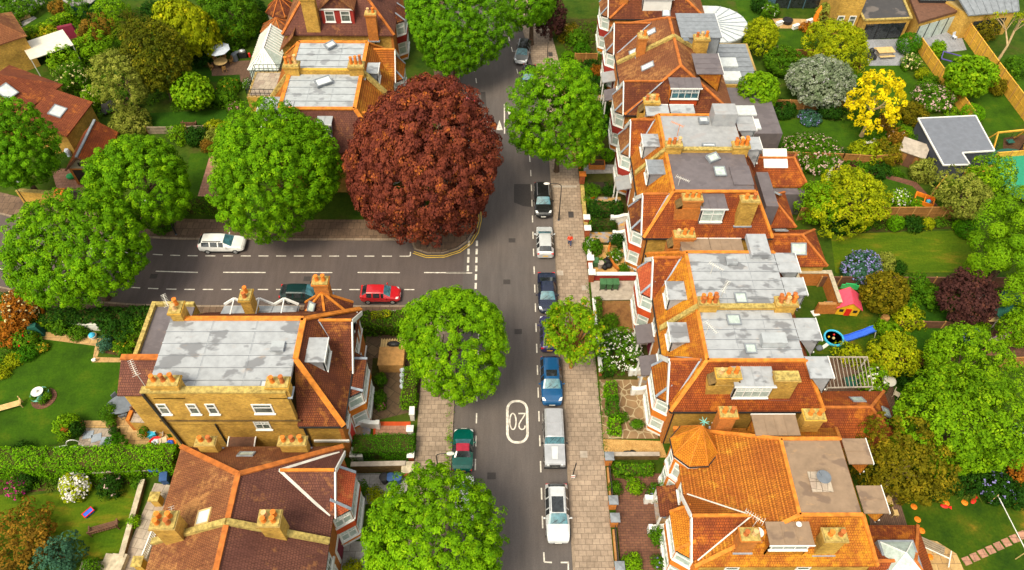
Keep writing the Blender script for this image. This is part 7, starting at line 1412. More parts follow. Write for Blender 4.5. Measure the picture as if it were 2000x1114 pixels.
x,y,_ = P(303,826); parts('garden_store','low store box with a pale roof and orange brick end on the terrace','store box',(x,y,0),-.05,None,('wall','brick_yellow',lambda b: b.box(-1.3,-.8,0,1.3,.8,1.5)),('roof','patio_pale',lambda b: b.box(-1.2,-.85,1.5,1.4,.85,1.6)),('end_wall','brick_orange',lambda b: b.box(-1.6,-.8,0,-1.3,.8,1.75)))
x,y,_ = P(322,840); parts('awning','folded grey striped ladder leaning on the yellow brick house','ladder',(x,y,0),-.4,None,('stile','concrete',lambda b: b.bar((-.25,-.6,0),(-.25,1.1,2.6),.07,.07)),('stile','concrete',lambda b: b.bar((.25,-.6,0),(.25,1.1,2.6),.07,.07)),('rungs','concrete',lambda b: [b.bar((-.25,-.6+.17*i,.26*i),(.25,-.6+.17*i,.26*i),.05,.05) for i in range(1,10)]))
x,y,_ = P(307,869); parts('tub','red rimmed tub of toys on the terrace','toy tub',(x,y,.02),0,'toy tubs',('tub','plastic_red',lambda b: b.lathe([(.42,0),(.5,.45),(.55,.45),(.5,.38),(.1,.3),(0,.3)],(0,0,0),18)),('toys','fabric_pale',lambda b: [b.ball((.2*math.cos(k),.2*math.sin(k),.42),.14) for k in range(6)]))
x,y,_ = P(335,871); parts('tub','orange rimmed tub of blue toys on the terrace','toy tub',(x,y,.02),0,'toy tubs',('tub','orange',lambda b: b.lathe([(.42,0),(.5,.4),(.55,.4),(.5,.34),(.1,.28),(0,.28)],(0,0,0),18)),('toys','plastic_blue',lambda b: [b.ball((.2*math.cos(k),.2*math.sin(k),.4),.15) for k in range(6)]))
for u,v,m,l in ((299,852,'plastic_cyan','teal pot behind the toy tubs'),(322,866,'cream','cream cardboard box between the toy tubs'),(310,842,'white_old','white crate near the store box')): x,y,_ = P(u,v); parts('crate',l,'crate',(x,y,.02),.4,None,('box',m,lambda b: b.box(-.3,-.25,0,.3,.25,.45)),('rim',m,lambda b: (b.box(-.33,-.28,.45,.33,-.22,.5), b.box(-.33,.22,.45,.33,.28,.5))))
pot('terracotta urn among green shrubs by the sandy patch', *P(136,842)[:2], .45, .9, 'terracotta', None); pot('wooden barrel pot on the yellow terrace', *P(229,850)[:2], .32, .5, 'timber_dark', 'leaf_dark', .22); pot('square brown planter at the terrace corner', *P(222,832)[:2], .3, .35, 'timber_dark', 'leaf_mid', .2); pot('pale pot with a green plant beside the oval table', *P(222,806)[:2], .35, .5, 'stone', 'leaf_mid', .35); pot('green potted plant beside the store box', *P(286,850)[:2], .25, .4, 'terracotta', 'leaf_mid', .32)
for i,(u,v,a) in enumerate(((172,850,.3),(188,856,.5),(206,862,.2))): x,y,_ = P(u,v); parts('slate_slab',('left','middle','right')[i]+' grey slate stepping slab on the sandy patch','stepping stone',(x,y,.017),a,'slate slabs',('slab','lead_strip',lambda b: b.prism([(-.45,-.3),(.35,-.42),(.5,.28),(-.3,.42)],0,.05)))
x,y,_ = P(147,871); parts('garden_arch','white metal arch above the long hedge','arch',(x,y,0),.2,None,('hoop','white',lambda b: [b.bar((.55*math.cos(a),0,.2+.8*math.sin(a)),(.55*math.cos(a+.26),0,.2+.8*math.sin(a+.26)),.06) for a in np.linspace(0,PI-.26,12)]),('rail','white',lambda b: (b.bar((-.9,-.4,.5),(.9,-.4,.5),.06), b.bar((-1.5,0,.3),(-.5,0,.3),.06))))
x,y,_ = P(175,1004); parts('toy_car','small blue and red toy trailer lying on the dry lawn','toy',(x,y,.02),.9,None,('tub','plastic_blue',lambda b: b.box(-.38,-.2,.06,.38,.2,.3)),('rim','plastic_red',lambda b: (b.box(-.42,-.25,.28,.42,-.18,.34),b.box(-.42,.18,.28,.42,.25,.34),b.box(-.42,-.18,.28,-.36,.18,.34),b.box(.36,-.18,.28,.42,.18,.34))))
x,y,_ = P(320,1008); x2,y2,_ = P(286,1094); t = empty('white_railing', (x,y,0), 0, 'white wooden balustrade along the lower left terrace', 'railing'); A, Q = Vector((0,0,0)), Vector((x2-x,y2-y,0)); b = MB()
for z in (.15,.95): b.bar(A+Vector((0,0,z)),Q+Vector((0,0,z)),.1,.08)
b.build('rail','white',t); b = MB()
for i in range(24): p = A.lerp(Q,i/23); b.bar(p+Vector((0,0,.15)),p+Vector((0,0,.95)),.06,.05)
b.build('balusters','white',t)
for u,v,l in ((312,983,'yellow brick pier at the upper end of the white balustrade'),(280,1108,'yellow brick pier at the lower end of the white balustrade')): pillar(l, *P(u,v)[:2], 1.2, 'brick_yellow', 'mossy_stone', .6)
parts('steps','grey stone steps at the bottom of the lower left terrace','steps',(*P(222,1108)[:2],0),-.1,None,('tread','stone',lambda b: b.box(-.9,-.9,0,-.3,.9,.2)),('tread','stone',lambda b: b.box(-.3,-.9,0,.3,.9,.36)),('tread','stone',lambda b: b.box(.3,-.9,0,.9,.9,.52)))
wheelie('dark blue wheeled bin by the brown hipped roof', *P(327,942)[:2], 'bin_blue', .2, None); parts('water_tub','bright blue tub on the wall beside the dark hipped house','tub',P(311,926),0,None,('tub','plastic_blue',lambda b: b.box(-.4,-.25,.9,.4,.25,1.25)),('inside','bin_blue',lambda b: b.box(-.3,-.16,1.25,.3,.16,1.27)))
x,y,_ = P(183,660); parts('birdbath','turquoise domed birdbath in the flower bed','birdbath',(x,y,0),0,None,('dome','plastic_cyan',lambda b: b.lathe([(.3,.35),(.28,.5),(.15,.62),(0,.66)],(0,0,0),14)),('base','stone',lambda b: b.lathe([(.3,0),(.16,.1),(.14,.3),(.38,.34),(.38,.38)],(0,0,0),14)))
x,y,_ = P(185,706); parts('bird_figure','small white bird figure at the path corner','ornament',(x,y,.02),0,None,('body','white',lambda b: (b.ball((0,0,.2),.22,.15,.16), b.ball((.18,0,.4),.09), b.cyl((.1,0,.25),(.17,0,.38),.07,.05,6))))
parts('tarpaulin','dark green covered barbecue beside the rose bush','cover',(*P(74,652)[:2],0),.3,None,('cover','tent_green',lambda b: b.add([(-.7,-.5,0),(.7,-.5,0),(.7,.5,0),(-.7,.5,0),(-.35,-.25,1.3),(.35,-.25,1.3),(.35,.25,1.3),(-.35,.25,1.3)],[(0,1,5,4),(1,2,6,5),(2,3,7,6),(3,0,4,7),(4,5,6,7)])))
# upper left: parasol, table, barbecue, gazebo, sheds
x,y,_ = P(434,130); t = parts('round_table','round wooden garden table under the pale parasol','table',(x,y,.02),0,None,('table_top','timber_pale',lambda b: b.lathe([(0,.7),(.85,.7),(.85,.75),(0,.75)],(0,0,0),22)),('leg','timber',lambda b: b.cyl((0,0,0),(0,0,.7),.09,.07,8)))
parts('parasol','pale grey blue octagonal parasol over the round table','parasol',(x-.05,y+.55,.02),0,None,('canopy','fabric_pale',lambda b: [b.slab([(1.5*math.cos(k*PI/4),1.5*math.sin(k*PI/4),2.15),(1.5*math.cos((k+1)*PI/4),1.5*math.sin((k+1)*PI/4),2.15),(0,0,2.65)],.04) for k in range(8)]),('pole','timber',lambda b: b.cyl((0,0,0),(0,0,2.7),.03,.03,8)))
for i,(a,l) in enumerate(((.6,'far right'),(2.4,'far left'),(3.6,'near left'),(5.2,'near right'),(1.5,'rear'))): p = Vector((x+1.25*math.cos(a),y+1.25*math.sin(a),0)); t = empty('folding_chair', (p.x,p.y,.02), a-PI/2, l+' orange wooden folding chair at the parasol table', 'chair', 'chairs at the parasol table'); b = MB(); [b.box(-.22,-.2+.1*k,.42,.22,-.13+.1*k,.45) for k in range(5)]; b.build('seat','timber',t); b = MB(); b.box(-.22,.24,.5,.22,.28,.9); b.build('backrest','timber',t); b = MB(); [b.bar((s*.22,.26,.9),(s*.22,-.2,0),.04,.04) for s in (-1,1)]; b.build('leg','timber',t); b = MB(); [b.bar((s*.22,-.2,.45),(s*.22,.26,0),.04,.04) for s in (-1,1)]; b.build('leg','timber',t)
x,y,_ = P(476,112); parts('barbecue','black and steel barbecue on the deck next to the conservatory','barbecue',(x,y,.02),.1,None,('cabinet','black_metal',lambda b: b.box(-.5,-.3,0,.5,.3,.8)),('hood','rim',lambda b: b.lathe([(.3,0),(.28,.2),(.1,.32),(0,.34)],(0,0,.8),14,sx=1.5)),('side_shelf','furniture_grey',lambda b: b.box(-1.0,-.25,.76,-.5,.25,.8)),('gas_bottle','plastic_red',lambda b: b.lathe([(.16,0),(.16,.5),(.06,.6),(0,.6)],(.8,0,0),12)))
parts('cover','dark grey covered box beside the barbecue','cover',(*P(460,118)[:2],.02),0,None,('cover','furniture_grey',lambda b: b.lathe([(.4,0),(.36,.9),(.15,1.05),(0,1.06)],(0,0,0),12)))
x,y,_ = P(174,26); t = parts('gazebo','grey green gazebo roof at the top of the upper left gardens','gazebo',(x,y,0),.3,None,('roof','patio_grey',lambda b: [b.slab([(2.4*math.cos(k*PI/3),2.0*math.sin(k*PI/3),2.3),(2.4*math.cos((k+1)*PI/3),2.0*math.sin((k+1)*PI/3),2.3),(0,0,3.3)],.08) for k in range(6)]),('wall','tent_green',lambda b: b.prism([(1.9*math.cos(k*PI/3),1.55*math.sin(k*PI/3)) for k in range(6)],0,2.25)))
parts('maroon_tent','dark maroon cloth covered swing seat among the upper left shrubs','cover',(*P(138,76)[:2],0),.4,None,('cover','maroon',lambda b: b.add([(-1.2,-.8,0),(1.2,-.8,0),(1.2,.8,0),(-1.2,.8,0),(-.9,-.2,1.9),(.9,-.2,1.9),(.9,.3,1.9),(-.9,.3,1.9)],[(0,1,5,4),(1,2,6,5),(2,3,7,6),(3,0,4,7),(4,5,6,7)])))
for i,(u,v) in enumerate(((46,36),(28,50))): x,y,_ = P(u,v); parts('planter',('upper','lower')[i]+' timber raised planter on the top left path','planter',(x,y,0),.6,'raised planters',('box','timber_pale',lambda b: b.box(-.9,-.35,0,.9,.35,.55)),('soil','soil',lambda b: b.box(-.8,-.27,.55,.8,.27,.58)))
for i,(u,v) in enumerate(((206,222),(220,216),(236,218))): x,y,_ = P(u,v); parts('lounger',('left','middle','right')[i]+' black folded lounger beside the sage shrub','lounger',(x,y,0),.4*i,'black loungers',('seat','black_metal',lambda b: b.obox((-.4,-.6,.3),(.8,0,0),(0,.9,.05),(0,0,.06))),('backrest','black_metal',lambda b: b.obox((-.4,.3,.35),(.8,0,0),(0,.4,.6),(0,.05,-.03))))
wheelie('green wheeled bin between the annexe and the garage', *P(128,296)[:2], 'bin_green', .3, None); wheelie('black wheeled bin at the annexe wall', *P(122,290)[:2], 'bin_black', .3, None); parts('water_butt','pale blue water butt beside the garage wall','water butt',P(136,304),0,None,('barrel','fabric_pale',lambda b: b.lathe([(.25,0),(.3,.4),(.3,.7),(.22,.9),(0,.9)],(0,0,0),14))); parts('green_net','bright green cover lying at the garage doorway','cover',P(140,348),0,None,('cover','plastic_green',lambda b: (b.ball((0,0,.25),.5,.4,.3), b.ball((.3,.3,.4),.3,.3,.3))))
x,y,_ = P(500,32); parts('table','round pale garden table near the brown hexagonal roof','table',(x,y,0),0,None,('table_top','pink_pale',lambda b: b.lathe([(0,.7),(.75,.7),(.75,.76),(0,.76)],(0,0,0),18)),('leg','pink_pale',lambda b: b.cyl((0,0,0),(0,0,.7),.12,.12,8)))
# ---------------------------------------------------------------- back gardens, right
for px, mt in ((((1508,232),(1690,238),(1735,262),(1720,284),(1520,290)),'grass'),(((1430,-20),(1480,-20),(1500,20),(1470,52),(1448,48)),'grass'),(((1512,62),(1588,60),(1596,84),(1560,104),(1510,92)),'grass'),(((1688,126),(1760,124),(1808,186),(1760,214),(1700,180)),'grass'),(((1860,106),(1908,98),(2010,236),(1960,262),(1925,255)),'grass'),(((1592,330),(1690,334),(1770,352),(1818,392),(1812,412),(1590,414)),'grass'),(((1622,458),(1900,450),(1908,532),(1632,534)),'grass_dry'),(((1592,586),(1700,584),(1716,690),(1592,692)),'grass_worn'),(((1780,588),(1874,590),(1920,690),(1780,690)),'grass_dark'),(((1752,962),(2060,950),(2080,1130),(1810,1130)),'grass_worn'),(((1752,745),(1800,748),(1800,800),(1745,800)),'grass_dark'),(((1950,110),(2060,100),(2060,200),(1990,200)),'grass')): area('lawn', px, mt, .012)
area('brick_path', ((1588,324),(1690,330),(1790,356),(1832,402),(1822,404),(1782,364),(1688,337),(1588,332)), 'brick_pave', .018); area('terrace', ((1690,78),(1772,76),(1790,128),(1696,129)), 'deck_grey', .016); area('terrace', ((1790,76),(1868,46),(1888,98),(1808,108)), 'deck_grey', .016); area('terrace', ((1490,290),(1520,300),(1530,330),(1485,335)), 'patio_pale', .014); area('deck', ((1482,215),(1505,225),(1520,290),(1480,298)), 'deck_brown', .016); area('play_yard', ((1905,570),(2080,560),(2090,700),(1918,694)), 'brick_pave', .012); area('play_patch', ((1960,270),(2010,262),(2010,300),(1958,302)), 'soil', .016); area('deck', ((1594,700),(1740,702),(1752,835),(1620,835)), 'deck_brown', .014); area('round_terrace', ((1790,1050),(1830,1058),(1868,1082),(1888,1125),(1795,1125)), 'patio_yellow', .016); area('deck', ((1690,960),(1752,960),(1772,1028),(1700,1030)), 'deck_brown', .016); area('studio_terrace', ((1508,36),(1590,38),(1588,56),(1520,56)), 'patio_yellow', .016); area('flower_bed', ((1640,420),(1880,418),(1890,446),(1630,458)), 'earth_bed', .014)
for i in range(9): x,y,_ = P(1888+i*15.5,1096-i*7.2); parts('stepping_stone','square pink brown stepping stones crossing the bottom right lawn','stepping stone',(x,y,.012),.3,'stepping stones',('slab','patio_pink' if 'patio_pink' in _M else 'brick_pave',lambda b: b.box(-.3,-.3,0,.3,.3,.04)))
fence('golden yellow fence, left of the two long slanting ones', ((1790,98),(1890,240)), 1.8, 'fence_new', 1.7); fence('tallest golden yellow fence slanting to the right edge', ((1864,50),(1935,150),(2020,264)), 2.2, 'fence_new', 1.7); fence('brown panel fence above the dry striped lawn', ((1556,430),(1900,428)), 1.8, 'fence_brown', 1.8); fence('dark brown fence below the dry striped lawn', ((1596,560),(2000,562)), 1.5, 'timber_dark', 1.9); fence('weathered fence left of the round yellow green tree', ((1745,720),(1850,718)), 1.6, 'fence_brown', 1.9); fence('weathered fence at the right edge below the play yard', ((1950,718),(2060,716)), 1.6, 'fence_brown', 1.9); fence('curved brown fence carrying pink white roses', ((1524,318),(1640,322),(1700,326),(1745,322)), 1.6, 'fence_brown', 1.8); fence('brown fence under the silvery drooping tree', ((1506,214),(1660,216)), 1.4, 'fence_brown', 1.8); fence('timber fence behind the curved top lawn', ((1500,112),(1606,114)), 1.2, 'fence_brown', 1.8)
fence('timber fence around the base of the garden room', ((1816,388),(1846,352),(1932,344)), 1.6, 'fence_new', 1.7); fence('light timber fence behind the swing frame', ((1936,318),(2020,312)), 1.5, 'fence_new', 1.8); fence('short orange fence stub beside the yellow green tree', ((1668,128),(1672,150)), 1.6, 'fence_brown', 1.2); fence('low pale fence beside the toy playhouse', ((1604,602),(1640,600)), .9, 'fence_grey', 1.6); fence('dark fence line left of the bottom right gardens', ((1752,640),(1880,642)), 1.0, 'timber_dark', 1.8)
BR = 'right back garden shrubs'
for a in (('dark rounded bush mass below the curved top lawn',1530,122,84,2.2,'leaf_mid','bush',None,0),('cream rose clump beside the orange green tree',1510,98,26,1.2,'leaf_mid','bush','f_palepink',16),('white flowered shrub beside the blue studio',1505,20,34,1.6,'leaf_mid','loose','f_white',12),('dark shrub left of the blue studio',1482,10,30,1.6,'leaf_dark','bush',None,0),('pale olive bush between the studio and the yellow house',1612,24,36,2.6,'leaf_sage','bush',None,0),('rust low bush on the studio terrace edge',1576,54,28,.8,'leaf_autumn','bush',None,0),('dark feathery shrub below the yellow locust',1670,160,50,2.2,'leaf_mid','loose',None,0),('cream flowering dome bush against the yellow fence',1779,120,34,1.7,'leaf_mid','bush','f_cream',70),('large pinkish white blossom bush near the garden room',1823,190,74,2.2,'leaf_mid','loose','f_palepink',150),('dark olive shrub left of the garden room',1778,220,56,2.0,'leaf_olive','bush',None,0),('small conifer between the two yellow fences',1830,98,24,1.8,'leaf_fresh','spray',None,0),('golden shrub halfway along the left yellow fence',1802,145,22,1.2,'leaf_yellowgreen','bush',None,0),('low green shrubs along the left yellow fence',1816,158,36,1.0,'leaf_mid','bush',None,0),('green shrub at the foot of the tall yellow fence',1948,168,34,1.8,'leaf_olive','bush',None,0),
    ('grey green shrub beyond the tall yellow fence',1925,60,44,2.8,'leaf_olive','loose',None,0),('leafy shrub at the right edge beyond the tall fence',1985,130,50,2.4,'leaf_mid','loose',None,0),('green bush at the top of the tall yellow fence',1900,44,28,1.6,'leaf_mid','bush',None,0),('blue flowered low plant below the garden fence',1582,232,44,.8,'leaf_bluegreen','bush','f_blue',40),('green shrub row at the left of the blue flowered plant',1530,212,54,1.2,'leaf_dark','bush',None,0),('dark shrub right of the blue flowered plant',1622,214,54,1.4,'leaf_dark','bush',None,0),('cream and rust rose bush beside the leaning trunk',1730,242,34,1.5,'leaf_bronze','bush','f_cream',22),('bronze rose bush under the garden room corner',1752,268,36,1.5,'leaf_bronze','bush','f_palepink',10),('green shrub beside the garden room wall',1768,262,30,1.4,'leaf_fresh','bush',None,0),('small shrub nearest the garden room corner',1782,278,24,1.4,'leaf_mid','bush',None,0),
    ('pink white climbing rose along the curved fence',1590,297,116,1.7,'leaf_mid','bush','f_palepink',260),('olive shrub leaning over the curved fence',1690,296,60,1.8,'leaf_yellowgreen','loose',None,0),('dark olive shrub at the right of the curved fence',1736,300,56,2.2,'leaf_olive','loose',None,0),('low dark plants below the curved fence',1672,325,54,.7,'leaf_mid','bush',None,0),('maroon leaved low plant on the brick path',1664,328,18,.8,'leaf_maroonleaf','bush',None,0),('dark green plants beside the little shed',1718,332,46,.8,'leaf_dark','bush',None,0),('green and cream variegated ball bush beside the garden room',1806,332,50,2.3,'leaf_sage','bush',None,0),('dark shrub under the variegated ball bush',1838,364,26,1.0,'leaf_dark','bush',None,0),('ivy spill at the corner of the little shed',1762,300,34,1.3,'leaf_mid','bush',None,0),('white flowered shrub on the curved lawn',1760,388,36,1.6,'leaf_fresh','bush','f_white',40),('green shrub left of the grey green tree',1858,368,36,2.0,'leaf_fresh','loose',None,0),
    ('leafy ivy on the brown panel fence',1846,410,24,1.4,'leaf_mid','bush',None,0),('green and gold bush below the brown panel fence',1812,437,20,1.0,'leaf_yellowgreen','bush',None,0),('dark shrubs along the brown panel fence',1785,438,40,.9,'leaf_dark','bush',None,0),('white flowered shrub at the tiled extension corner',1624,430,30,1.0,'leaf_mid','bush','f_white',24),('dark shrub below the white flowered corner one',1640,442,40,1.2,'leaf_dark','bush',None,0),('blue lilac ceanothus dome at the corner of the dry lawn',1686,525,72,2.8,'leaf_bluegreen','bush','f_blue',190),('yellow green dome beside the blue ceanothus',1727,514,38,1.8,'leaf_sage','bush',None,0),('dark bush right of the yellow green dome',1755,524,28,1.2,'leaf_dark','bush',None,0),('dark rounded bush at the foot of the dark brown fence',1790,554,46,1.8,'leaf_mid','bush',None,0),('blue green shrub at the near side of the dark fence',1822,580,50,1.8,'leaf_mid','loose',None,0),('fern green shrub under the golden tipped tree',1768,592,44,1.6,'leaf_mid','loose',None,0),('golden ragged shrub in the middle of the toy gardens',1772,618,56,1.8,'leaf_yellowgreen','loose',None,0),('lime green rounded bush right of the blue slide',1728,644,38,1.6,'leaf_fresh','bush',None,0),
    ('pink flowered plant beside the picnic bench',1860,640,16,.5,'leaf_mid','bush','f_pink',14),('blue lilac shrub beside the play yard',1898,658,30,1.4,'leaf_bluegreen','bush','f_blue',40),('green edging shrubs along the play yard',1910,640,40,.9,'leaf_fresh','loose',None,0),('white rose on the slatted pergola',1702,744,50,2.6,'leaf_fresh','loose','f_white',34),('low green planting above the pergola',1664,694,60,.7,'leaf_yellowgreen','loose',None,0),('dark shrub below the weathered fence',1790,745,70,1.4,'leaf_dark','bush',None,0),('small bright bush against the brown felt roof',1668,858,34,3.0,'leaf_fresh','loose',None,0),('dark hydrangea with lilac heads beside the bottom right lawn',1945,955,70,1.9,'leaf_dark','bush','f_blue',30),('dark shrub at the right edge of the bottom lawn',1988,968,50,2.0,'leaf_dark','bush',None,0),('rust brown shrub at the right edge',1992,918,40,2.4,'leaf_autumn','loose',None,0),('dark shrub under the bronze twiggy tree',1812,950,60,1.6,'leaf_dark','bush',None,0),('dark green mass between lawn and feathery tree',1880,925,90,1.8,'leaf_dark','bush',None,0),('blue flowered shrub at the right edge beside the lime tree',1990,842,26,1.6,'leaf_mid','bush','f_blue',22),('green bush at the right edge below the lime tree',1850,1005,1,.1,'leaf_mid','bush',None,0)):
    if a[2] != 1005: bush(*a[:7], group=BR, fl=a[7], fn=a[8] or 1)
BB = 'clipped garden bushes'
for a in (('wide clipped dome beside the grey terrace',1775,86,46,2.6,'leaf_hedge'),('clipped dome behind the garden room roof',1900,222,44,2.0,'leaf_hedgelime'),('light clipped ball below the pink white roses',1601,314,22,1.3,'leaf_hedgelime'),('dark clipped ball on the curved fence',1652,304,20,1.4,'leaf_dark'),('large clipped dome left on the dry lawn border',1687,433,34,2.2,'leaf_hedge'),('lime ball bush in the dry lawn border',1749,436,30,1.7,'leaf_hedgelime'),('dark wide clipped bush at the right of the dry lawn',1890,447,44,1.8,'leaf_hedge'),('small light ball beside the dark wide clipped bush',1872,440,18,1.3,'leaf_hedgelime'),('low lime cushion behind the brown panel fence',1788,400,22,1.2,'leaf_hedgelime')): ball_bush(*a, group=BB)
spiky('spiky yucca with pale blades at the edge of the bottom lawn',1895,956,70,1.2,'leaf_sage',44)
# garden room with a grey roof and white edge
t = empty('garden_room', (50.6,65.2,0), -.04, 'slate blue garden room with an L shaped grey roof edged in white', 'garden room'); pl = [(-3.3,3.6),(3.5,4.4),(3.5,-1.6),(-.2,-2.1),(-.0,-4.0),(-2.9,-4.2)]
b = MB(); b.prism([(x*.97,y*.97) for x,y in pl],0,2.85); b.build('wall','clad_dark',t); b = MB(); b.prism(pl,2.86,3.0); b.build('roof','zinc_roof' if 'zinc_roof' in _M else 'felt_slate',t); b = MB()
for p,q in zip(pl, pl[1:]+pl[:1]): b.bar((*p,2.99),(*q,2.99),.12,.16)
b.build('white_edge','white',t)
# top right extensions
t = empty('yellow_house', (50.0,92.0,0), .0, 'yellow brick house with black flat roof and wide dark garden doors', 'house', group='houses with new extensions'); o = Vector((50.0,92.0,0)); q = lambda u,v,z=0: Vector(P(u,v,z))-o
b = MB(); A = [q(1690,98),q(1766,96),q(1806,30),q(1722,28)]; A = [q(1688,40,2.9),q(1780,36,2.9),q(1752,-30,2.9),q(1656,-26,2.9)]; pts = [(p.x,p.y) for p in A]; b.prism(pts,0,2.85); b.build('wall','brick_yellow',t); b = MB(); b.prism([(p[0]*.98,p[1]) for p in pts],2.86,2.92); b.build('flat_roof','felt_roof_black' if 'felt_roof_black' in _M else 'matt_black',t); b = MB()
for i in range(4): b.bar((*pts[i],2.95),(*pts[(i+1)%4],2.95),.3,.16)
b.build('coping','mossy_stone',t); b = MB(); a, c = Vector((*pts[0],0)), Vector((*pts[1],0)); d = (c-a).normalized(); n = Vector((d.y,-d.x,0)); L = (c-a).length; b.obox(a+d*.5+n*.04,d*(L-1.0),(0,0,2.3),n*.04); b.build('pane','glass_dark',t)
for i in range(4): b = MB(); b.obox(a+d*(.5+i*(L-1.1)/3)+n*.05,d*.1,(0,0,2.35),n*.08); b.build('door_frame','black_metal',t)
b = MB(); W_ = [q(1688,40,5.5),q(1656,-26,5.5)]; e0, e1 = Vector((pts[0][0],pts[0][1],0)), Vector((pts[3][0],pts[3][1],0)); s_ = (e1-e0); b.obox(e0+s_*.15-Vector((3.4,0,0)), s_*1.2, (3.2,0,0), (0,0,6.0)); b.build('tall_wall','brick_yellow',t)
dn = s_.normalized(); nn_ = Vector((dn.y,-dn.x,0)); nn_ = nn_ if nn_.y < 0 else -nn_
fx = e0+s_*.15-Vector((3.4,0,0)); k_ = House.__new__(House); k_.o = Vector((0,0,0)); k_.t = t
for i in (0.35,1.9): k_.window(fx+Vector((i,-.03,1.2+ (i>1)*.0)), (1,0,0), (0,-1,0), .9, 1.6, 1, 2)
t = empty('grey_house', (57.5,91.5,0), 0, 'dark grey extension with a big roof lantern and folding glass doors', 'house', group='houses with new extensions'); o = Vector((57.5,91.5,0)); A = [q(1795,46,2.9),q(1878,22,2.9),q(1850,-34,2.9),q(1768,-22,2.9)]; pts = [(p.x,p.y) for p in A]
b = MB(); b.prism(pts,0,2.85); b.build('wall','brick_yellow',t); b = MB(); b.prism([(p[0]*1.03,p[1]*1.03) for p in pts],2.86,3.2); b.build('flat_roof','timber_dark',t); a, c = Vector((*pts[0],0)), Vector((*pts[1],0)); d = (c-a).normalized(); n = Vector((d.y,-d.x,0)); L = (c-a).length; b = MB(); b.obox(a+d*.3+n*.04,d*(L-.6),(0,0,2.4),n*.04); b.build('pane','glass_pale',t)
for i in range(5): b = MB(); b.obox(a+d*(.3+i*(L-.7)/4)+n*.05,d*.1,(0,0,2.45),n*.08); b.build('door_frame','black_metal',t)
b = MB(); m = Vector(((pts[0][0]+pts[2][0])/2,(pts[0][1]+pts[2][1])/2+.6,0)); b.box(m.x-2.3,m.y-1.3,3.2,m.x+2.3,m.y+1.5,3.55,0); b.box(m.x-2.1,m.y-1.1,3.55,m.x+2.1,m.y+1.3,3.6,1); b.build('roof_lantern',['black_metal','glass_pale'],t)
t = empty('zinc_house', (66.5,93.0,0), 0, 'house with a grey seamed metal roof at the top right corner', 'house', group='houses with new extensions'); o = Vector((66.5,93.0,0)); A = [q(1892,30,3.6),q(1990,22,3.6),q(1985,-30,5.4),q(1860,-24,5.4)]; b = MB(); b.slab(A,.15); 
for i in range(9): p0, p1 = A[0].lerp(A[1],i/8), A[3].lerp(A[2],i/8); b.bar(p0+Vector((0,0,.06)),p1+Vector((0,0,.06)),.07,.1)
b.build('roof','zinc',t); b = MB(); b.prism([(A[0].x+.2,A[0].y+.2),(A[1].x-.2,A[1].y+.2),(A[2].x,A[2].y),(A[3].x,A[3].y)],0,3.5); b.build('wall','brick_yellow',t); b = MB(); b.obox((A[0].x+1.2,A[0].y+.12,.3),(A[1].x-A[0].x-2.2,A[1].y-A[0].y,0),(0,0,2.3),(0,-.05,0)); b.build('pane','glass_dark',t)
x,y,_ = P(1556,22); t = parts('garden_studio','dark blue garden studio with glass doors at the top of the picture','studio',(x,y+1.0,0),.0,None,('wall','render_blue',lambda b: (b.box(-3.4,-.6,0,-3.2,4,2.5), b.box(3.2,-.6,0,3.4,4,2.5), b.box(-3.2,3.8,0,3.2,4,2.5), b.box(-3.4,-.6,2.3,3.4,-.4,2.6))),('roof','fence_grey',lambda b: b.box(-3.6,-.8,2.6,3.6,4.2,2.75)),('pane','glass_dark',lambda b: b.box(-3.2,-.35,.05,3.2,-.3,2.3)),('door_frame','render_blue',lambda b: [b.box(x_-.06,-.42,0,x_+.06,-.28,2.3) for x_ in (-1.1,1.0)]))
# toys and furniture
x,y,_ = P(1649,603); t = parts('playhouse','toy playhouse with red roof and yellow front on the lawn','playhouse',(x,y,.02),-.12,None,('wall','tent_green',lambda b: (b.box(-1.0,-.75,0,1.0,.9,1.1), b.add([(-1.0,.9,1.1),(1.0,.9,1.1),(0,.9,1.9)],[(0,2,1),(0,1,2)]))),('front','plastic_yellow',lambda b: (b.box(-1.02,-.82,0,1.02,-.75,1.15), b.add([(-1.02,-.82,1.15),(1.02,-.82,1.15),(0,-.82,1.95),(-1.02,-.75,1.15),(1.02,-.75,1.15),(0,-.75,1.95)],[(0,1,2),(5,4,3)]))),('roof','plastic_pink',lambda b: (b.slab([(-1.2,-.95,1.1),(-1.2,1.05,1.1),(0,1.05,2.05),(0,-.95,2.05)],.1), b.slab([(1.2,-.95,1.1),(1.2,1.05,1.1),(0,1.05,2.05),(0,-.95,2.05)],.1))),('door','plastic_red',lambda b: b.box(-.26,-.88,0,.26,-.82,1.0)),('window','matt_black',lambda b: b.box(-.82,-.86,.5,-.45,-.82,.85)),('window','matt_black',lambda b: b.box(.45,-.86,.5,.82,-.82,.85)),('gable_trim','plastic_green',lambda b: (b.box(-.8,1.05,1.7,.8,1.15,2.25), b.box(-.5,1.05,2.2,.5,1.15,2.45))))
x,y,_ = P(1627,663); parts('paddling_pool','round turquoise paddling pool with floating balls','paddling pool',(x,y,.02),0,None,('ring','plastic_cyan',lambda b: b.lathe([(.85,0),(.95,.15),(.92,.28),(.78,.28),(.76,.1)],(0,0,0),26)),('water','plastic_cyan',lambda b: b.lathe([(.78,.18),(0,.18)],(0,0,0),26)),('ball','plastic_red',lambda b: b.ball((.1,.35,.24),.1)),('ball','f_cream',lambda b: b.ball((-.05,-.05,.24),.14)),('ball','plastic_yellow',lambda b: b.ball((-.45,.1,.24),.1)))
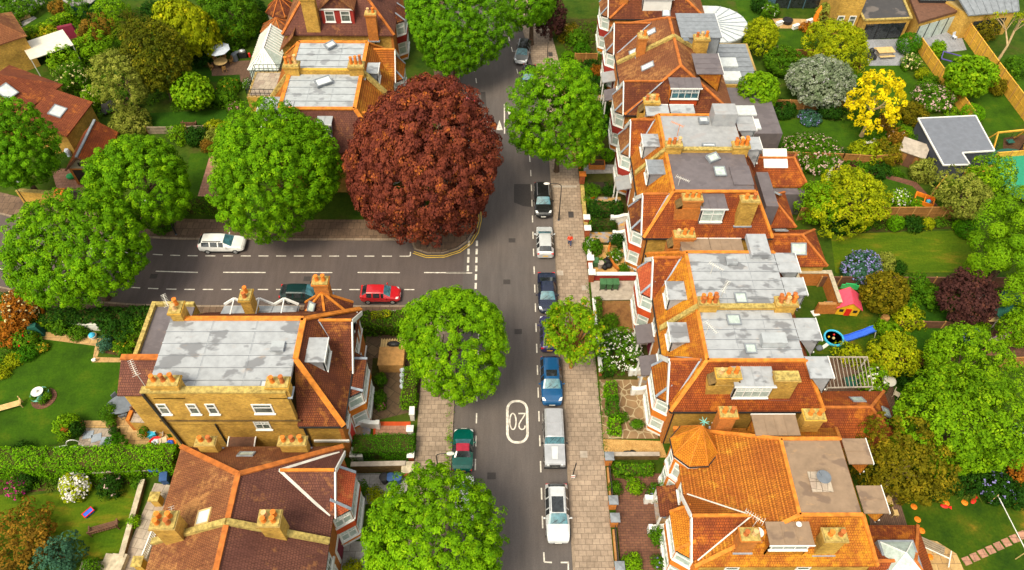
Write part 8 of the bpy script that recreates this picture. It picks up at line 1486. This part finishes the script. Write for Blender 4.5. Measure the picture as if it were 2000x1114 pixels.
x,y,_ = P(1674,660); t = empty('slide', (x,y,.02), .18, 'long bright blue garden slide', 'slide'); b = MB(); sp = [(-1.4,.12),(-.8,.2),(-.2,.45),(.4,.65),(.9,.95),(1.3,1.05)]
for (a,z0),(c,z1) in zip(sp[:-1],sp[1:]):
    b.slab([(a,-.3,z0),(c,-.3,z1),(c,.3,z1),(a,.3,z0)],.06)
    for k in (-.32,.28): b.add([(a,k,z0-.05),(c,k,z1-.05),(c,k,z1+.16),(a,k,z0+.16),(a,k+.05,z0-.05),(c,k+.05,z1-.05),(c,k+.05,z1+.16),(a,k+.05,z0+.16)],[(0,1,2,3),(7,6,5,4),(3,2,6,7)])
b.build('chute','plastic_blue',t)
for k in (-.3,.3): b = MB(); b.bar((1.3,k,1.0),(1.6,k,0),.07,.07); b.build('leg','white_old',t)
x,y,_ = P(1947,618); t = parts('gazebo','dark green peaked gazebo on thin white legs in the play yard','gazebo',(x,y,0),.15,None,('canopy','tent_green',lambda b: [b.slab([(1.7*sx0,1.5*sy0,2.0),(1.7*sx1,1.5*sy1,2.0),(0,0,2.9)],.05) for (sx0,sy0),(sx1,sy1) in (((-1,-1),(1,-1)),((1,-1),(1,1)),((1,1),(-1,1)),((-1,1),(-1,-1)))]))
for sx in (-1,1):
    for sy in (-1,1): b = MB(); b.bar((sx*1.62,sy*1.42,0),(sx*1.62,sy*1.42,2.0),.07,.07); b.build('leg','white',t)
x,y,_ = P(1938,632); parts('sand_table','small wooden bench table beneath the green gazebo','table',(x,y,.02),.05,None,('table_top','timber_pale',lambda b: b.box(-.8,-.25,.6,.8,.25,.68)),('leg','timber',lambda b: b.box(-.72,-.2,0,-.62,.2,.6)),('leg','timber',lambda b: b.box(.62,-.2,0,.72,.2,.6)))
x,y,_ = P(1877,622); parts('picnic_table','wooden picnic bench with blue things beside the purple tree','picnic bench',(x,y,.02),.35,None,('table_top','timber_pale',lambda b: b.box(-.3,-.9,.65,.3,.9,.7)),('bench','timber',lambda b: b.box(-.85,-.9,.4,-.55,.9,.45)),('bench','timber',lambda b: b.box(.55,-.9,.4,.85,.9,.45)),('frame','timber',lambda b: [b.box(-.85,s-.05,.3,.85,s+.05,.38) for s in (-.6,.6)] and [b.bar((k*.8,s,0),(k*.3,s,.65),.08,.08) for k in (-1,1) for s in (-.6,.6)]),('toys','plastic_cyan',lambda b: (b.box(-.25,-.8,.7,.3,-.4,.8), b.box(.4,-.7,.45,.7,-.4,.6))))
x,y,_ = P(1950,664); parts('toy_slide','pale pink toddler slide in the play yard','slide',(x,y,.02),.3,None,('chute','pink_pale',lambda b: b.slab([(-1.0,-.28,.12),(.8,-.28,.75),(.8,.28,.75),(-1.0,.28,.12)],.08)),('ladder','plastic_pink',lambda b: b.box(.8,-.3,0,1.0,.3,.8)),('leg','plastic_yellow',lambda b: b.bar((.9,-.3,.6),(1.1,-.35,0),.08,.08)))
x,y,_ = P(1975,668); parts('rocker','yellow banana shaped rocker beside the pink slide','rocker',(x,y,.02),-.5,None,('body','plastic_yellow',lambda b: [b.bar((.7*math.cos(a),0,.75+.7*math.sin(a)),(.7*math.cos(a+.25),0,.75+.7*math.sin(a+.25)),.35,.14) for a in np.linspace(PI+.3,2*PI-.55,9)]))
t = empty('pergola', (*P(1650,730)[:2],0), 0, 'white metal pergola of thin slats over the dark deck', 'pergola'); o = Vector((*P(1650,730)[:2],0)); A = [Vector(P(*p,2.5))-o for p in ((1604,698),(1694,698),(1704,756),(1616,758))]; b = MB()
for i in range(13): b.bar(A[0].lerp(A[1],i/12),A[3].lerp(A[2],i/12),.05,.08)
b.build('slats','concrete',t); b = MB(); b.bar(A[0],A[1],.1,.12); b.bar(A[3],A[2],.1,.12); b.build('beam','concrete',t)
for p in A: b = MB(); b.bar((p.x,p.y,0),(p.x,p.y,2.5),.09,.09); b.build('post','white_old',t)
x,y,_ = P(1668,752); parts('table','dark green table under the white pergola','table',(x,y,.02),.2,None,('table_top','tent_green',lambda b: b.box(-1.1,-.5,.7,1.1,.5,.75)),('leg','tent_green',lambda b: b.box(-.9,-.05,0,-.8,.05,.7)),('leg','tent_green',lambda b: b.box(.8,-.05,0,.9,.05,.7)))
x,y,_ = P(1730,752); parts('round_table','round white stone table on the deck corner','table',(x,y,.02),0,None,('table_top','white_old',lambda b: b.lathe([(0,.68),(.62,.68),(.62,.74),(0,.74)],(0,0,0),20)),('leg','stone',lambda b: b.lathe([(.3,0),(.12,.1),(.12,.68)],(0,0,0),12))); chair('pale folding chair on the deck beside the round white table',1748,775,.9,'cream',.02,None)
for i,(u,v) in enumerate(((1733,985),(1744,1006))): chair(('upper','lower')[i]+' pale framed chair on the deck behind the brown felt roof',u,v,1.6*i,'timber_pale',.02,'deck chairs')
for i,(u,v,m) in enumerate(((1785,990,'orange'),(1792,1015,'orange'),(1800,1037,'orange'),(1848,983,'orange'),(1884,982,'orange'),(1816,1088,'orange'),(1843,990,'plastic_red'),(1900,980,'plastic_red'))): x,y,_ = P(u,v); parts('marker_disc','orange marker discs lying about the bottom right lawn' if m == 'orange' else 'red fish shaped toys on the bottom right lawn','toy',(x,y,.02),i,'lawn toys',('disc',m,(lambda b: b.lathe([(.26,0),(.1,.08),(.08,.04),(.0,.04)],(0,0,0),14)) if m == 'orange' else (lambda b: (b.ball((0,0,.1),.32,.18,.1), b.add([(.25,0,.1),(.55,.15,.1),(.55,-.15,.1),(.25,0,.14),(.55,.15,.14),(.55,-.15,.14)],[(2,1,0),(3,4,5)])))))
x,y,_ = P(1981,985); parts('ball','yellow green ball on the bottom right lawn','ball',(x,y,.02),0,None,('ball','plastic_yellow',lambda b: b.ball((0,0,.16),.16)))
a = Vector(P(1949,968,1.6)); c = Vector(P(2005,1078,1.6)); t = empty('washing_line', (a.x,a.y,0), 0, 'white line stretched across the bottom right lawn', 'line'); b = MB(); b.bar((0,0,1.6),(c.x-a.x,c.y-a.y,1.6),.05,.05); b.build('line','white',t); b = MB(); b.cyl((0,0,0),(0,0,1.7),.04,.04,8); b.build('post','timber_pale',t); b = MB(); b.cyl((c.x-a.x,c.y-a.y,0),(c.x-a.x,c.y-a.y,1.7),.04,.04,8); b.build('post','timber_pale',t)
x,y,_ = P(1818,1082); parts('lounge_frame','pale grey folded parasol frame on the round terrace','frame',(x,y,.02),-.5,None,('pole','white_old',lambda b: b.bar((-1.3,0,.5),(1.2,0,.5),.08,.08)),('foot','white_old',lambda b: b.bar((1.2,-.7,.45),(1.2,.7,.45),.08,.08)),('boards','fence_grey',lambda b: [b.box(-1.3,.2+.18*i,.1,.8,.34+.18*i,.3) for i in range(4)]))
# climbing frame, swing, trampoline court, shed, parasols
x,y,_ = P(1803,394); parts('cold_frame','orange timber sand box with toys behind the brown panel fence','sand box',(x,y,.02),-.5,None,('frame','orange',lambda b: (b.box(-1.0,-.7,0,1.0,-.6,.5), b.box(-1.0,.6,0,1.0,.7,.5), b.box(-1.0,-.6,0,-.9,.6,.5), b.box(.9,-.6,0,1.0,.6,.5), b.bar((0,-.65,.5),(0,.65,.5),.1,.1))),('ball','plastic_cyan',lambda b: b.ball((.45,-.1,.3),.25)),('ball','plastic_red',lambda b: b.ball((.5,.35,.25),.18)))
x,y,_ = P(1960,284); t = parts('garden_swing','yellow timber swing beside the garden room','swing',(x,y,0),.15,None,('beam','fence_new',lambda b: b.bar((-1.9,0,2.1),(1.9,0,2.1),.16,.16)),('seat','tent_green',lambda b: b.box(.2,-.3,.5,1.0,.3,.56)),('rope','black_metal',lambda b: (b.bar((.25,0,.5),(.25,0,2.1),.03,.03), b.bar((.95,0,.5),(.95,0,2.1),.03,.03))))
for sx in (-1,1):
    for sy in (-1,1): b = MB(); b.bar((sx*1.85,0,2.1),(sx*2.0,sy*1.0,0),.14,.14); b.build('leg','fence_new',t)
t = empty('trampoline', (*P(1992,352)[:2],0), 0, 'big green trampoline with black poles at the right edge', 'trampoline'); b = MB(); b.lathe([(3.3,.75),(3.3,.8),(0,.8)],(0,0,0),28,sy=1.15); b.build('bed','tramp_green',t); b = MB(); b.lathe([(3.3,.78),(3.35,.86),(3.75,.86),(3.8,.76)],(0,0,0),28,sy=1.15); b.build('padding','tent_green',t)
for k in range(6): a = k*PI/3+.2; b = MB(); b.bar((3.7*math.cos(a),4.2*math.sin(a),0),(3.7*math.cos(a),4.2*math.sin(a),2.6),.07,.07); b.build('pole','black_metal',t)
x,y,_ = P(1772,316); parts('shed','small brown shed with a grey felt roof under ivy','shed',(x,y,0),-.55,None,('wall','fence_brown',lambda b: b.box(-1.3,-1.0,0,1.3,1.0,1.9)),('roof','concrete',lambda b: b.slab([(-1.45,-1.15,1.95),(1.45,-1.15,1.95),(1.45,1.15,2.2),(-1.45,1.15,2.2)],.08)),('door','timber_dark',lambda b: b.box(-.4,-1.04,.05,.4,-1.0,1.7)))
for u,v,l in ((1611,360,'closed white parasol on the lawn behind the tiled extension'),(1483,232,'closed white parasol on the small deck')): x,y,_ = P(u,v); parts('parasol',l,'parasol',(x,y,0),0,'closed parasols',('canopy','white',lambda b: b.lathe([(.05,.7),(.26,.8),(.2,1.7),(.05,2.5),(0,2.55)],(0,0,0),8)),('pole','timber',lambda b: b.cyl((0,0,0),(0,0,.75),.04,.04,8)))
x,y,_ = P(1725,108); t = parts('garden_table','pale covered garden table with benches on the grey terrace','table',(x,y,.02),.1,None,('table_top','timber_pale',lambda b: b.box(-1.1,-.6,.72,1.1,.6,.8)),('cover','concrete',lambda b: b.box(-.9,-.5,.1,.9,.5,.7)),('bench','timber_pale',lambda b: b.box(-1.0,-1.1,.4,1.0,-.8,.46)),('bench','timber_pale',lambda b: b.box(-1.0,.8,.4,1.0,1.1,.46)))
parts('cover','crumpled dark tarpaulin heap at the terrace corner','cover',(*P(1700,112)[:2],.02),.2,None,('sheet','black_metal',lambda b: (b.ball((0,0,.2),.7,.9,.3), b.ball((.3,.6,.4),.4,.4,.5), b.ball((-.2,-.5,.3),.45,.4,.3))))
x,y,_ = P(1848,132); t = parts('play_frame','square dark metal goal frame on the lawn between the yellow fences','goal frame',(x,y,0),-.5,None,('hoop','purple',lambda b: (b.bar((-1.1,-.9,1.5),(1.1,-.9,1.5),.1,.1), b.bar((-1.1,.9,1.5),(1.1,.9,1.5),.1,.1), b.bar((-1.1,-.9,1.5),(-1.1,.9,1.5),.1,.1), b.bar((1.1,-.9,1.5),(1.1,.9,1.5),.1,.1))))
for sx in (-1,1): b = MB(); b.bar((sx*1.1,-.9,1.5),(sx*1.1,-.9,0),.09,.09); b.build('leg','black_metal',t)
x,y,_ = P(1862,78); chair('blue grey rounded chair on the upper grey terrace',1862,78,.4,'fabric_pale',.02,None)
x,y,_ = P(1690,275); t = empty('curved_bench', (x,y,0), .3, 'curved white swing seat under the yellow locust', 'bench'); b = MB(); pr2 = [(math.cos(a)*1.0,math.sin(a)*.8) for a in np.linspace(-2.4,-.5,9)]
for p,q_ in zip(pr2[:-1],pr2[1:]): b.bar((*p,.4),(*q_,.4),.35,.08)
b.build('seat','white_old',t); b = MB(); [b.bar((*pr2[i],0),(*pr2[i],.4),.1,.1) for i in (1,7)]; b.build('leg','stone',t)
parts('studio_tub','round black hot tub on the studio terrace','tub',(*P(1537,45)[:2],.02),0,None,('tub','black_metal',lambda b: b.lathe([(.65,0),(.7,.5),(.6,.5),(.55,.4),(0,.4)],(0,0,0),18)))
for u,v,m,l in ((1521,50,'white','white wall block at the left of the studio terrace'),(1553,56,'white','white wall block at the front of the studio terrace'),(1580,46,'white','white low bench at the right of the studio terrace')): x,y,_ = P(u,v); parts('wall_block',l,'low wall',(x,y,.02),.5,'studio terrace blocks',('block',m,lambda b: b.box(-.5,-.2,0,.5,.2,.5)),('cap',m,lambda b: b.box(-.54,-.24,.5,.54,.24,.56)))
parts('umbrella','tall folded orange red parasol beside the blue studio','parasol',(*P(1592,46)[:2],.02),0,None,('canopy','orange',lambda b: b.lathe([(.1,.3),(.5,.5),(.42,1.6),(.1,2.6),(0,2.7)],(0,0,0),10)),('pole','timber',lambda b: b.cyl((0,0,0),(0,0,.4),.05,.05,8)))
for u,v,l in ((1624,584,'white paper sheet on the toy lawn, upper one'),(1592,612,'white paper sheet on the brown path, lower one')): x,y,_ = P(u,v); parts('board',l,'board',(x,y,.02),.3,'white boards',('sheet','white',lambda b: b.box(-.3,-.3,0,.3,.3,.04)),('edge','white_old',lambda b: b.box(-.34,-.34,-.005,.34,.34,.02)))
parts('wheelbarrow','pale boards stacked at the paddling pool corner','boards',(*P(1612,676)[:2],.02),.6,None,('board','white_old',lambda b: b.box(-.5,-.15,0,.5,.15,.08)),('bag','furniture_grey',lambda b: b.ball((-.8,.1,.2),.35,.3,.22)))
parts('log_store','striped wooden barrel stool beside the lime green bush','stool',(*P(1726,626)[:2],0),0,None,('barrel','timber',lambda b: b.lathe([(.35,0),(.42,.3),(.35,.6),(0,.6)],(0,0,0),14)))
parts('toilet_store','orange brick garden wall enclosure behind the lead roofed house','wall',(*P(1590,588)[:2],0),0,None,('wall','brick_orange',lambda b: (b.box(-2.0,-.8,0,-1.7,2.2,1.9), b.box(-1.7,1.9,0,1.6,2.2,1.9), b.box(1.3,-1.6,0,1.6,1.9,1.9), b.box(-.4,-1.6,0,1.3,-1.3,1.5))),('coping','stone',lambda b: (b.box(-2.05,-.85,1.9,-1.65,2.25,1.98), b.box(-1.65,1.85,1.9,1.65,2.25,1.98), b.box(1.25,-1.65,1.9,1.65,1.85,1.98))))

for nm, lb, px, n, lf, sz in (('undergrowth','tangled planting beneath the upper left thicket',((60,92),(160,40),(300,15),(330,200),(180,236),(120,150)),1500,'leaf_mid',.22),('undergrowth','mixed border planting above the oval lawn',((330,196),(470,196),(470,214),(400,214),(340,222)),260,'leaf_mid',.16),('bed_plants','low plants filling the flower bed beside the lichened parapet',((206,646),(286,606),(262,694),(206,686)),260,'leaf_fresh',.15),('bed_plants','low plants of the curved border at the left edge',((0,612),(60,640),(96,676),(40,706),(0,736)),300,'leaf_mid',.15),
    ('bed_plants','low plants in the border under the long bright hedge',((0,926),(280,930),(274,944),(0,962)),260,'leaf_mid',.14),('undergrowth','rough planting around the leaning yellow tree',((1640,196),(1762,226),(1768,292),(1706,282),(1640,236)),420,'leaf_mid',.18),('undergrowth','rough planting between the toy gardens',((1716,600),(1768,570),(1900,574),(1880,590),(1780,600),(1770,690),(1720,690)),420,'leaf_mid',.18),('undergrowth','shady planting under the lower right trees',((1690,850),(2010,880),(2010,958),(1760,964)),700,'leaf_dark',.2),
    ('bed_plants','low plants along the brown panel fence',((1645,428),(1880,424),(1888,446),(1650,452)),300,'leaf_mid',.15),('bed_plants','plants along the left golden fence',((1775,110),(1796,120),(1880,236),(1850,240)),240,'leaf_fresh',.16),('undergrowth','planting of the topmost front gardens on the right',((1088,46),(1172,46),(1196,236),(1150,236),(1126,160)),420,'leaf_mid',.16),('bed_plants','planting below the curved rose fence',((1590,318),(1745,330),(1770,350),(1690,334),(1590,326)),220,'leaf_mid',.16),
    ('kerb_weeds','green weeds along the left kerb',((877,780),(883,780),(881,925),(874,925)),36,'leaf_fresh',.11),('kerb_weeds','green weeds along the foot of the right garden walls',((1146,560),(1150,560),(1186,900),(1181,900)),70,'leaf_mid',.10)): ground_plants(nm, lb, GP(*px), n, sz, lf)
# ---------------------------------------------------------------- light and camera
w = bpy.data.worlds.new('World'); S.world = w; w.use_nodes = True; nt = w.node_tree; bg = nt.nodes['Background']; sk = nt.nodes.new('ShaderNodeTexSky'); sk.sky_type = 'NISHITA'; sk.sun_disc = False
EL, AZ = math.radians(58), math.radians(215)        # soft high sun from the lower left, through thin cloud
sk.sun_elevation = EL; sk.sun_rotation = AZ; sk.air_density = 1.0; sk.dust_density = 2.5; hs = nt.nodes.new('ShaderNodeHueSaturation'); hs.inputs['Saturation'].default_value = .35; wm = nt.nodes.new('ShaderNodeMix'); wm.data_type = 'RGBA'; wm.blend_type = 'MULTIPLY'; wm.inputs[0].default_value = 1; wm.inputs[7].default_value = (1.0,.95,.82,1); nt.links.new(sk.outputs[0], hs.inputs['Color']); nt.links.new(hs.outputs[0], wm.inputs[6]); nt.links.new(wm.outputs[2], bg.inputs[0]); bg.inputs[1].default_value = .115   # thin warm cloud
sd = bpy.data.lights.new('sun','SUN'); sd.energy = 1.2; sd.angle = math.radians(20); sd.color = (1.0,.88,.64); so = bpy.data.objects.new('sun', sd); COL.objects.link(so)
dv = Vector((math.sin(AZ)*math.cos(EL), math.cos(AZ)*math.cos(EL), math.sin(EL))); so.rotation_euler = dv.to_track_quat('Z','Y').to_euler(); so.location = dv*120
cd = bpy.data.cameras.new('camera'); cd.sensor_width = 36; cd.lens = _F/2000*36; cd.clip_start = 1; cd.clip_end = 6000; co = bpy.data.objects.new('camera', cd); COL.objects.link(co)
mx = Matrix([[_R[i][0], -_R[i][1], -_R[i][2]] for i in range(3)]).to_4x4(); mx.translation = Vector((0,0,CAM_H)); co.matrix_world = mx; S.camera = co
S.view_settings.view_transform = 'Standard'; S.view_settings.look = 'None'; S.view_settings.exposure = 1.5; S.view_settings.gamma = 1.0
S.render.engine = 'CYCLES'; S.cycles.max_bounces = 6; S.cycles.diffuse_bounces = 3; S.cycles.glossy_bounces = 3; S.cycles.transmission_bounces = 3; S.cycles.use_denoising = True
